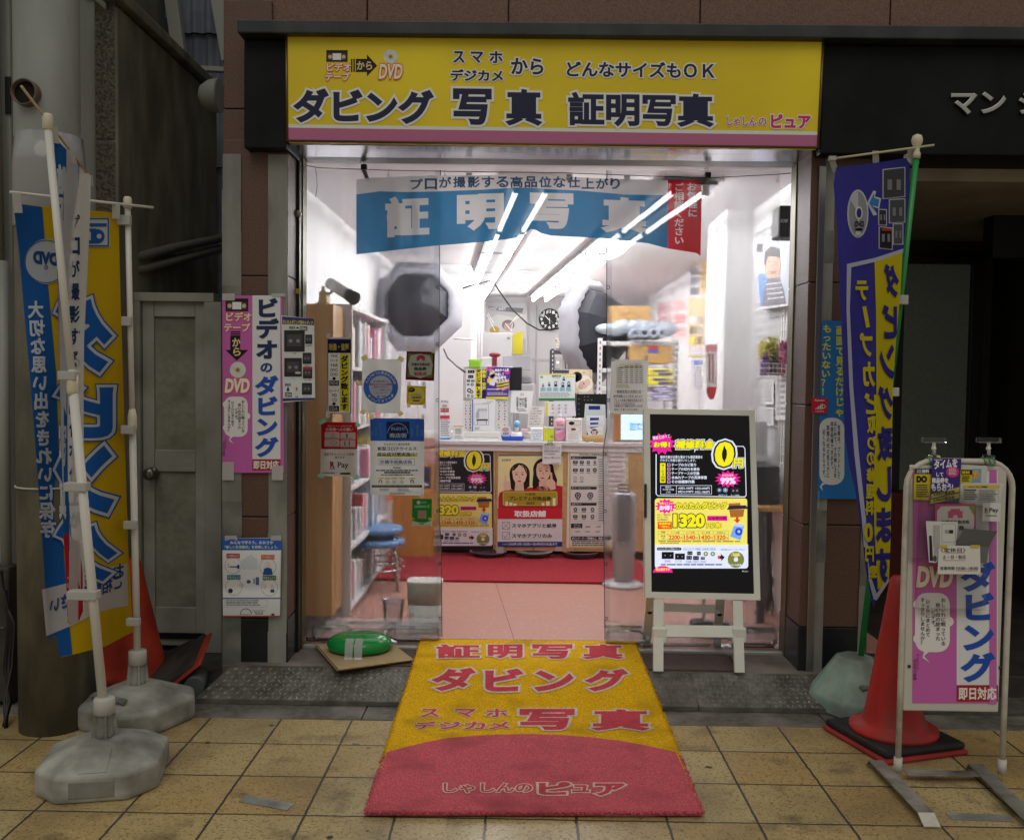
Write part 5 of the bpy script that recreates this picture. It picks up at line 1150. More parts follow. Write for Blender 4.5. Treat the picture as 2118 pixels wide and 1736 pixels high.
for dx in (0, -.045):
    rw = [[cc + Vector((dx - .019, y, z + .0025)), cc + Vector((dx + .019, y, z + .0025))] for y, z in tpv]
    for p, q in zip(rw, rw[1:]): g.quad([p[0], p[1], q[1], q[0]], clear('packing_tape', .1, 1.05, .2, 1.3, '#eceae2', .01, .4))
    if dx == 0: g.build('tape', gb); g = MB()
g.build('tape', gb)
# ---- flags
dirty = N('dirty_white_plastic', '#8f8e88', '#b1b0a8', 9, .6, .001, c3='#5e5d56', scale3=5, lo3=.4, hi3=.7)
dgreen = N('dirty_green_plastic', '#86a096', '#9db4aa', 9, .6, .001, c3='#6a6f68', scale3=5)
def tank(name, ctr, a, rot, mat, label, notch=True, hk=.9, prof=None):
    t = thing(name, label, 'flag base', ctr); ctr = Vector(ctr); R = Matrix.Rotation(rot, 4, 'Z')
    def ring(s, z, ch=.42):
        b = a * s; pts = []; c_ = b * ch
        cor = [(b, -b + c_), (b, b - c_), (b - c_, b), (-b + c_, b), (-b, b - c_), (-b, -b + c_), (-b + c_, -b), (b - c_, -b)]
        for i in range(8):
            p, q = cor[i], cor[(i + 1) % 8]
            pts.append(p)
        return [ctr + R @ Vector((x, y, z * hk)) for x, y in pts]
    g = MB(); prof = prof or [(.97, .0), (1.0, .02), (1.0, .100), (.95, .114), (.44, .168), (.12, .176)]
    V = [[g.bm.verts.new(p) for p in ring(s, z, .42 if s > .6 else .5)] for s, z in prof]
    for p, q in zip(V, V[1:]): g._fin([g.bm.faces.new((p[k], p[(k + 1) % 8], q[(k + 1) % 8], q[k])) for k in range(8)], mat, True)
    g._fin([g.bm.faces.new(V[-1])], mat); g._fin([g.bm.faces.new(V[0])], mat)
    o = g.build('tank_body', t); md = o.modifiers.new('b', 'BEVEL'); md.width = .011; md.segments = 3; md.limit_method = 'ANGLE'; md.angle_limit = math.radians(12); md.harden_normals = False; o.modifiers.new('w', 'WEIGHTED_NORMAL')
    if notch:
        g = MB(); mm = Matrix.Translation(ctr) @ R
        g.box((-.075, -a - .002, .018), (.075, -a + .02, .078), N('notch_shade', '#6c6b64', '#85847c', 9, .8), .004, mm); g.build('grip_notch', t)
        g = MB(); g.flat(mm @ Vector((0, -a * .95, .112 * hk)), mm @ Vector((0, -a * .5, .165 * hk)), R.to_3x3() @ Vector((.09, 0, 0)), mat, .006); g.build('rib', t)
    else:
        g = MB(); mm = Matrix.Translation(ctr) @ R; g.flat(mm @ Vector((-.09, -a * .74, .137)), mm @ Vector((.09, -a * .74, .137)), mm.to_3x3() @ Vector((0, .022, .012)), N('nameplate_grey', '#5d5c56', '#77766e', 30, .8), .012); g.build('nameplate', t)  # nameplate in a darker grey than the tank
    return t
def ribneck(t, base, mat):
    base = Vector(base)
    g = MB(); g.lathe(base, [(.036, 0), (.030, .02), (.026, .08), (.028, .10)], mat, 12)
    for k in range(4):
        d = Vector((math.cos(k * math.pi / 2 + .5), math.sin(k * math.pi / 2 + .5), 0)); g.flat(base + d * .03, base + d * .022 + Vector((0, 0, .09)), d * .03, mat, .006)
    g.build('neck', t)
    g = MB(); g.lathe(base + Vector((0, 0, .085)), [(.03, 0), (.037, .004), (.037, .055), (.033, .06), (.015, .062)], M('#b4b3ac', .5), 24); g.build('collar', t)
cB = Vector((-1.495, 3.345, 0)); tB = tank('flag_base', cB, .205, math.radians(12), dirty, 'dirty white water tank flag base in front of the utility pole', True)
cA = Vector((P(285, 1450, 3.93).x, 3.93, 0)); tA = tank('flag_base', cA, .205, math.radians(-24), dirty, 'dirty white water tank flag base behind, beside the checker plate ramp', False)
ribneck(tB, cB + Vector((0, 0, .154)), dirty); ribneck(tA, cA + Vector((0, 0, .154)), dirty)
wp = M('#d2d0ca', .45); cream = M('#cfc9b0', .5); wt = cloth('#c8c8c4', 0, .3)
# flag A
fa = thing('banner_flag', 'blue and yellow banner flag on white pole seen from its back', 'flag', cA + Vector((0, 0, .2)))
YA = 3.90; a0 = cA + Vector((0, 0, .22)); a1 = P(264, 425, YA)
g = MB(); mid = a0.lerp(a1, .535); g.bar(a0, mid, .0145, wp, seg=14); g.build('lower_pole', fa)
g = MB(); g.bar(mid, a1, .0118, wp, seg=14); g.build('upper_pole', fa)
g = MB(); d = (a1 - a0).normalized(); g.lathe(mid - Vector((0, 0, .03)), [(.0145, 0), (.019, .02), (.019, .06), (.0125, .095)], cream, 16); g.build('pole_joint', fa)
g = MB(); g.lathe(a1 - Vector((0, 0, .012)), [(.0135, 0), (.017, .004), (.017, .04), (.012, .048), (.002, .05)], cream, 16); g.build('pole_cap', fa)
g = MB(); g.bar(P(20, 397, YA - .33), P(317, 429, YA + .05), .0055, wp, seg=8); g.build('cross_bar', fa)
def mapA(u, v):
    s = (v - 420) / 940; return P(u, v, YA + .02 - .32 * (264 - u) / 236 + .026 * math.sin(u * .045 + s * 3) * (.3 + s) + .03 * math.sin(u * .02 + 1) + .012 * math.sin(v * .013 + u * .01))
FC = lambda h: cloth(h, 0, .4)
A = Art(mapA, step=.0022, mk=FC)
L_ = [(28, 420), (40, 520), (50, 640), (62, 770), (72, 900), (88, 1120), (96, 1250), (105, 1362)]; R2 = [(275, 1306), (266, 1150), (258, 900), (254, 760), (250, 640), (245, 440)]
A.base([(28, 420), (120, 429), (245, 440)] + R2[::-1][1:] + [(255, 1316), (220, 1335), (170, 1348), (130, 1358)] + L_[::-1], '#d3ae10', 0)
A.poly(L_ + [(150, 1352), (145, 1300), (133, 1150), (125, 1000), (117, 771), (100, 589), (88, 428)], '#1f62b4', 1)
A.ell(97, 541, 43, '#c4cbd0', 2, 47).ring(97, 541, 43, 45, '#4a6a9c', 3).text('DVD', 70, 518, 122, 545, '#24508c', .06, l=3, flip=True, slope=.1).ring(97, 553, 2.5, 4, '#24508c', 3)
A.vtext('大切な思い出をきれいに保存', 60, 92, 622, 1112, '#d6dce2', .04, l=3, flip=True, drift=26)
A.rect(160, 450, 228, 511, '#c9ced2', 2).frame(161, 451, 227, 510, 3, '#2c62a8', 3).rect(166, 473, 200, 504, '#2c62a8', 3).rect(166, 462, 222, 469, '#2c62a8', 3).ell(203, 489, 15, '#2c62a8', 3).rect(172, 480, 190, 497, '#c9ced2', 4).ell(207, 489, 5, '#c9ced2', 4)
for ch, a, b, c, d in (('ダ', 118, 610, 236, 770), ('ビ', 118, 790, 238, 905), ('ン', 118, 920, 240, 1060), ('グ', 118, 1078, 246, 1200)):
    A.text(ch, a, b, c, d, '#1f62b4', .055, (('#ccd2d6', .045), ('#1f57a0', .065)), 6, flip=True)
A.poly([(88, 1218), (135, 1206), (180, 1190), (225, 1172), (264, 1165), (266, 1252), (235, 1256), (200, 1266), (150, 1292), (97, 1314)], '#c6c4c6', 2)
A.text('お気軽に', 152, 1192, 258, 1224, '#2a4e86', .03, l=4, flip=True, slope=-.3).text('ご相談ください', 105, 1236, 254, 1268, '#2a4e86', .03, l=4, flip=True, slope=-.36)
A.build('flag_cloth', fa, grid=(9, 12))
for u0, v0, u1, v1 in ((34, 398, 38, 440), (240, 420, 240, 452)):
    YY = YA - .32 * (264 - u0) / 236; g = MB(); g.flat(P(u0, v0, YY - .028), P(u1, v1, YY - .012), Vector((.032, 0, 0)), wt, .003); g.build('loop_tab', fa)
for u, v in ((255, 455), (257, 664), (263, 888), (268, 1085), (274, 1285)):
    g = MB(); g.box(P(u - 14, v + 9, YA - .025), P(u + 18, v - 9, YA + .0), wt, .003); g.build('sleeve_tab', fa)
# flag B, nearer and edge-on
fb_ = thing('banner_flag', 'white, blue and red banner flag seen nearly edge on, nearest to the camera', 'flag', cB + Vector((0, 0, .2)))
b0 = cB + Vector((0, 0, .22)); b1 = P(99, 262, 3.42)
g = MB(); mid = b0.lerp(b1, .56); g.bar(b0, mid, .0165, wp, seg=14); g.build('lower_pole', fb_)
g = MB(); g.bar(mid, b1, .0135, wp, seg=14); g.build('upper_pole', fb_)
g = MB(); g.lathe(mid - Vector((0, 0, .03)), [(.0165, 0), (.021, .02), (.021, .06), (.0145, .095)], cream, 16); g.build('pole_joint', fb_)
g = MB(); g.lathe(b1 - Vector((0, 0, .012)), [(.0145, 0), (.0185, .004), (.0185, .05), (.013, .058), (.002, .06)], cream, 16); g.build('pole_cap', fb_)
g = MB(); g.bar(P(44, 178, 3.30), P(188, 368, 3.68), .0045, M('#b59a7c', .5), seg=8); g.build('cross_bar', fb_)
edgeL = [(270, 108), (420, 117), (700, 122), (900, 126), (1100, 132), (1200, 138), (1292, 142)]; edgeR = [(270, 186), (420, 187), (560, 181), (700, 174), (900, 173), (1100, 176), (1292, 174)]
def ip(T_, v):
    for (a, x), (b, y) in zip(T_, T_[1:]):
        if v <= b: return x + (y - x) * (v - a) / (b - a)
    return T_[-1][1]
def mapB(u, v):
    l, r = ip(edgeL, v), ip(edgeR, v); s = (u - l) / max(8, r - l); s = max(-.1, min(1.1, s)); return P(u, v, 3.43 + .24 * s + .025 * math.sin(s * 7 + v * .008))
A = Art(mapB, step=.0022, mk=FC)
A.base([(112, 283), (150, 322), (188, 364), (187, 420), (184, 500), (181, 560), (177, 640), (174, 700), (173, 800), (173, 900), (175, 1000), (176, 1100), (175, 1200), (173, 1262), (165, 1282), (150, 1290), (141, 1286), (138, 1200), (132, 1100), (128, 950), (126, 900), (124, 800), (122, 700), (119, 550), (117, 420)], '#cfcfcd', 0)
A.poly([(112, 283), (150, 322), (167, 341), (165, 370), (158, 420), (146, 480), (143, 560), (141, 700), (140, 850), (141, 1000), (148, 1110), (160, 1140), (165, 1170), (132, 1120), (128, 950), (126, 900), (124, 800), (122, 700), (119, 550), (117, 420)], '#1a5d9e', 1)
A.poly([(132, 1100), (165, 1120), (172, 1180), (173, 1262), (165, 1282), (150, 1290), (141, 1286), (138, 1200)], '#b81f2c', 2)
for ch, v, d in (('証', 338, 402), ('明', 405, 490)): A.text(ch, 119, v, 151, d, '#ccd2d6', .05, l=3, slope=.25)
for ch, v in (('写', 880), ('真', 990)): A.text(ch, 124, v, 139, v + 84, '#ccd2d6', .05, l=3)
for i, ch in enumerate('プロが撮影する高品位な仕上がり'): A.text(ch, 143 + (2 if i > 6 else 0), 444 + i * 47, 167 + (1 if i > 6 else 0), 480 + i * 47, '#25416c', .03, l=3) if ch != 'り' else None
A.vtext('お気軽に', 154, 168, 1132, 1230, '#e6e0e0', .03, l=4); A.vtext('ご相談', 140, 153, 1186, 1284, '#e6e0e0', .03, l=4)
A.build('flag_cloth', fb_, grid=(6, 20))
for u0, v0, u1, v1, Y in ((110, 262, 114, 296, 3.44), (146, 310, 150, 338, 3.54), (184, 362, 186, 384, 3.68)):
    g = MB(); g.flat(P(u0, v0, Y - .02), P(u1, v1, Y), Vector((.02, .02, 0)), wt, .003); g.build('loop_tab', fb_)
for u, v in ((134, 776), (150, 1005), (160, 1226)):
    g = MB(); pp = P(u, v, 3.38); q = b0 + (b1 - b0) * ((pp.z - b0.z) / (b1.z - b0.z)); g.box((min(pp.x, q.x) - .02, q.y - .024, pp.z - .016), (q.x + .022, q.y + .022, pp.z + .016), wt, .003); g.build('sleeve_tab', fb_)
# flag C at right
cC = Vector((P(1781, 1390, 4.2).x, 4.20, 0.005)); tC = tank('flag_base', cC + Vector((-.03, .01, 0)), .17, math.radians(28), dgreen, 'pale green plastic flag base beside the red traffic cone', False, hk=1.3, prof=[(1.0, 0), (1.0, .05), (.93, .066), (.42, .182), (.1, .187)])
fc = thing('banner_flag', 'purple and yellow banner flag on a green pole at the right pillar', 'flag', cC + Vector((0, 0, .2)))
c0 = P(1780, 1366, 4.2); c1 = P(1896, 318, 4.02)
grn = M('#1f8a44', .35); g = MB(); mid = c0.lerp(c1, .5); g.bar(c0 - (c1 - c0) * .04, mid, .0135, grn, seg=14); g.build('lower_pole', fc)
g = MB(); g.bar(mid, c1, .0125, grn, seg=14); g.build('upper_pole', fc)
g = MB(); g.lathe(c1, [(.015, -.02), (.016, .0), (.011, .012), (.014, .03), (.022, .045), (.023, .06), (.018, .075), (.003, .082)], cream, 18); g.build('finial', fc)
g = MB(); g.bar(P(1716, 329, 4.03), P(1932, 300, 4.01), .0048, M('#bdb796', .5), seg=8); g.box(P(1713, 333, 4.035), P(1730, 322, 4.01), wt, .002); g.build('cross_bar', fc)
def mapC(u, v):
    s = (v - 330) / 900; return P(u, v, 4.03 - .05 * s + .022 * math.sin(u * .05 + v * .004) * (.4 + s) + .02 * math.sin(v * .009))
A = Art(mapC, step=.0022, mk=FC)
LC = [(1730, 346), (1724, 380), (1732, 480), (1737, 600), (1742, 720), (1747, 900), (1756, 960), (1770, 1020), (1782, 1100), (1790, 1170), (1799, 1225), (1807, 1258)]
RC = [(1813, 1235), (1826, 1210), (1838, 1195), (1841, 1120), (1843, 1000), (1846, 800), (1853, 700), (1862, 600), (1870, 500), (1880, 400), (1883, 325)]
A.base(LC + RC + [(1830, 334), (1780, 341)], '#38368c', 0)
A.ell(1774, 442, 22, '#d5d7da', 1, 50).ell(1774, 442, 19, '#9da0a4', 2, 46).poly([(1774, 442), (1756, 412), (1762, 402), (1774, 397)], '#c9cccf', 3).poly([(1774, 442), (1780, 487), (1768, 487)], '#d5d7da', 3).ell(1775, 441, 8, '#e0e2e4', 4, 14).ell(1775, 441, 5, '#38368c', 5, 10)
A.text('DVD', 1765, 458, 1784, 470, '#1c1c24', .05, l=6, flip=True).ell(1775, 475, 8, '#1c1c24', 4, 3)
A.poly([(1793, 420), (1806, 394), (1812, 396), (1809, 406), (1822, 410), (1818, 432), (1806, 428), (1814, 444), (1806, 446)], '#d5d7da', 1).poly([(1797, 420), (1807, 400), (1808, 410), (1818, 413), (1815, 428), (1804, 424), (1810, 440)], '#3f86c4', 2)
for a, b, c, d, sl, colr in ((1825, 350, 1872, 412, -.1, '#4a4b50'), (1838, 412, 1872, 462, -.05, '#55565c'), (1816, 432, 1834, 466, .05, '#3c3c42'), (1817, 468, 1846, 514, .1, '#2c2c32'), (1846, 462, 1868, 506, 0, '#5a5c62')):
    q = [(a, b), (c, b + sl * (c - a)), (c, d + sl * (c - a)), (a, d)]; A.poly(q, '#d2d4d8', 1); A.poly([(a + 2, b + 2), (c - 2, b + 2 + sl * (c - a)), (c - 2, d - 2 + sl * (c - a)), (a + 2, d - 2)], colr, 2)
    A.rect(a + (c - a) * .2, b + (d - b) * .35, a + (c - a) * .4, b + (d - b) * .7, '#8a8c92', 3).rect(a + (c - a) * .6, b + (d - b) * .35, a + (c - a) * .78, b + (d - b) * .7, '#8a8c92', 3)
A.rect(1822, 473, 1842, 478, '#c4403c', 4)
# white outline, yellow column
A.poly([(1751, 546), (1810, 533), (1868, 514), (1866, 522), (1812, 541), (1760, 553), (1757, 640), (1764, 800), (1775, 930), (1790, 1070), (1794, 1130), (1786, 1130), (1782, 1075), (1766, 935), (1756, 800), (1750, 640)], '#c4c7d6', 2)
A.poly([(1808, 541), (1866, 522), (1862, 600), (1853, 700), (1846, 800), (1843, 1000), (1841, 1120), (1838, 1195), (1824, 1212), (1815, 1218), (1808, 1100), (1806, 1000), (1810, 900), (1812, 800), (1811, 640)], '#d8c81a', 2)
for i, ch in enumerate('ダビング致します'):
    v = 546 + i * 84; cx_ = (1846, 1842, 1837, 1834, 1832, 1830, 1829, 1828)[i]; A.text(ch, cx_ - 19, v, cx_ + 12, v + 72, '#38328c', .05, l=4, flip=True, slope=-.1)
for i, (ch, v, d) in enumerate((('テ', 580, 622), ('ー', 0, 0), ('プ', 688, 738), ('カ', 748, 800), ('ビ', 812, 856), ('取', 860, 896), ('り', 902, 930), ('の', 934, 962), ('修', 966, 996), ('理', 1000, 1030), ('料', 1034, 1064), ('0', 1080, 1120), ('円', 1128, 1160), ('!', 1168, 1194))):
    if ch == 'ー': A.poly([(1782, 634), (1790, 633), (1798, 676), (1790, 678)], '#d8c81a', 4); continue
    cx_ = (1781, 0, 1790, 1796, 1799, 1801, 1801, 1800, 1799, 1799, 1797, 1795, 1797, 1805)[i]; w_ = 13 if i < 5 else 9; A.text(ch, cx_ - w_, v, cx_ + w_, d, '#d8c81a', .045, l=4, flip=True)
A.poly([(1793, 1150), (1800, 1190), (1812, 1226), (1836, 1192), (1838, 1200), (1812, 1240), (1806, 1238), (1796, 1200)], '#c4c7d6', 3)
A.build('flag_cloth', fc, grid=(8, 12))
for u0, v0, u1, v1 in ((1720, 328, 1729, 357), (1811, 312, 1812, 345), (1884, 305, 1882, 338)):
    g = MB(); g.flat(P(u0, v0, 4.025), P(u1, v1, 4.05), Vector((.026, 0, 0)), wt, .003); g.build('loop_tab', fc)
for u, v in ((1886, 330), (1864, 620), (1845, 810)):
    g = MB(); g.box(P(u - 12, v + 9, 4.04), P(u + 10, v - 9, 4.07), wt, .003); g.build('sleeve_tab', fc)
# ---- cones
def cone(ctr, s, label, rot, tilt=None):
    t = thing('traffic_cone', label, 'traffic cone', ctr); c = Vector(ctr); red = N('cone_red', '#a81a1a', '#c42a22', 6, .55, .0005, c3='#8e3a34', scale3=14, stretch=(1, 1, .4))
    g = MB(); g.lathe(c, [(.178 * s, .05 * s), (.178 * s, .07 * s), (.142 * s, .08 * s), (.128 * s, .10 * s), (.115 * s, .14 * s), (.036 * s, .66 * s), (.032 * s, .695 * s), (.018 * s, .708 * s), (.001, .71 * s)], red, 36); g.build('cone_body', t)
    R = Matrix.Translation(c) @ Matrix.Rotation(rot, 4, 'Z')
    g = MB(); g.box((-.205 * s, -.205 * s, 0), (.205 * s, .205 * s, .022 * s), N('cone_red_base', '#8f2322', '#a8302c', 8, .7), .01, R); g.build('base_flange', t)
    g = MB(); g.box((-.197 * s, -.197 * s, .023 * s), (.197 * s, .197 * s, .052 * s), N('rubber', '#17181a', '#232426', 12, .7, .001), .012, R); g.build('rubber_weight', t); return t
cone((P(1848, 1500, 3.82).x, 3.82, 0), .97, 'red traffic cone with black rubber weight in front of the dark entrance', math.radians(38 - 20))
oc = thing('traffic_cone', 'orange traffic cone behind the left flag beside the metal door', 'traffic cone', (P(285, 1400, 4.5).x, 4.5, 0))
g = MB(); orr = N('cone_orange', '#b8301c', '#cc4426', 5, .6, 0, c3='#8c2a1c', scale3=4); c = Vector((P(272, 1400, 4.5).x, 4.5, 0)); g.lathe(c, [(.20, .0), (.20, .03), (.165, .04), (.15, .09), (.045, .56), (.035, .575), (.001, .58)], orr, 32); g.build('cone_body', oc)
sl = thing('rubber_slabs', 'stack of worn black and red rubber cone weights leaning by the metal door', 'rubber weight', (P(380, 1400, 4.45).x, 4.45, 0))
rb = N('worn_rubber', '#25241f', '#3a3833', 10, .8, .001, c3='#514d45', scale3=4); rr_ = N('worn_red', '#8a2a20', '#b03a2a', 8, .7)
for k, (dx, ang, yy, m) in enumerate(((-.09, 27, 4.46, rb), (-.05, 30, 4.43, rr_), (.0, 36, 4.40, rb), (.045, 40, 4.37, rr_))):
    Rm = Matrix.Translation((P(365, 1400, 4.45).x + dx, yy, .035 + .012 * k)) @ Matrix.Rotation(math.radians(-ang), 4, 'Y') @ Matrix.Rotation(math.radians(14), 4, 'X')
    g = MB(); L = .17; g.box((-L, -.16, 0), (L, .16, .022 if m is rb else .012), m, .006, Rm); g.build('slab', sl)
tag(MB().bar((P(408, 1410, 4.25).x, 4.2, .05), (P(412, 1400, 4.35).x, 4.36, .05), .045, M('#4f5552', .5), seg=18).build('pipe_stub'), 'short grey pipe stub at the left end of the ramp', 'pipe')
# ---- screen on easel
SO, SN = Vector((0, 4.34, .11)), Vector((0, -1, .229)).normalized()
def onS(u, v): return PL(u, v, SO, SN)
sgn = thing('display_easel', 'white framed upright lit advertising screen on a folding easel', 'display screen', (.84, 4.5, .11))
ZS = (2450, 1600, .6337); frm = N('easel_white', '#dcdfd6', '#e6e9e0', 5, .4)
A = Art(onS, SN, .0006).z(*ZS); A.base([(235, 88), (862, 98), (892, 1220), (245, 1207)], '#0b0a0c', .004)
EM = {}
def scr(h):
    if h in EM: return EM[h]
    m = M(h, .12, emit=.68, spec=.3); EM[h] = m; return m
def outfr(g, o, i, d0, d1, mat):
    o1 = [p + SN * d0 for p in o]; i1 = [p + SN * d0 for p in i]; o0 = [p - SN * d1 for p in o]
    for k in range(4):
        j = (k + 1) % 4; g.quad([o1[k], o1[j], i1[j], i1[k]], mat); g.quad([o1[k], o0[k], o0[j], o1[j]], mat)
        q = [p - SN * .006 for p in i]; g.quad([i1[k], i1[j], q[j], q[k]], mat)
    g.quad(o0, mat)
oq = [onS(*A.X(*p)) for p in ((197, 55), (897, 65), (932, 1260), (205, 1245))]; iq = [onS(*A.X(*p)) for p in ((235, 88), (862, 98), (892, 1220), (245, 1207))]
g = MB(); outfr(g, oq, iq, .006, .05, frm); g.build('screen_frame', sgn)
A.mk = scr
def ad(A, lit):
    B_ = '#0c0a10' if lit else '#15131c'; W_ = '#dfe8ff' if lit else '#e2e2e6'; Y_ = '#f2ea1e' if lit else '#e8dc2a'; YB = '#efe46a' if lit else '#e6d878'; PK = '#e8209a' if lit else '#e02a8c'
    k = dict(l=4)
    A.poly([(272, 340), (272, 590), (285, 605), (835, 612), (846, 600), (838, 305), (826, 288), (770, 288), (770, 292), (824, 293), (833, 306), (841, 598), (833, 606), (287, 600), (278, 590), (278, 340)], W_, 2)
    A.star(312, 275, 62, 88, PK, 12, 2, .8).text('他社と比べて', 252, 226, 362, 250, W_, .02, l=4, slope=-.12).text('お得！', 258, 262, 362, 298, Y_, .05, ('#6a1048', .05), 6)
    A.text('補修料金', 392, 250, 640, 308, Y_, .05, (('#18161c', .05), (W_, .12)), 6, skew=.12)
    A.text('0', 640, 262, 762, 420, Y_, .05, (('#18161c', .05), (W_, .10)), 9, skew=.05).ell(704, 340, 9, '#18161c', 10, 52).text('円', 760, 368, 824, 425, Y_, .06, (('#18161c', .05), (W_, .12)), 10, skew=.06)
    A.text('補修作業が必要な場合でも確認連絡を', 300, 348, 568, 368, W_, .012, l=3).text('行わずに作業を進行いたします。', 300, 370, 526, 388, W_, .012, l=3)
    A.rect(300, 396, 334, 520, Y_, 2).vtext('サービス内容', 305, 330, 402, 514, INK, .02, l=4)
    for i, s in enumerate(('テープのカビ取り', 'テープの切れを接合', 'テープケースの交換', '水ぬれテープの洗浄修復', 'その他補修作業')):
        y = 398 + i * 26.5; A.rect(345, y, 365, y + 19, W_, 2).rect(347, y + 2, 363, y + 17, '#3a1a2c', 3).line((349, y + 8), (354, y + 15), 4, PK, 4).line((354, y + 15), (364, y + 1), 4, PK, 4); A.text(s, 372, y - 1, 372 + (155, 178, 176, 224, 146)[i], y + 20, W_, .025, l=4)
    A.frame(302, 536, 626, 594, 2.5, W_, 2).rect(402, 538, 404.5, 592, W_, 2)
    A.text('他社の', 332, 541, 370, 553, W_, .01, l=4).text('カビ取り料金', 316, 556, 388, 569, W_, .01, l=4).text('(1本)', 338, 573, 366, 586, W_, .01, l=4)
    for s, a, b, c in (('A社5,100円', 414, 546, 508), ('C社3,058円', 520, 547, 612), ('B社4,378円', 414, 568, 508), ('D社1,980円', 520, 570, 612)): A.text(s, a, b, c, b + 17, W_, .02, l=4)
    A.star(728, 497, 58, 84, PK, 14, 2, .66).text('処理達成率', 690, 466, 762, 480, '#f0c8d8', .01, l=4).text('99%', 680, 486, 776, 530, W_, .05, l=5)
    for x in (674, 712): A.ell(x, 566, 16, '#3c5c8c' if x < 700 else '#6a8a9c', 2).ell(x, 566, 7, '#b8ccd8', 3)
    A.rect(746, 552, 800, 588, '#22222a', 2).ell(762, 570, 6, '#8a8a92', 3).ell(786, 570, 6, '#8a8a92', 3).text('カビテープ', 668, 592, 724, 603, W_, .01, l=3).text('テープ切れ', 746, 594, 802, 605, W_, .01, l=3)
    A.rrect(267, 618, 850, 925, 18, YB, 2); A.rrect(267, 925, 856, 1060, 18, W_, 2).rect(267, 905, 854, 945, YB, 3).rect(267, 912, 855, 950, W_, 4)
    A.star(335, 668, 50, 68, PK, 13, 4, .72).text('全部コミコミ', 294, 642, 378, 658, Y_, .02, l=6).text('お得！', 294, 662, 374, 694, W_, .05, l=6)
    A.text('かんたんダビング', 398, 642, 722, 686, Y_, .06, ('#18161c', .06), 7).text('1320', 382, 716, 582, 802, Y_, .06, ('#18161c', .05), 8).text('円/本', 592, 770, 686, 806, Y_, .05, ('#18161c', .05), 8)
    A.rect(596, 728, 724, 760, PK, 5).text('50本受付時', 602, 734, 718, 754, '#3a1030', .02, l=7)
    for i, s in enumerate(('▶テープ補修代込', '▶メディア代込', '▶分数制限なし')): A.text(s, 284, 716 + i * 16, 284 + (84, 66, 72)[i], 728 + i * 16, '#3a3430', .01, l=5)
    A.rect(284, 766, 374, 812, '#d83a24', 5).text('追加料金', 290, 770, 368, 786, Y_, .03, l=7).text('一切なし', 294, 790, 366, 806, Y_, .03, l=7)
    A.frame(286, 822, 732, 882, 1.5, '#6a6448', 5).rect(286, 844, 732, 845.5, '#6a6448', 5)
    for x in (348, 444, 540, 636): A.rect(x, 822, x + 1.5, 882, '#6a6448', 5)
    A.text('本数', 304, 826, 334, 838, INK, .01, l=6).text('料金', 304, 850, 334, 862, INK, .01, l=6).text('(1本)', 306, 866, 332, 877, INK, .01, l=6)
    for i, (s, p) in enumerate((('1～4本', '2200'), ('5～9本', '1540'), ('10～49本', '1430'), ('50本以上', '1320'))):
        x = 352 + i * 96; A.text(s, x + 18, 828, x + 72, 840, INK, .01, l=6).text(p, x + 2, 850, x + 72, 878, '#c8442c', .03, l=6).text('円', x + 74, 862, x + 88, 876, '#c8442c', .02, l=6)
    A.greek(290, 886, 830, 896, 1, '#8a8050', 5, .7, .05).greek(300, 898, 420, 906, 1, '#8a8050', 5, .7, 0)
    A.poly([(732, 650), (806, 646), (806, 665), (732, 668)], '#b0702c', 5).poly([(720, 690), (736, 664), (840, 662), (858, 684)], '#2a2440', 6).poly([(735, 690), (832, 688), (824, 735), (744, 738)], '#a8682a', 5).poly([(778, 736), (794, 736), (794, 752), (806, 752), (786, 776), (764, 752), (778, 752)], '#d83a24', 6)
    A.poly([(770, 776), (832, 782), (808, 882), (740, 858)], '#7fa8ec', 5).poly([(770, 776), (832, 782), (818, 800), (760, 792)], '#b8d0f8', 6).ell(796, 828, 24, '#2448d8', 7).ell(796, 828, 9, '#b8d0f8', 8)
    A.rrect(280, 928, 434, 946, 8, '#16161c', 5).text('かんたんダビング対象メディア', 288, 931, 426, 943, W_, .01, l=7)
    for s, a, c in (('カセットテープ', 446, 516), ('MD', 522, 558), ('DVD-R', 566, 606), ('CD-R', 610, 652)): A.frame(a, 930, c, 946, 1, '#6a7ab0', 5).text(s, a + 3, 933, c - 3, 944, '#3a4a8c', .005, l=6)
    A.text('（各1枚仕上げ／トラックなし）', 682, 935, 836, 948, '#3a4a8c', .005, l=6)
    for a, b, c, d in ((310, 956, 386, 1000), (394, 966, 456, 1004), (472, 952, 504, 974), (532, 954, 556, 976), (466, 980, 500, 1004), (508, 982, 544, 1006), (556, 988, 582, 1004)): A.rect(a, b, c, d, '#0e0e14', 5).ell(a + (c - a) * .28, (b + d) / 2, 4, '#8a94a8', 6).ell(a + (c - a) * .72, (b + d) / 2, 4, '#8a94a8', 6)
    for x in (588, 632): A.ell(x, 968, 15, '#8a9454', 5).ell(x, 968, 5, W_, 6)
    for s, a, c, y in (('VHS', 326, 366, 1006), ('ベータ', 396, 436, 1008), ('Hi8', 462, 498, 1010), ('VHS-C', 506, 546, 1010), ('DVC', 554, 590, 1010)): A.frame(a, y, c, y + 16, 1, '#6a7ab0', 5).text(s, a + 4, y + 3, c - 4, y + 13, '#3a4a8c', .005, l=6)
    A.poly([(664, 980), (686, 980), (680, 966), (708, 990), (682, 1016), (688, 1000), (664, 1000)], '#1c1418', 5).poly([(664, 980), (678, 980), (678, 1000), (664, 1000)], '#d83a4a', 6)
    A.ell(778, 1004, 52, '#7a8040', 5).poly([(778, 1004), (750, 960), (806, 960)], '#c8b83a', 6).ell(778, 1004, 14, W_, 6).text('CD-R(音)', 748, 970, 806, 984, W_, .01, l=7).text('DVD-R(映像)', 736, 1032, 818, 1046, W_, .01, l=7)
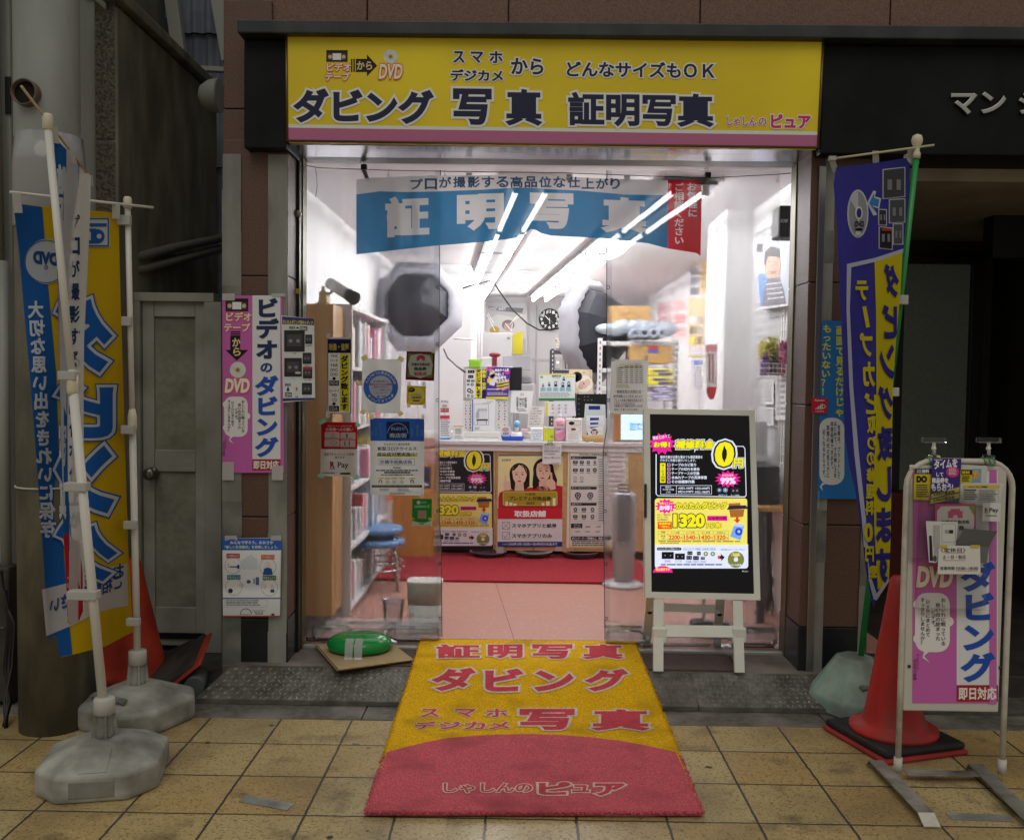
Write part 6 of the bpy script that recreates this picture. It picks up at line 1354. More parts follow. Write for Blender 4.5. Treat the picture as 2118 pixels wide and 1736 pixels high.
    A.greek(304, 1032, 700, 1044, 1, '#3a4a8c', 5, .6, .03)
    if lit: A.ell(317, 1086, 62, PK, 6, 42, 24, 180, 360).text('税込表示です', 272, 1056, 362, 1076, Y_, .03, l=8).text('▼NET.', 816, 1074, 858, 1084, '#b8b8bc', .0, l=3)
ad(A, True); A.build('screen', sgn)
g = MB(); x = [onS(*A.X(*p)) + SN * .02 for p in ((200, 530), (213, 530), (213, 740), (200, 740))]; y = [p - SN * .03 for p in x]; g.quad(x, '#141416')
for k in range(4): g.quad([x[k], x[(k + 1) % 4], y[(k + 1) % 4], y[k]], '#141416')
g.build('control_strip', sgn)
S_ = lambda x, y, d=0: onS(*A.X(x, y)) + SN * d
def legbar(name, p, q, wx, t=.022):
    g = MB(); g.flat(p, q, Vector((wx, 0, 0)), frm, t); g.build(name, sgn)
fl = lambda u, z=.117: Vector((G(u, 1391, z).x, 4.338, z))
legbar('leg', S_(292, 1255, -.01), fl(1363), .046); legbar('leg', S_(790, 1262, -.01), fl(1530), .046)
g = MB(); g.flat(S_(330, 1455, -.005), S_(775, 1460, -.005), Vector((0, .02, .05)), frm, .022); g.build('cross_bar', sgn)
for x in (298, 798):
    g = MB(); c = S_(x, 1470, -.008); g.box(c - Vector((.033, .02, .04)), c + Vector((.033, .02, .03)), frm, .006); g.build('leg_bracket', sgn)
bk0, bk1 = Vector((P(1345, 1250, 4.52).x, 4.50, .44)), Vector((G(1337, 1327, .117).x, 4.83, .117)); legbar('back_leg', bk0, bk1, .042)
bk2, bk3 = Vector((P(1488, 1250, 4.52).x, 4.50, .44)), Vector((G(1482, 1328, .117).x, 4.83, .117)); legbar('back_leg', bk2, bk3, .042)
g = MB(); g.flat(bk0.lerp(bk1, .25), bk2.lerp(bk3, .28), Vector((0, .01, .04)), frm, .018); g.build('back_cross_bar', sgn)
for q in (bk0.lerp(bk1, .34), bk2.lerp(bk3, .36)):
    g = MB(); c = q + Vector((0, -.013, 0)); g.lathe(c, [(.012, .004), (.012, -.004), (.002, -.005)], '#1a1a1c', 12, axis='Y'); g.build('bolt', sgn)
# dustpan behind the easel
du = thing('dustpan', 'black long handled dustpan with white handle behind the easel legs', 'dustpan', P(1460, 1300, 5.0))
g = MB(); z0 = .115; c = Vector((P(1465, 1300, 5.05).x, 5.02, z0)); g.box(c + Vector((-.1, -.06, 0)), c + Vector((.1, .06, .07)), '#1d1d1f', .02); g.build('pan', du)
g = MB(); g.bar(c + Vector((-.03, 0, .07)), c + Vector((-.05, .04, .62)), .009, '#dcdcda', seg=10); g.bar(c + Vector((-.04, -.055, .085)), c + Vector((.09, -.055, .075)), .009, '#dcdcda', seg=10); g.build('handle', du)
# ---- sign stand at right
YS = 3.45; st_ = thing('sign_stand', 'white tube framed pavement sign stand with leaflet pockets', 'sign stand', (1.63, YS, 0))
S = lambda u, v, d=0: P(u, v, YS) + Vector((0, -d, 0))
cw = N('chipped_white', '#b9b5aa', '#c9c5ba', 14, .5, 0, c3='#8f887a', scale3=9, lo3=.55, hi3=.75)
lx, rx_ = S(1866, 1300).x, S(2083, 1300).x; tz = S(1975, 953).z; r = .095
pts = [Vector((lx, YS, .05))] + [Vector((lx + (S(1866, v).x - lx) * 0, YS, S(1866, v).z)) for v in (1400, 1200)] + [Vector((lx + r - r * math.cos(k * math.pi / 12), YS, tz - r + r * math.sin(k * math.pi / 12))) for k in range(7)] + [Vector((rx_ - r + r * math.sin(k * math.pi / 12), YS, tz - r + r * math.cos(k * math.pi / 12))) for k in range(7)] + [Vector((rx_, YS, S(2083, v).z)) for v in (1200, 1400)] + [Vector((rx_, YS, .05))]
g = MB(); g.tube(pts, .0108, cw, 12); g.build('tube_frame', st_)
foot = N('foot_steel', '#7c7a74', '#a2a098', 10, .5, .0005, .3, c3='#55524c', scale3=7)
for p0, p1 in (((1812, 1572), (1915, 1680)), ((2018, 1580), (2140, 1700))):
    a, b = G(*p0, .03), G(*p1, .03); g = MB(); g.flat(a, b, Vector((.055, 0, 0)), foot, .005); d = (b - a).normalized(); g.flat(b, b + d * .05 - Vector((0, 0, .024)), Vector((.055, 0, 0)), cw, .005); g.flat(a, a - d * .02 - Vector((0, 0, .024)), Vector((.055, 0, 0)), foot, .005); g.build('foot', st_)
for x in (lx, rx_):
    g = MB(); g.bar((x, YS, .03), (x, YS, .085), .0155, cw, seg=14); g.build('foot_socket', st_)
g = MB(); g.flat((lx + .03, YS, .028), (rx_ - .03, YS, .028), Vector((0, .045, 0)), foot, .004); g.build('cross_bar', st_)
bx0, bx1, bz0, bz1 = bxy(1874, 962, 2072, 1469, YS)
g = MB(); g.box((bx0, YS - .009, bz0), (bx1, YS + .009, bz1), M('#c6c3ba', .5), .005); g.build('board', st_)
A = Art(onY(YS - .0105)); A.base([(1888, 968), (2060, 971), (2061, 1454), (1887, 1453)], '#c865b4', 0)
k_ = .395; pinkposter(A, 1887, 917, k_, full=False); A.rect(2046, 971, 2061, 1454, '#c46ab2', 4)
A.build('poster_print', st_)
for u, v in ((1878, 1375), (2066, 1378)):
    g = MB(); c = S(u, v, .009); g.lathe(c, [(.006, 0), (.006, -.004), (.001, -.005)], '#2c2a26', 10, axis='Y'); g.build('screw', st_)
# clear pockets
acr = clear('acrylic', 0, 1.1, .05, .7, '#fafbfb', .0, .015)
for a, b, c, d in ((1889, 1005, 1996, 1158), (1960, 1010, 2060, 1158), (1905, 1020, 2044, 1262)):
    x0, x1, z0, z1 = bxy(a, b, c, d, YS - .05); g = MB(); dp_ = .03 if a != 1905 else .045
    g.quad([(x0, YS - dp_, z0), (x1, YS - dp_, z0), (x1, YS - dp_ - .012, z1), (x0, YS - dp_ - .012, z1)], acr); g.quad([(x0, YS - dp_, z0), (x1, YS - dp_, z0), (x1, YS - .012, z0), (x0, YS - .012, z0)], acr)
    for x in (x0, x1): g.quad([(x, YS - .012, z0), (x, YS - dp_, z0), (x, YS - dp_ - .012, z1), (x, YS - .012, z1)], acr)
    g.build('clear_pocket', st_, norm=False)
ZP = (3096, 1700, .5184)
LG = 'leaflets in the pockets of the sign stand'
notice('yellow and navy free magazine in the left pocket of the sign stand', [(1085, 332), (1214, 335), (1210, 578), (1076, 572)], '#d2bd1e', lambda A: A.rect(1085, 333, 1213, 375, '#25264c', 1).text('TAKE', 1100, 340, 1136, 352, '#dfdfe4', .02, l=3).text('FREE', 1100, 355, 1136, 367, '#dfdfe4', .02, l=3).text('無料', 1140, 338, 1196, 368, '#dfdfe4', .04, l=3).text('DO', 1098, 388, 1180, 440, INK, .07, l=3).greek(1096, 456, 1206, 560, 6, '#3a3420', 2, .5), 'leaflet', YS - .022, ZP, group=LG, cat='leaflet')
notice('tilted purple leaflet with white lettering and yellow prices, middle of the sign stand', [(1222, 252), (1446, 258), (1424, 605), (1204, 592)], '#3a2a80', lambda A: A.text('タイムを', 1232, 270, 1415, 340, '#e2e0ea', .05, l=3, slope=-.1).text('して', 1250, 362, 1305, 395, '#e2e0ea', .05, l=3).text('商品券を', 1216, 402, 1344, 446, '#e2e0ea', .05, l=3).text('もらおう!', 1212, 446, 1380, 508, '#e2e0ea', .05, l=3).ell(1378, 358, 50, '#c83a80', 1, 44).greek(1348, 330, 1410, 385, 5, '#f0d0e0', 2).poly([(1215, 530), (1430, 476), (1428, 512), (1212, 562)], '#dcc824', 1).text('5,000円商品券', 1228, 512, 1394, 548, INK, .02, l=3, slope=-.1).poly([(1208, 572), (1428, 522), (1426, 560), (1206, 606)], '#dcc824', 1).text('3,000円商品券', 1228, 560, 1392, 590, INK, .02, l=3, slope=-.12).greek(1236, 262, 1300, 276, 1, '#d8d6e0', 2), 'leaflet', YS - .030, ZP, group=LG, cat='leaflet')
notice('yellow magazine with black heading half behind the purple leaflet', [(1440, 338), (1530, 342), (1524, 450), (1436, 444)], '#cdb81e', lambda A: A.rect(1444, 342, 1530, 380, '#22201c', 1).text('雑誌', 1446, 350, 1510, 374, '#d8c83a', .03, l=3).greek(1450, 390, 1516, 436, 4, '#3a3420', 2), 'leaflet', YS - .0165, ZP, group=LG, cat='leaflet')
notice('white leaflet with orange sun drawing at the back of the sign stand', [(1446, 302), (1650, 312), (1632, 470), (1440, 460)], '#c9c9c6', lambda A: A.poly([(1530, 334), (1600, 336), (1596, 440), (1526, 440)], '#86a0bc', 1).ell(1548, 380, 22, '#d8a040', 2).star(1548, 380, 24, 44, '#d8b060', 9, 2), 'leaflet', YS - .0145, ZP, group=LG, cat='leaflet')
notice('white price leaflet with yellow heading in the right pocket of the sign stand', [(1440, 446), (1770, 446), (1740, 640), (1430, 600)], '#cfcfca', lambda A: A.rect(1458, 460, 1740, 484, '#d8b640', 1).text('レギュラーダビング価格表', 1500, 466, 1644, 480, INK, .02, l=3).rect(1466, 494, 1560, 504, '#22222a', 2).greek(1466, 512, 1570, 580, 4, '#44444a', 2).frame(1576, 494, 1732, 590, 1.2, '#66666a', 2).greek(1584, 500, 1726, 584, 6, '#66666a', 2, .4), 'leaflet', YS - .026, ZP, group=LG, cat='leaflet')
notice('small white cashless payment card at the right of the sign stand', [(1612, 596), (1752, 598), (1746, 742), (1606, 738)], '#d5d4d2', lambda A: A.text('R', 1626, 636, 1648, 668, '#8c2430', .04, l=3).text('Pay', 1660, 636, 1730, 676, '#44404a', .02, l=3).rect(1626, 672, 1648, 676, '#8c2430', 3).greek(1632, 692, 1722, 706, 1, '#55555a', 2), 'leaflet', YS - .052, ZP, group=LG, cat='card')
notice('pink framed voucher notice with pink gate emblem in the front pocket', [(1244, 606), (1560, 606), (1556, 900), (1240, 890)], '#c8487c', lambda A: A.poly([(1258, 660), (1290, 624), (1500, 622), (1544, 700), (1540, 890), (1254, 880)], '#d6d4d2', 1).poly([(1500, 622), (1548, 622), (1544, 700)], '#7aa83a', 2).rect(1342, 660, 1454, 714, '#d05a80', 2).rect(1362, 644, 1434, 662, '#d05a80', 2).ell(1398, 716, 20, '#d6d4d2', 3, 26).text('京橋中央商店街', 1288, 730, 1506, 758, INK, .02, l=3).text('券', 1420, 770, 1466, 812, INK, .02, l=3), 'leaflet', YS - .047, ZP, group=LG, cat='leaflet')
notice('white order form pad with black side heading in the front pocket', [(1172, 738), (1418, 744), (1404, 920), (1252, 1060), (1196, 1056)], '#cfcfcd', lambda A: A.poly([(1196, 850), (1216, 850), (1226, 1044), (1202, 1044)], '#26262c', 1).vgreek(1228, 770, 1282, 1010, 6, '#66666c', 2, .3).frame(1294, 756, 1400, 900, 1.5, '#55555a', 2).rect(1318, 806, 1350, 832, '#9a9a9e', 2).rect(1350, 806, 1382, 832, '#26262c', 2).ell(1240, 1026, 14, '#55555a', 2, 24), 'leaflet', YS - .055, ZP, group=LG, cat='leaflet')
g = MB(); q = [P(*(3096 * .5171 + x * .26807, 1700 * .5171 + y * .26807), YS - dd) for x, y, dd in ((1466, 795, .07), (1724, 815, .07), (1660, 930, .06), (1404, 920, .06))]; g.quad(q, '#5d6062')
q2 = [P(*(3096 * .5171 + x * .26807, 1700 * .5171 + y * .26807), YS - .058) for x, y in ((1404, 920), (1660, 930), (1640, 1066), (1590, 1060))]; g.quad(q2, '#666a6c'); tag(g.build('folded_leaflet'), 'folded dark grey leaflet leaning out of the front pocket', 'leaflet', LG)
def f13(A):
    A.text('〈定休日〉', 1286, 944, 1476, 978, '#2a2628', .012, l=2).text('土・日・祝日', 1300, 1000, 1476, 1030, '#2a2628', .012, l=2).text('営業時間', 1282, 1088, 1392, 1114, '#2a2628', .01, l=2).text('10:00~18:00', 1404, 1090, 1572, 1114, '#2a2628', .012, l=2)
    for a, b, y in ((1316, 1470, 982), (1304, 1476, 1040), (1404, 1570, 1120)): A.line((a, y), (b, y + 1), 2.5, '#b03a40', 2)
notice('handwritten opening hours card hung by yellow tape on the front pocket', [(1272, 926), (1590, 930), (1594, 1148), (1262, 1146)], '#dcdad6', f13, 'hours_card', YS - .066, ZP, ((1276, 922, 1336, 944, 0), (1516, 922, 1586, 944, 0)), '#c9b43a', None, cat='card')
for u, lab in ((1932, 'left'), (2045, 'right')):
    t = thing('sign_clip', f'clear plastic sign clip standing on the {lab} of the sign stand top', 'clip', S(u, 953))
    g = MB(); c = S(u, 910); g.box(c + Vector((-.042, -.012, -.008)), c + Vector((.042, .012, .010)), acr, .003); g.box(c + Vector((-.04, -.016, -.01)), c + Vector((.04, -.0125, -.004)), acr, .001); g.build('clip_jaw', t)
    g = MB(); c2 = S(u, 952); g.bar(c - Vector((0, 0, .008)), c2 + Vector((0, 0, .02)), .006, M('#c9c9c2', .3), seg=10); g.ball(c - Vector((0, 0, .03)), .009, M('#d5d5ce', .3)); g.build('stem', t)
    g = MB(); g.box(c2 + Vector((-.015, -.02, -.02)), c2 + Vector((.015, .02, .022)), acr, .004); g.build('clamp', t)
    g = MB(); zz = S(u - 16, 953); g.tube([zz + Vector((.0 + .002 * k, .0135 * math.cos(k * .7), .0135 * math.sin(k * .7))) for k in range(24)], .0022, M('#3a9a4a', .5), 6); g.build('green_tie', t)
# ================================================================ INTERIOR: left furniture, counter and goods on it
wood = N('pale_wood', '#b98f5e', '#c89f6c', 6, .45, .0003, c3='#a67c4a', scale3=3, stretch=(6, 6, .5)); woodc = N('counter_wood', '#bb9562', '#c8a474', 5, .45, .0003, stretch=(.6, 6, 6))
wc = thing('wooden_cabinet', 'tall pale wooden cabinet end just inside the left door frame', 'cabinet', (-1.05, 5.0, .11))
xr = P(688, 900, 4.95).x; zt_ = P(655, 628, 4.95).z
g = MB(); g.box((-1.3, 4.95, .19), (xr, 5.22, zt_), wood, .004); g.build('cabinet_body', wc)
g = MB(); g.box((-1.29, 4.96, .11), (xr - .01, 5.21, .189), '#6e6258', .002); g.build('plinth', wc)
g = MB()
for k in range(14): c = Vector((xr + .001, 5.03, .45 + k * .09)); g.box(c - Vector((.002, .003, .003)), c + Vector((.0, .003, .003)), '#5e4426'); g.box(c + Vector((-.002, .12, -.003)), c + Vector((.0, .126, .003)), '#5e4426')
g.build('peg_holes', wc)
x0, x1, z0, z1 = bxy(658, 607, 676, 628, 5.0); tag(MB().box((x0, 5.0, zt_ + .002), (x1, 5.1, z1 + .015), '#bfa878', .01).box((x0 + .01, 5.02, z1 + .014), (x1 - .02, 5.08, z1 + .045), '#d8d2c2', .008).build('small_box'), 'small tan box standing on top of the wooden cabinet', 'box')
whs = M('#d2d2d4', .5)
bs = thing('bookshelf', 'open shelf unit full of coloured albums along the left wall', 'shelf', (-1.1, 5.9, .11))
sh = [.16, .50, .84, 1.18, 1.52, 1.86]
g = MB(); g.box((-1.31, 5.26, .11), (-1.29, 6.6, 1.87), whs); g.build('back_panel', bs)
for y in (5.26, 6.58): MB().box((-1.289, y, .11), (-.95, y + .02, 1.87), whs, .002).build('side_panel', bs)
for z in sh: MB().box((-1.288, 5.281, z - .02), (-.95, 6.579, z), whs, .002).build('shelf', bs)
pal = (('pink', '#d48aa4'), ('white', '#dedee0'), ('yellow', '#dccf82'), ('grey', '#b9b9be'), ('red', '#c2545c'), ('pale blue', '#b4c2d0'))
lv = ('lowest', 'second lowest', 'third', 'fourth', 'fifth', 'top')
rr = random.Random(11)
for i, z in enumerate(sh):
    for j in range(5 if i < 5 else 0):
        nm, h = pal[(i * 2 + j) % 6]; ya = 5.30 + j * .255; hh = rr.uniform(.18, .29); xf = -.95 + rr.uniform(-.05, .02)
        t = MB(); n = 4
        for k in range(n):
            dd = rr.uniform(-.02, .0); t.box((-1.25, ya + k * .058, z + .002), (xf + dd, ya + k * .058 + .052, z + hh + rr.uniform(-.03, .0)), h if k % 2 == 0 else '#e0e0e2', .003)
        tag(t.build('album_stack'), f'{nm} albums on the {lv[i]} level of the shelf along the left wall', 'albums', 'albums on the left shelf')
# orange side table and display behind the stools
ot = thing('orange_display_box', 'low orange and red cardboard display behind the blue stools', 'display box', (-.85, 6.75, .11))
x0, x1, z0, z1 = bxy(727, 1022, 800, 1110, 6.7); g = MB(); g.box((x0, 6.68, z0 + .03), (x1, 6.98, z1 - .06), '#d8d4d4', .004); g.build('display_body', ot)
g = MB(); g.box((x0 - .004, 6.676, z1 - .06), (x1 + .004, 6.98, z1), '#d87a2c', .004); g.box((x0 - .003, 6.674, z1 - .12), (x1 + .003, 6.679, z1 - .061), '#c2343c'); g.build('orange_rim', ot)
wp_ = thing('wooden_side_panel', 'orange brown wooden panel closing the left end of the counter', 'panel', (-.9, 7.0, .11))
x0, x1, z0, z1 = bxy(798, 1000, 895, 1135, 6.92); g = MB(); g.box((x0, 6.99, .11), (x1, 7.02, z1 + .3), N('orange_wood', '#c88a3c', '#d0964a', 4, .4, 0, stretch=(6, 1, .6)), .004); g.build('panel_board', wp_)
for i, (a, b, c_, d, h, lab) in enumerate(((856, 905, 900, 960, '#d4a09a', 'photo calendar with faces'), (858, 965, 890, 1010, '#3a3450', 'dark purple photo album stand'), (862, 985, 874, 1004, '#e0cc2a', 'yellow price tag card'))):
    Y = 6.8 - .03 * i; x0, x1, z0, z1 = bxy(a, b, c_, d, Y); g = MB(); g.box((x0, Y, z0), (x1, Y + .02, z1), h, .003)
    if i == 0:
        for q in range(3): cc = Vector((x0 + .03 + q * .05, Y - .002, z0 + .1)); g.ball(cc, .02, '#e0b8a0', sy=.1); g.ball(cc + Vector((0, .001, .012)), .021, '#3a2c2c', sy=.08)
    else: g.box((x0 + .012, Y - .003, z0 + .02), (x1 - .012, Y, z0 + .04), '#e6e6ea')
    tag(g.build('display_card'), f'{lab} behind the left curtain at the counter end', 'display card')
# stools
chrome = M('#c2c2c6', .18, .9); blue = N('stool_vinyl', '#5d84b4', '#6a90be', 20, .45)
def stool(c, label, zs):
    t = thing('round_stool', label, 'stool', c, 'blue stools stacked by the left shelf'); c = Vector(c)
    g = MB(); g.lathe(c + Vector((0, 0, zs)), [(.14, -.02), (.168, -.015), (.172, .0), (.168, .014), (.15, .02), (.001, .022)], blue, 32); g.build('seat', t)
    for k in range(4):
        a = math.pi / 4 + k * math.pi / 2 + .2; g = MB(); g.tube([c + Vector((math.cos(a) * .13, math.sin(a) * .13, zs - .02)), c + Vector((math.cos(a) * .15, math.sin(a) * .15, zs - .08)), c + Vector((math.cos(a) * .185, math.sin(a) * .185, 0))], .0115, chrome, 8); g.build('leg', t)
    g = MB(); g.tube([c + Vector((math.cos(k * math.pi / 12) * .165, math.sin(k * math.pi / 12) * .165, zs * .45)) for k in range(25)], .007, chrome, 6); g.build('foot_ring', t)
stool((P(780, 1100, 6.05).x, 6.05, .113), 'taller blue round stool, upper seat of the stacked pair', P(780, 1094, 6.05).z - .113)
stool((P(776, 1120, 6.0).x + .02, 6.0, .113), 'shorter blue round stool, lower seat of the stacked pair', P(780, 1120, 6.0).z - .113)
# bin and bucket
tb = thing('white_bin', 'white and grey slim wastebin behind the edge of the left curtain', 'wastebin', (P(878, 1300, 4.98).x, 4.98, .113))
c = Vector((P(878, 1300, 5.0).x, 5.0, .113)); h = P(878, 1200, 5.0).z - .113
g = MB(); g.lathe(c, [(.075, 0), (.08, .01), (.088, h * .55)], M('#c9c9c6', .4), 28, sx=1, sy=.7, power=5); g.build('lower_shell', tb)
g = MB(); g.lathe(c, [(.089, h * .55 + .001), (.094, h - .01), (.094, h), (.086, h), (.08, h * .6)], M('#a9a79c', .4), 28, sx=1, sy=.7, power=5); g.build('upper_band', tb)
g = MB(); g.lathe(c, [(.0945, h - .008), (.0965, h), (.0945, h + .006), (.088, h + .004)], M('#e2e2e0', .35), 28, sx=1, sy=.7, power=5); g.build('rim', tb)
bu = MB(); c = Vector((P(813, 1310, 5.05).x, 5.05, .113)); h = P(813, 1242, 5.05).z - .113; bu.lathe(c, [(.045, 0), (.047, .004), (.062, h), (.064, h + .004), (.061, h)], clear('bucket_plastic', .25, 1.05, .1, 1.4, '#eef0f2', 0, .12), 28); tag(bu.build('clear_bucket'), 'small clear plastic bucket between the stools and the white bin', 'bucket')
# tower fan
tf = thing('tower_fan', 'silver tower fan on a round base in front of the counter, right of the carpet', 'fan', G(1291, 1213, .113)); c = G(1291, 1213, .113); c.y += .05
sil = N('fan_silver', '#a3a3a8', '#b4b4ba', 3, .35, 0, .3)
g = MB(); g.lathe(c, [(.135, 0), (.138, .008), (.12, .018), (.05, .03), (.04, .06)], M('#c9c9cc', .3), 32); g.build('fan_base', tf)
ztop = P(1291, 1018, c.y).z
g = MB(); g.lathe((c.x, c.y, 0), [(.06, .15), (.072, .17), (.074, .35), (.078, ztop - .05), (.076, ztop - .01), (.06, ztop)], sil, 24, sy=.85, power=3.2, rot=.35); g.build('fan_tower', tf)
g = MB()
for k in range(16): z = .42 + k * .024 ; g.box((c.x - .055, c.y - .069, z), (c.x + .03, c.y - .064, z + .01), '#77777d')
g.build('air_grille', tf)
# red carpet
rc = MB(); xa, xb = G(800, 1203, .118).x - .2, G(1335, 1203, .118).x + .05; ya, yb = G(1080, 1203, .118).y, G(1080, 1150, .118).y + .1
rcm = N('red_carpet', '#7e1420', '#b8283a', 120, .95, .008, c3='#96202c', scale3=30); rc.box((xa, ya, .112), (xb, yb, .126), rcm, .004); tag(rc.build('red_carpet'), 'red shaggy carpet strip on the shop floor in front of the counter', 'carpet')
# counter
YC = 7.0
ct = thing('shop_counter', 'pale wooden shop counter covered with price posters', 'counter', (.05, YC, .11))
cx0, cx1 = P(905, 1000, YC).x - .15, P(1392, 1000, YC).x; zc = P(1080, 912, YC).z; zb = P(1080, 1138, YC).z
g = MB()
for a, b in ((cx0, P(1025, 1000, YC).x), (P(1025, 1000, YC).x, P(1105, 1000, YC).x), (P(1105, 1000, YC).x, P(1190, 1000, YC).x), (P(1190, 1000, YC).x, cx1)): g.box((a + .002, YC, zb), (b - .002, YC + .03, zc - .075), woodc, .003)
g.build('front_panel', ct)
g = MB(); g.box((cx0, YC - .03, zc - .03), (cx1, YC + .52, zc), M('#d2d2d4', .15), .004); g.build('counter_top', ct)
g = MB(); g.box((cx0, YC - .012, zc - .074), (cx1, YC + .0, zc - .031), M('#e0e0e0', .4), .001); g.build('edge_strip', ct)
g = MB(); g.box((cx0, YC + .2, .112), (cx1, YC + .24, zb), M('#2a2422', .8)); g.box((P(1180, 1130, YC).x, YC + .05, .112), (cx1, YC + .16, zb - .005), '#4a2c28', .005); g.build('kick_board', ct)
g = MB(); zs = P(1040, 893, YC + .4).z; g.box((cx0, YC + .36, zc + .001), (P(1112, 900, YC + .4).x, YC + .50, zs), M('#d8d6cf', .4), .004); g.build('raised_ledge', ct)
for i, u in enumerate((1016, 1110, 1206)):
    c = Vector((P(u - 0, 1140, YC + .12).x - .02, YC + .1, .115)); g = MB(); hh = P(u, 1137, YC + .1).z - .115; g.lathe(c, [(.085, 0), (.10, .01), (.14, hh * .8), (.142, hh * .92), (.13, hh * .9), (.09, .03)], M('#5a5358', .35), 28)
    tag(g.build('bowl'), ['dark bowl under the counter below the black price poster', 'dark bowl under the counter below the voucher poster, left', 'dark bowl under the counter below the voucher poster, right'][i] if i else 'dark bowl under the counter, leftmost of three', 'bowl', 'dark bowls stored under the counter') if 0 else tag(g.build('bowl'), ('leftmost of the dark bowls stored under the counter', 'middle one of the dark bowls stored under the counter', 'rightmost of the dark bowls stored under the counter')[i], 'bowl', 'dark bowls stored under the counter')
# payment marks on the edge strip
A = Art(onY(YC - .0135)); Z3 = (1700, 1100, .4608); A.z(*Z3)
for x in range(130, 560, 24): A.rect(x, 1450, x + 18, 1462, random.choice(['#6a6a70', '#9a9aa0', '#3a3a40', '#c8c8cc']), 1).frame(x - 2, 1447, x + 21, 1465, 1, '#b0b0b4', 1)
for a, c_ in ((568, 626), (640, 682), (1336, 1392), (1420, 1462)): A.rect(a, 1444, c_, 1470, '#ededee', 1).text('R Pay', a + 6, 1449, c_ - 6, 1466, '#7a4450', .015, l=3)
for a, c_ in ((684, 922), (1464, 1660)): A.rect(a, 1446, c_, 1470, '#c4303c', 1).text('楽天ペイのお支払いなら楽天ポイントも使えます', a + 6, 1451, c_ - 6, 1464, '#f2e2e2', .02, l=3)
A.rect(926, 1444, 1016, 1472, '#ededee', 1).rrect(934, 1450, 952, 1468, 3, '#7a2a34', 2).text('d払い', 958, 1450, 1004, 1468, '#2a2a30', .02, l=3)
A.build('payment_marks', ct)
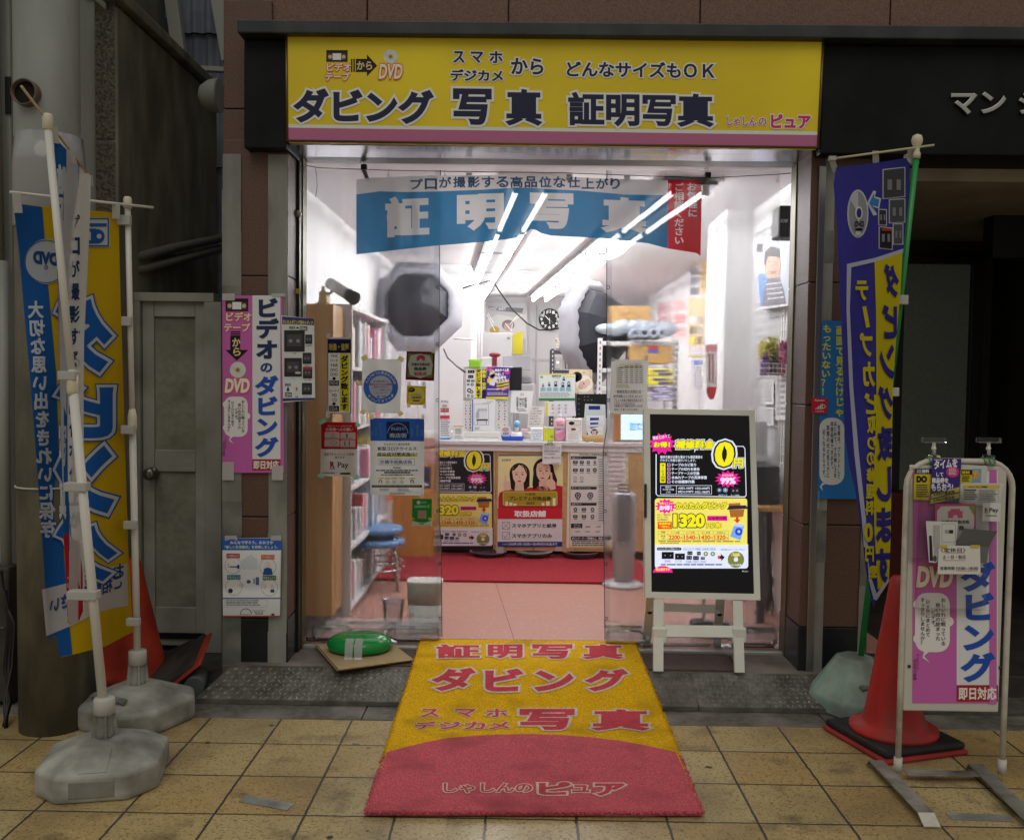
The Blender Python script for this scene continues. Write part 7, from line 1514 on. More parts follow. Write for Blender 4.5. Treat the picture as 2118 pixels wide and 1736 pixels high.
# posters on the counter front
PC = 'posters on the counter front'; YP = YC - .004
A = Art(onY(YP)); A.tf = (.256, .2455, 930 - 508 * .256, 950 - 335 * .2455); A.base([(190, 190), (862, 192), (862, 1094), (190, 1092)], '#16141c', .002); A.mk = lambda h: M(h, .4)
ad(A, False); tag(A.build('price_poster'), 'black and yellow dubbing price poster on the counter front', 'poster', PC)
ZV = (1700, 1700, .5184)
def f14(A):
    A.rect(566, 234, 1064, 640, '#e4dca0', 1).rect(566, 228, 1064, 236, '#2c4a78', 2).poly([(566, 560), (566, 640), (1062, 640), (1062, 470), (1000, 460), (900, 470), (620, 500), (575, 520)], '#b8202c', 2)
    A.text('大阪市', 608, 258, 662, 276, '#33333a', .01, l=3).poly([(592, 262), (600, 270), (592, 278), (602, 274), (604, 262)], '#33333a', 3)
    # woman at left
    A.ell(730, 372, 78, '#241a18', 3, 82).poly([(652, 380), (664, 490), (700, 500), (760, 500), (806, 470), (808, 380)], '#241a18', 3).poly([(698, 440), (760, 440), (764, 505), (690, 505)], '#e0b8a0', 4).poly([(672, 350), (680, 320), (715, 305), (750, 308), (780, 330), (786, 380), (772, 430), (732, 466), (704, 452), (680, 410)], '#e8c4ae', 5)
    A.poly([(672, 352), (684, 316), (726, 300), (716, 318), (690, 345)], '#241a18', 6).poly([(786, 380), (776, 326), (726, 300), (764, 330)], '#241a18', 6)
    for x in (706, 752): A.ell(x, 378, 10, '#3a2a28', 6, 4.5).line((x - 13, 362), (x + 13, 360), 3, '#6a4a40', 6)
    A.poly([(728, 382), (736, 408), (722, 408)], '#d4a68e', 6).ell(728, 430, 15, '#b8505a', 6, 6)
    A.poly([(610, 500), (606, 450), (618, 430), (616, 384), (624, 380), (632, 425), (656, 434), (660, 470), (650, 502)], '#e4bea8', 5)
    # woman at right
    A.ell(914, 344, 80, '#1a1416', 3, 90).poly([(838, 350), (828, 460), (840, 500), (900, 500), (1010, 480), (1020, 420), (990, 340)], '#1a1416', 3).poly([(880, 430), (940, 430), (950, 500), (878, 500)], '#dcb098', 4).poly([(858, 340), (866, 300), (900, 280), (940, 285), (966, 316), (968, 370), (950, 410), (908, 440), (880, 420), (862, 386)], '#e6c0a8', 5)
    for x in (890, 938): A.ell(x, 350, 10, '#2a1e20', 6, 4.5).line((x - 13, 334), (x + 13, 330), 3, '#4a3430', 6)
    A.poly([(910, 352), (918, 382), (902, 380)], '#d0a088', 6).ell(906, 406, 15, '#a83c48', 6, 5)
    A.poly([(970, 500), (930, 450), (928, 424), (966, 410), (966, 364), (980, 362), (984, 412), (1006, 440), (1008, 490)], '#e2baa2', 6).poly([(820, 520), (870, 470), (960, 468), (1010, 500), (1000, 540), (840, 540)], '#b8202c', 4)
    A.poly([(598, 520), (612, 506), (1012, 506), (1024, 520), (1024, 608), (1012, 620), (612, 620), (598, 608)], '#a8942a', 7).frame(606, 513, 1018, 614, 2, '#e4d88a', 8)
    for i, x in enumerate((620, 650, 680, 900, 935, 985)): A.rect(x, 620 - (34, 26, 18, 24, 34, 60)[i], x + (20, 24, 26, 22, 26, 22)[i], 620, '#ece6c4', 8)
    A.text('大阪市', 772, 518, 852, 540, '#4a3410', .015, l=9).text('プレミアム付商品券', 650, 546, 974, 580, '#4a3410', .03, l=9).text('2023', 780, 588, 844, 610, '#4a3410', .02, l=9)
    A.rect(562, 640, 1060, 720, '#c82434', 3).text('取扱店舗', 688, 656, 934, 708, '#f2ecec', .05, l=5)
    for y in (744, 822): A.frame(596, y, 654, y + 56, 2.5, '#3a3a3e', 3)
    A.line((598, 746), (652, 798), 2, '#3a3a3e', 3).line((652, 746), (598, 798), 2, '#3a3a3e', 3).line((606, 848), (618, 868), 3, '#3a3a3e', 3).line((618, 868), (644, 830), 3, '#3a3a3e', 3)
    A.text('スマホアプリと紙券', 670, 756, 1016, 790, INK, .02, l=4).text('スマホアプリのみ', 670, 834, 980, 868, INK, .02, l=4)
    A.rect(560, 896, 1058, 938, '#2c3878', 3).text('2023年12月11日(月)～2024年5月31日(金)まで', 650, 904, 1020, 928, '#e6e6f0', .02, l=5).text('利用期間', 594, 909, 640, 923, '#b8bcd8', .0, l=5).rect(644, 904, 646, 930, '#b8bcd8', 5)
notice('gift voucher poster with two women in red pointing up, middle of the counter front', [(566, 228), (1064, 234), (1058, 938), (558, 936)], '#dedee0', f14, 'voucher_poster', YP, ZV, ((552, 936, 606, 986, 0), (1008, 934, 1056, 970, 0)), None, PC, cat='poster')
def f15(A):
    A.frame(1112, 176, 1560, 940, 8, '#d8c62a', 1).rect(1120, 184, 1550, 212, '#d8c62a', 1).text('レギュラーダビング', 1206, 184, 1388, 208, INK, .03, l=3).poly([(1150, 190), (1170, 204), (1196, 188), (1172, 198)], '#a8684a', 3).text('受付1件につき基本料金1,100円', 1192, 218, 1420, 232, INK, .02, l=3)
    for y, s, c_ in ((240, '映像メディア', 1324), (474, '8ミリ・16ミリフィルム', 1324), (598, '音声メディア', 1324)): A.rect(1126, y, c_, y + 20, '#26262c', 2).text(s, 1134, y + 4, 1134 + 12 * len(s), y + 17, '#ececee', .01, l=4)
    A.frame(1122, 236, 1388, 466, 1.5, '#8a8a8e', 2).frame(1122, 470, 1388, 590, 1.5, '#8a8a8e', 2).frame(1122, 596, 1388, 740, 1.5, '#8a8a8e', 2)
    for i in range(4):
        for j in range(2):
            x, y = 1160 + i * 50, 284 + j * 60
            if (i, j) in ((3, 1),): A.ell(x, y, 16, '#4a4a4e', 3).ell(x, y, 6, '#c8c8ca', 4)
            else: A.rect(x - 18 + 3 * i, y - 11, x + 18 - 3 * i, y + 11, '#2c2c32', 3).rect(x - 8, y - 5, x + 8, y + 2, '#b8b8bc', 4)
            A.greek(x - 14, y + 18, x + 14, y + 26, 1, '#55555a', 3, .7, 0)
    for x in (1158, 1208): A.ell(x, 408, 15, '#b4b4b8', 3).ell(x, 408, 5, '#e6e6e8', 4).greek(x - 14, 430, x + 14, 440, 1, '#55555a', 3, .7, 0)
    for x in (1180, 1275):
        A.ell(x, 540, 24, '#3a3a40', 3)
        for k in range(5): A.ell(x + 12 * math.cos(k * 1.257), 540 + 12 * math.sin(k * 1.257), 5, '#d0d0d4', 4)
        A.greek(x - 14, 568, x + 14, 578, 1, '#55555a', 3, .7, 0)
    for i in range(3):
        for j in range(2):
            x, y = 1160 + i * 66, 648 + j * 54
            if i == 1 or (i, j) == (0, 1): A.rect(x - 17, y - 11, x + 17, y + 11, '#33333a', 3).rect(x - 10, y - 4, x + 10, y + 4, '#a8a8ac', 4)
            else: A.ell(x, y, 15, '#5a5a60', 3).ell(x, y, 6, '#cfcfd2', 4)
            A.greek(x - 14, y + 17, x + 14, y + 25, 1, '#55555a', 3, .7, 0)
    A.frame(1334, 240, 1440, 740, 1.2, '#8a8a8e', 3)
    for y in range(260, 736, 18): A.greek(1340, y, 1384, y + 9, 1, '#55555a', 3, .7)
    A.rect(1126, 756, 1214, 792, '#26262c', 2).text('オプション', 1146, 760, 1200, 773, '#ececee', .01, l=4).text('サービス', 1148, 776, 1202, 790, '#ececee', .01, l=4).frame(1126, 756, 1440, 846, 1.2, '#8a8a8e', 3)
    for s, a, b in (('550円', 1236, 774), ('1,100円', 1318, 774), ('550円', 1158, 812), ('~550円', 1232, 812), ('1,100円', 1310, 812)): A.text(s, a, b, a + 38, b + 14, INK, .01, l=4)
    A.rect(1126, 856, 1440, 884, '#1a1a20', 2).text('ダビング・テープ修理など、他店で', 1132, 861, 1384, 879, '#f0f0f2', .025, l=4).greek(1134, 890, 1420, 934, 3, '#55555a', 2, .5, .1)
    A.greek(1420, 240, 1540, 840, 16, '#b89098', 2, .3)
notice('yellow framed regular dubbing price sheet at the right of the counter front', [(1106, 166), (1570, 176), (1564, 948), (1090, 944)], '#dcdcd8', f15, 'price_poster', YP, ZV, ((1100, 150, 1128, 180, 0),), None, PC, cat='poster')
# handwritten note taped to counter edge
def hand(lines, INKc='#28282e'):
    def f(A):
        for s, a, b, c_, d in lines: A.text(s, a, b, c_, d, INKc, .01, l=2)
    return f
def f16(A):
    hand((('証明写真と', 1036, 1458, 1128, 1478), ('デジカメ・スマホプリントの', 1034, 1486, 1172, 1504), ('受付は PM5:30まで', 1036, 1514, 1170, 1532), ('させていただきます。', 1036, 1544, 1130, 1560), ('何卒よろしくお願いいたします。', 1036, 1574, 1178, 1592), ('(しゃしんのピュア)', 1096, 1624, 1164, 1638)))(A)
    for y, c_ in ((1480, 1130), (1506, 1174), (1535, 1174)): A.line((1034, y), (c_, y - 1), 1.5, '#4a4a50', 2)
notice('white handwritten note taped over the top of the voucher poster', [(1024, 1452), (1186, 1448), (1180, 1640), (1018, 1636)], '#e2e2e2', f16, 'handwritten_note', YC - .036, Z3, ((1060, 1440, 1110, 1458, 0),), None, None)
# goods behind and on the counter : picture-like boards
def board(name, label, pts, Y, colr, f, cat='notice', th=.006, z=Z3, group=None):
    A = Art(onY(Y)).z(*z); A.base(pts, colr, th); f(A); return tag(A.build(name), label, cat, group)
YB = YC + .46
board('black_panel', 'black board edge behind the purple campaign poster', [(735, 800), (842, 797), (838, 1002), (733, 1000)], YB + .06, '#17181c', lambda A: A.frame(740, 804, 838, 998, 3, '#26272c', 1), 'board', .03)
def f17(A):
    A.rect(436, 816, 490, 1066, '#dcd02a', 1).vtext('ダビング致します', 442, 486, 818, 1058, INK, .05, l=3).rect(494, 816, 533, 1068, '#2a2258', 1).vtext('映像・音声', 496, 531, 820, 1000, '#dcd02a', .05, l=3)
    for a, b, c_, d in ((372, 824, 430, 850), (374, 866, 420, 894), (362, 906, 392, 926), (400, 908, 430, 926), (364, 940, 386, 956)): A.rect(a, b, c_, d, '#1e1c20', 2).ell(a + (c_ - a) * .3, (b + d) / 2, 4, '#a8a8ac', 3).ell(a + (c_ - a) * .7, (b + d) / 2, 4, '#a8a8ac', 3)
    for x, y, r in ((410, 948, 14), (384, 1000, 20), (404, 1012, 16), (376, 1044, 12), (410, 1048, 11)): A.ell(x, y, r, '#55555c', 2).ell(x, y, r * .45, '#d0d0d4', 3)
    A.frame(348, 800, 534, 1068, 3, '#2a2a30', 4)
bb_ = board('dubbing_board', 'yellow and navy dubbing notice clipped on the counter, left of the purple poster', [(345, 796), (536, 796), (532, 1072), (342, 1068)], YB, '#dfdfe0', f17)
x0, x1, z0, z1 = bxy(878 + 388 * .2383, 568.8 + 766 * .2383, 878 + 490 * .2383, 568.8 + 806 * .2383, YB)
g = MB(); g.box((x0, YB - .02, z0), (x1, YB + .02, z0 + .07), '#8cbf2c', .012); g.box((x0 + .1, YB - .015, z0 + .065), (x1 - .1, YB + .015, z1 + .02), '#8cbf2c', .012); tag(g.build('green_clip'), 'large lime green clip on top of the yellow dubbing notice', 'clip')
def f18(A):
    A.ell(585, 860, 26, '#c8b8b8', 2, 40).poly([(548, 880), (600, 850), (622, 900), (600, 960), (560, 950)], '#d8d8e4', 2).ell(570, 826, 13, '#a88878', 3).poly([(540, 900), (580, 890), (560, 940), (540, 930)], '#e0d030', 3).poly([(538, 800), (600, 800), (570, 830), (540, 830)], '#c8308c', 1)
    for s, y, x, c_ in (('完走タイムを', 806, 606, 728), ('予想して', 842, 608, 686), ('商品券を', 870, 608, 706), ('もらおう！', 898, 610, 724)): A.text(s, x, y + 6, c_, y + 34, '#eceaf2', .05, l=4, slope=-.05)
    A.ell(714, 840, 22, '#c8408c', 3, 20)
    for y, s in ((926, '5,000'), (952, '3,000'), (978, '1,000')): A.poly([(622, y + 2), (730, y - 18), (730, y - 2), (622, y + 18)], '#d8c830', 2).text(s, 632, y - 8, 688, y + 8, INK, .02, l=4, slope=-.18)
    A.poly([(664, 990), (720, 964), (724, 980), (668, 1004)], '#d080b0', 3).greek(540, 985, 660, 1000, 1, '#e0dce8', 3).greek(540, 1016, 720, 1044, 3, '#d8d4e4', 2, .4).rect(530, 1054, 722, 1076, '#d8c830', 2)
board('campaign_poster', 'purple campaign poster with runner and yellow prices behind the counter', [(540, 793), (746, 798), (720, 1078), (524, 1070)], YB - .02, '#4a2c84', f18, 'poster')
def f19(A):
    A.rect(408, 1078, 418, 1352, '#3c5cb0', 1).text('PHOTOBOOK', 536, 1090, 592, 1099, '#66666c', .01, l=2).greek(500, 1106, 590, 1118, 1, '#9a9aa0', 2).frame(424, 1118, 554, 1300, 3, '#77777c', 2).rect(440, 1150, 540, 1290, '#d4d4d8', 1).rect(446, 1248, 546, 1262, '#3a3a40', 3).rect(456, 1262, 460, 1294, '#3a3a40', 3).rect(530, 1262, 534, 1294, '#3a3a40', 3).poly([(440, 1200), (470, 1150), (470, 1240), (440, 1240)], '#a8a8b0', 2).text('INTERIOR', 470, 1160, 540, 1178, '#8a8a90', .02, l=3).greek(428, 1318, 480, 1346, 2, '#8a8a90', 2)
board('brochure', 'white photo book brochure with a table drawing standing on the ledge', [(402, 1072), (610, 1078), (604, 1356), (402, 1352)], YB - .045, '#dfdfe3', f19, 'brochure')
def dots(A):
    for k in range(10):
        for x in (352, 392, 640, 690): A.ell(x + (k % 2) * 4, 1106 + k * 24, 7, ('#6c84b8', '#c85058', '#d8c050', '#7c9c78', '#a87c94')[(k + x) % 5], 1)
board('dotted_panel', 'white panel with coloured dots behind the brochure', [(330, 1090), (720, 1092), (720, 1356), (330, 1356)], YB - .01, '#d6d5d6', dots, 'panel')
def f20(A):
    A.text('22', 826, 1022, 858, 1042, '#66666c', .01, l=2)
    for s, a, b, d in (('至福の感情', 862, 1060, 1150), ('私しかり', 840, 1066, 1140), ('悔い無く', 818, 1068, 1146), ('会は成長する', 790, 1056, 1170)): A.vtext(s, a, a + 22, b, d, '#26262a', .02, l=2)
    A.greek(806, 1160, 884, 1186, 2, '#77777c', 2)
    for k in range(20): A.rect(752 + k * 9, 996, 756 + k * 9, 1003, '#8c8c90', 2)
board('calendar_page', 'white daily calendar page with brush lettering and number 22', [(752, 1000), (940, 1004), (922, 1204), (740, 1192)], YB - .07, '#e2e2e2', f20, 'calendar')
def f21(A):
    hand((('お知らせ', 930, 1150, 984, 1164), ('しゃしんのピュア営業時間は', 910, 1172, 1014, 1184), ('午前10時から午後6時', 908, 1194, 1012, 1206), ('までとなります', 908, 1216, 984, 1228), ('ご迷惑をおかけします', 906, 1238, 1010, 1250), ('よろしくお願いします', 906, 1262, 1010, 1274), ('定休日 土日祝', 904, 1284, 996, 1298)), '#66444a')(A)
board('handwritten_card', 'upright handwritten card in brown ink beside the calendar page', [(900, 1134), (1040, 1140), (1026, 1328), (888, 1322)], YC + .3, '#dfdcdb', f21, 'card')
def f22(A):
    A.rect(990, 856, 1300, 866, '#d2ce58', 1).rect(988, 1066, 1300, 1090, '#3a7c50', 1).ell(1012, 884, 15, '#7cac94', 2, 11).text('証明写真', 1102, 866, 1182, 884, INK, .02, l=3).text('(サイズ見本)', 1112, 888, 1172, 898, '#44444a', .0, l=3).rect(1226, 876, 1296, 888, '#d2d24a', 2)
    for x, y, s in ((1025, 952, 24), (1078, 942, 30), (1134, 938, 40), (1196, 946, 38), (1248, 942, 42), (1205, 894, 30)):
        A.rect(x - s * .5, y - s * .6, x + s * .5, y + s * .68, '#bcdcec', 2).ell(x, y - s * .1, s * .28, '#262022', 3, s * .38).rect(x - s * .28, y - s * .1, x + s * .28, y + s * .3, '#262022', 3).ell(x, y - s * .06, s * .18, '#e4c4b0', 4, s * .25).poly([(x - s * .42, y + s * .67), (x - s * .3, y + s * .34), (x, y + s * .28), (x + s * .3, y + s * .34), (x + s * .42, y + s * .67)], '#22222a', 4)
    for x in (1026, 1080, 1136, 1192, 1246): A.rect(x - 24, 974, x + 24, 1010, '#a8ccdc', 2).greek(x - 20, 978, x + 20, 1006, 3, '#55707c', 3, .4)
    A.greek(1000, 1018, 1290, 1062, 5, '#77808a', 2, .4)
board('price_board', 'pale ID photo price board with rows of small portraits', [(990, 854), (1306, 858), (1300, 1092), (986, 1086)], YB - .03, '#d9dfdd', f22, 'price board')
def f23(A):
    A.ell(1382, 940, 74, '#ece8dc', 1, 74).ell(1320, 880, 44, '#201c20', 2, 42).poly([(1300, 880), (1350, 850), (1320, 930), (1296, 920)], '#201c20', 2).ell(1374, 950, 40, '#d2b4a4', 2, 34).ell(1410, 930, 26, '#dcc0b0', 3, 30).ell(1350, 970, 24, '#c8a494', 3, 22).ell(1378, 940, 7, '#a83c38', 4).rect(1370, 838, 1386, 850, '#b8a070', 2).vtext('赤ちゃん写真', 1428, 1444, 824, 900, '#8c8070', .0, l=2)
board('round_photo_print', 'cream photo print with a round picture of a baby in patterned cloth', [(1250, 815), (1452, 820), (1452, 1022), (1252, 1022)], YB + .0, '#dccca8', f23, 'print')
# desk monitor, dark
mo = thing('dark_monitor', 'dark screen standing at the right end of the counter', 'monitor', P(1222, 905, YB))
A = Art(onY(YB - .02)).z(*Z3).base([(1316, 1032), (1580, 1030), (1580, 1240), (1310, 1236)], '#0e0f12', .02)
for x, y in ((1380, 1050), (1410, 1050), (1380, 1078), (1410, 1080), (1442, 1078), (1330, 1070), (1330, 1110), (1330, 1160), (1330, 1200)): A.rect(x, y, x + 10, y + 8, '#77777c', 1)
A.build('monitor_screen', mo)
g = MB(); c = P(1222, 880, YB + .02); g.box((c.x - .03, c.y, zc), (c.x + .03, c.y + .02, c.z), '#1a1a1c', .004); g.box((c.x - .1, c.y - .03, zc + .001), (c.x + .1, c.y + .06, zc + .012), '#1a1a1c', .004); g.build('monitor_stand', mo)
# sheets of ID photos
def f24(A):
    for i in range(3):
        for j in range(3): x, y = 1096 + i * 56, 1118 + j * 30; A.rect(x, y, x + 26, y + 25, '#c8ccd8', 2).ell(x + 13, y + 11, 6, '#2a2628', 3, 8).ell(x + 13, y + 13, 4, '#e0c0ac', 4, 5)
    A.rect(1046, 1104, 1070, 1218, '#d8c84a', 1)
board('photo_sheet', 'clear stand with sheets of small ID portraits behind the pink pump bottle', [(1040, 1096), (1300, 1090), (1310, 1222), (1044, 1222)], YC + .40, '#dad6e0', f24, 'photo sheet')
# card stack
cs = thing('photo_card_rack', 'stack of photo cards in a small wire rack at the right of the counter', 'card rack', P(1228, 910, YC + .2))
for i, (pts, colr, art) in enumerate(((((1390, 1116), (1565, 1122), (1570, 1260), (1380, 1260)), '#c2ccd0', '#1c2a7c'), (((1402, 1220), (1555, 1216), (1560, 1300), (1400, 1300)), '#dfe2ea', '#1c2a7c'), (((1404, 1262), (1550, 1255), (1555, 1330), (1400, 1330)), '#d8dce2', '#26348c'), (((1404, 1300), (1548, 1290), (1552, 1366), (1402, 1366)), '#cfd2da', '#44506c'), (((1408, 1338), (1540, 1310), (1548, 1390), (1420, 1396)), '#e2dedc', None))):
    A = Art(onY(YC + .34 - i * .05)).z(*Z3); A.base(list(pts), colr, .004); (a, b), (c_, d) = pts[0], pts[2]
    if art: A.rect(a + 30, b + 16, c_ - 50, b + 50, art, 1)
    else: A.ell(1470, 1360, 32, '#2a2426', 1, 26).ell(1468, 1366, 20, '#e0bca4', 2, 18).ell(1461, 1362, 2.5, '#2a2426', 3).ell(1476, 1362, 2.5, '#2a2426', 3).ell(1468, 1374, 6, '#b0504c', 3, 3)
    A.build('photo_card', cs)
x0, x1, z0, z1 = bxy(1209, 898, 1253, 911, YC + .06); g = MB(); g.box((x0, YC + .06, zc + .001), (x1, YC + .4, zc + .03), '#b08c54', .004)
for k in range(2): g.bar((x0, YC + .055, zc + .05 + .03 * k), (x1, YC + .055, zc + .05 + .03 * k), .003, '#b8b8bc', seg=6)
g.build('rack_tray', cs)
# small goods
ZD = lambda x, y: (879.1 + x * .23829, 568.8 + y * .23829)
def gbox(name, label, a, b, c_, d, Y, dep, colr, f, cat='box'):
    u0, v0 = ZD(a, b); u1, v1 = ZD(c_, d); x0, x1, z0, z1 = bxy(u0, v0, u1, v1, Y); t = thing(name, label, cat, ((x0 + x1) / 2, Y, zc))
    g = MB(); g.box((x0, Y, zc + .001), (x1, Y + dep, z1), colr, .005); g.build('box_body', t); A = Art(onY(Y - .0008)).z(*Z3); f(A); A.build('box_print', t); return t
gbox('tissue_box', 'white box with pale blue drawing on the counter beside the blue tray', 917, 1328, 1025, 1438, YC + .06, .12, '#dfe1e6', lambda A: A.text('GROWTH', 940, 1344, 988, 1354, '#8ca0cc', .01, l=2).ring(955, 1392, 14, 17, '#8ca0cc', 1).ring(992, 1384, 14, 17, '#8ca0cc', 1).greek(940, 1416, 1000, 1428, 1, '#9aaccc', 1))
gbox('tissue_box', 'yellow green tissue packet box on the counter beside the pink pump bottle', 1032, 1318, 1120, 1440, YC + .07, .12, '#c8d43a', lambda A: A.rect(1040, 1312, 1118, 1332, '#e2e2dc', 1).rect(1034, 1330, 1060, 1438, '#e2dc3a', 1).vtext('GARDEN TELEPHONE', 1042, 1056, 1336, 1434, '#5a6a2a', .0, l=3).rect(1088, 1388, 1112, 1412, '#8cb43a', 2))
gbox('curry_box', 'white box printed with a curry plate drawing beside the pump bottle', 1224, 1244, 1360, 1442, YC + .05, .08, '#e2dfdc', lambda A: A.ell(1272, 1284, 24, '#2a1c1a', 1, 16).frame(1296, 1262, 1350, 1300, 2, '#8a7a6c', 1).ell(1298, 1336, 60, '#d8d4cc', 1, 24).ell(1298, 1336, 46, '#efece6', 2, 18).ell(1288, 1336, 24, '#8a3c24', 3, 11).greek(1240, 1378, 1344, 1430, 5, '#b8b0a8', 1, .3))
pb_ = thing('pump_bottle', 'pink pump bottle of disinfectant with white pump on the counter', 'pump bottle', P(1158, 912, YC + .08))
u0, v0 = ZD(1122, 1262); u1, v1 = ZD(1222, 1440); x0, x1, z0, z1 = bxy(u0, v0, u1, v1, YC + .06); c = Vector(((x0 + x1) / 2, YC + .11, zc + .001)); rw = (x1 - x0) / 2; hh = z1 - zc
g = MB(); g.lathe(c, [(rw * .9, 0), (rw, .01), (rw, hh * .95), (rw * .9, hh * 1.03), (rw * .4, hh * 1.12), (rw * .3, hh * 1.14)], M('#e2bccb', .3), 24, sy=.7, power=4); g.build('bottle_body', pb_)
g = MB(); g.lathe(c, [(rw * .32, hh * 1.141), (rw * .34, hh * 1.28), (rw * .12, hh * 1.29), (rw * .12, hh * 1.42), (rw * .3, hh * 1.43), (rw * .3, hh * 1.5), (.002, hh * 1.51)], M('#e6e6ea', .3), 16); g.flat(c + Vector((0, 0, hh * 1.47)), c + Vector((-.07, 0, hh * 1.43)), Vector((0, .015, 0)), M('#e6e6ea', .3), .012); g.build('pump_head', pb_)
A = Art(onY(YC + .11 - rw * .72)).z(*Z3); A.text('ピュア', 1142, 1268, 1186, 1284, '#c83a60', .03, l=2).text('店内用', 1142, 1290, 1200, 1308, '#c83a60', .02, l=2).text('アルボナース', 1130, 1326, 1214, 1346, '#3448a0', .04, l=2).poly([(1126, 1390), (1170, 1360), (1218, 1350), (1218, 1420), (1126, 1420)], '#d884a8', 1); A.build('bottle_label', pb_)
tr = thing('blue_tray', 'bright blue plastic money tray on the counter', 'tray', P(1060, 912, YC + .06)); c = P(1060, 911, YC + .1); c.z = zc + .001; L = 24.5 / FPX * 7.1 * 1.0
g = MB(); g.lathe(c, [(L * .86, 0), (L, .03), (L * 1.02, .032), (L * .97, .03), (L * .84, .006), (.001, .005)], M('#2a54d0', .3), 28, sy=.6, power=4); g.build('tray_body', tr)
board('shaped_card', 'small white cloud shaped card standing in the blue tray', [(652, 1342), (664, 1316), (700, 1312), (736, 1316), (750, 1344), (744, 1380), (724, 1400), (680, 1400), (656, 1380)], YC + .08, '#e4e2e2', lambda A: A.ell(700, 1338, 30, '#c89ca0', 1, 20).greek(676, 1364, 730, 1388, 2, '#44444a', 1), 'card', .003)
fgr = thing('counter_figurine', 'small white figurine with pale blue round head beside the blue tray', 'figurine', P(1068, 902, YC + .2)); u0, v0 = ZD(796, 1398); c = P(u0, v0, YC + .12); c.z = zc + .034 - .033  # plain stand-in shape for a small doll figurine
g = MB(); g.lathe(c, [(.04, 0), (.045, .01), (.04, .05), (.02, .06)], M('#e2e2e2', .4), 18); g.build('figurine_base', fgr); g = MB(); g.ball(c + Vector((0, 0, .12)), .028, M('#7cb4d8', .4)); g.bar(c + Vector((0, 0, .058)), c + Vector((0, 0, .1)), .014, '#dcdcdc', seg=10); g.build('knob', fgr)  # the knob part is the figurine's round head
tag(MB().box(P(*ZD(838, 1360), YC + .3), P(*ZD(896, 1334), YC + .38), '#d8a8b0', .003).box(P(*ZD(834, 1352), YC + .298), P(*ZD(898, 1346), YC + .37), '#e6d6d8', .001).build('paper_stack'), 'little stack of pink slips on the ledge behind the blue tray', 'paper stack')
for a, b, c_, d, label, f, colr in ((130, 1215, 222, 1426, 'upright card of payment logos with red heading at the left end of the counter', lambda A: A.rect(130, 1216, 214, 1246, '#c43a48', 1).rect(130, 1412, 222, 1426, '#3a80c8', 1).text('R Pay', 140, 1250, 200, 1266, '#8a3a48', .01, l=2).greek(136, 1272, 216, 1404, 7, '#6a7080', 1, .4), '#dfe1e4'), (240, 1300, 338, 1426, 'small white payment card with pale lines on the counter', lambda A: A.rect(246, 1302, 334, 1316, '#d8c890', 1).greek(262, 1330, 316, 1380, 5, '#8a8a90', 1, .6, 0).greek(256, 1392, 330, 1418, 2, '#a8a8ae', 1), '#e2e2e0')):
    board('payment_card', label, [(a, b), (c_, b), (c_, d), (a, d)], YC + .1, colr, f, 'card', .01)
board('payment_card', 'white payment card with a red foot hanging above the left counter end', [(135, 1076), (210, 1074), (206, 1190), (134, 1190)], YC + .12, '#dfdfe0', lambda A: A.text('R Pay', 142, 1088, 202, 1106, '#4a4450', .02, l=2).ell(170, 1134, 24, '#a8a8ae', 1, 14).rect(135, 1152, 207, 1188, '#a8283c', 1).text('楽天ペイ使えます', 140, 1160, 202, 1176, '#f0e0e0', .01, l=2), 'card', .004)
sup = MB(); x0, x1, z0, z1 = bxy(918, 852, 921, 912, YC + .13); sup.box((x0, YC + .128, zc + .001), (x1, YC + .134, z1 + .03), '#c8c8ca'); tag(sup.build('card_post'), 'thin post carrying the payment card above the counter end', 'post')
for (a, b, c_, d, h, lab) in ((480, 712, 584, 792, '#d8d4d4', 'white gift box with dark red ribbon on the shelf behind the counter'),):
    u0, v0 = ZD(a, b); u1, v1 = ZD(c_, d); x0, x1, z0, z1 = bxy(u0, v0, u1, v1, YB + .12); t = thing('gift_box', lab, 'gift box', ((x0 + x1) / 2, YB + .12, z0)); g = MB(); g.box((x0, YB + .1, z0), (x1, YB + .3, z1), h, .006); g.build('box_body', t); g = MB(); g.box((x0 + .1, YB + .097, z0), (x0 + .13, YB + .31, z1 + .006), '#7c1c2c'); g.ball(((x0 + .115), YB + .15, z1 + .02), .03, '#7c1c2c', 1.6, 1, .7); g.build('ribbon', t)
bkb = thing('back_bench', 'tall panel bench behind the counter carrying the notices', 'bench', (.05, YB + .1, .11)); x0, x1, z0, z1 = bxy(958, 765, 1060, 905, YB + .1)
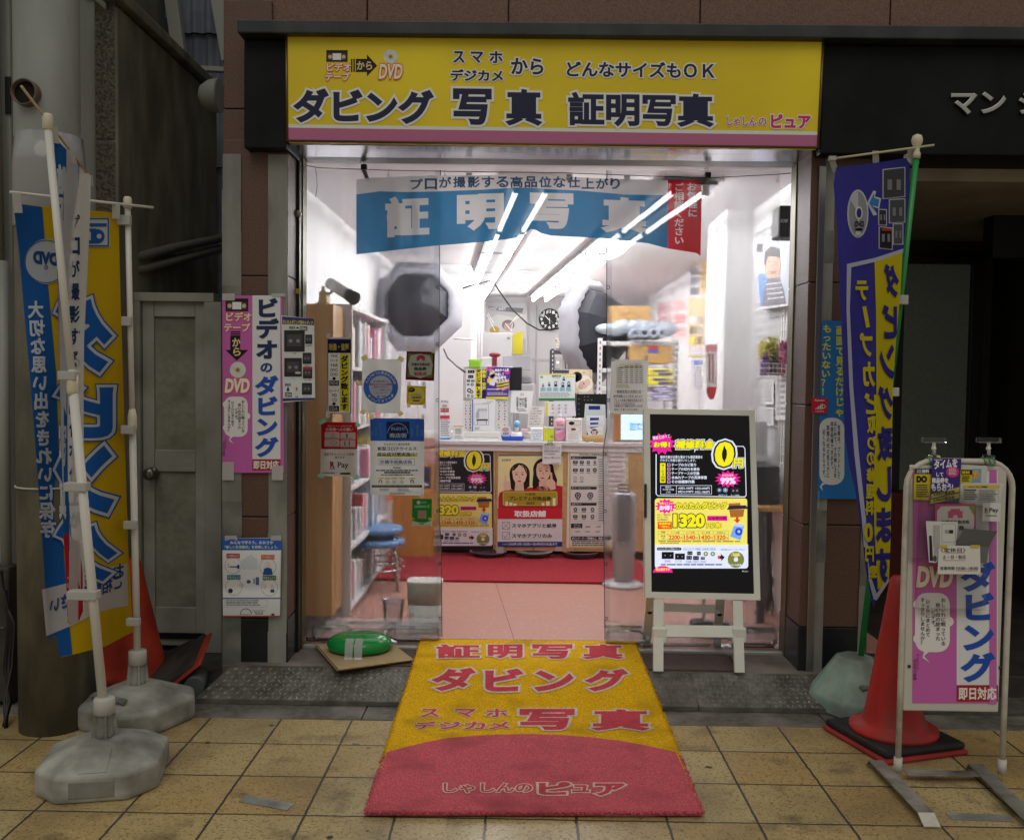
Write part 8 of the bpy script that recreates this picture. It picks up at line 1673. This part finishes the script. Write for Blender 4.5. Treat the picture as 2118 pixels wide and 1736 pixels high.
g = MB(); g.box((x0, YB + .08, .11), (x1, YB + .33, P(1000, 757, YB + .1).z), '#c9c9cb', .005); g.build('bench_body', bkb)
prn = thing('counter_printer', 'grey white printer behind the counter under the wall clock', 'printer', P(1090, 800, YB + .5)); x0, x1, z0, z1 = bxy(1068, 778, 1108, 850, YB + .5)
g = MB(); g.box((x0, YB + .5, z0 - .3), (x1, YB + .85, z1 - .06), '#b9b9bc', .02); g.build('printer_body', prn); g = MB(); g.box((x0 + .03, YB + .53, z1 - .059), (x1 - .03, YB + .7, z1), '#98989c', .015); g.build('printer_lid', prn)
acb = thing('acrylic_shelf', 'clear acrylic shelf box standing behind the black board', 'shelf', P(1068, 750, YB + .3)); x0, x1, z0, z1 = bxy(1040, 735, 1098, 760, YB + .3)
g = MB(); g.box((x0, YB + .3, z0 - .02), (x1, YB + .55, z1), clear('acrylic_box', .2, 1.05, .1, .9, '#dfe1e6', 0, .35), .004); g.build('shelf_body', acb); g = MB()
g.box((x0 + .02, YB + .35, z0 - .3), (x0 + .04, YB + .5, z0 - .021), '#c8c8cc'); g.build('support', acb)
# ordering screen at right
om = thing('order_screen', 'photo ordering screen with blue characters and wood frame behind the right curtain', 'monitor', P(1304, 912, YC + .1))
x0, x1, z0, z1 = bxy(1276, 852, 1336, 914, YC + .08); g = MB(); g.box((x0 - .02, YC + .09, zc + .001), (x1, YC + .16, z1 + .02), '#a8703c', .006); g.build('wood_frame', om)
A = Art(onY(YC + .086)); A.base([(1284, 857), (1334, 857), (1334, 909), (1284, 909)], M('#b8dcf4', .3, emit=1.2), .004); A.text('注文', 1302, 873, 1330, 890, '#3c84c4', .03, l=2); A.build('screen', om)
g = MB(); u_ = P(1262, 900, YC + .1).x
for k in range(5): g.bar((u_, YC + .12, zc + .02 + k * .06), (u_ + .06, YC + .12, zc + .02 + k * .06), .004, '#b4b4b8', seg=6)
for x in (u_, u_ + .06): g.bar((x, YC + .12, zc + .001), (x, YC + .12, zc + .3), .004, '#b4b4b8', seg=6)
tag(g.build('wire_card_stand'), 'small wire card stand beside the photo ordering screen', 'card stand')
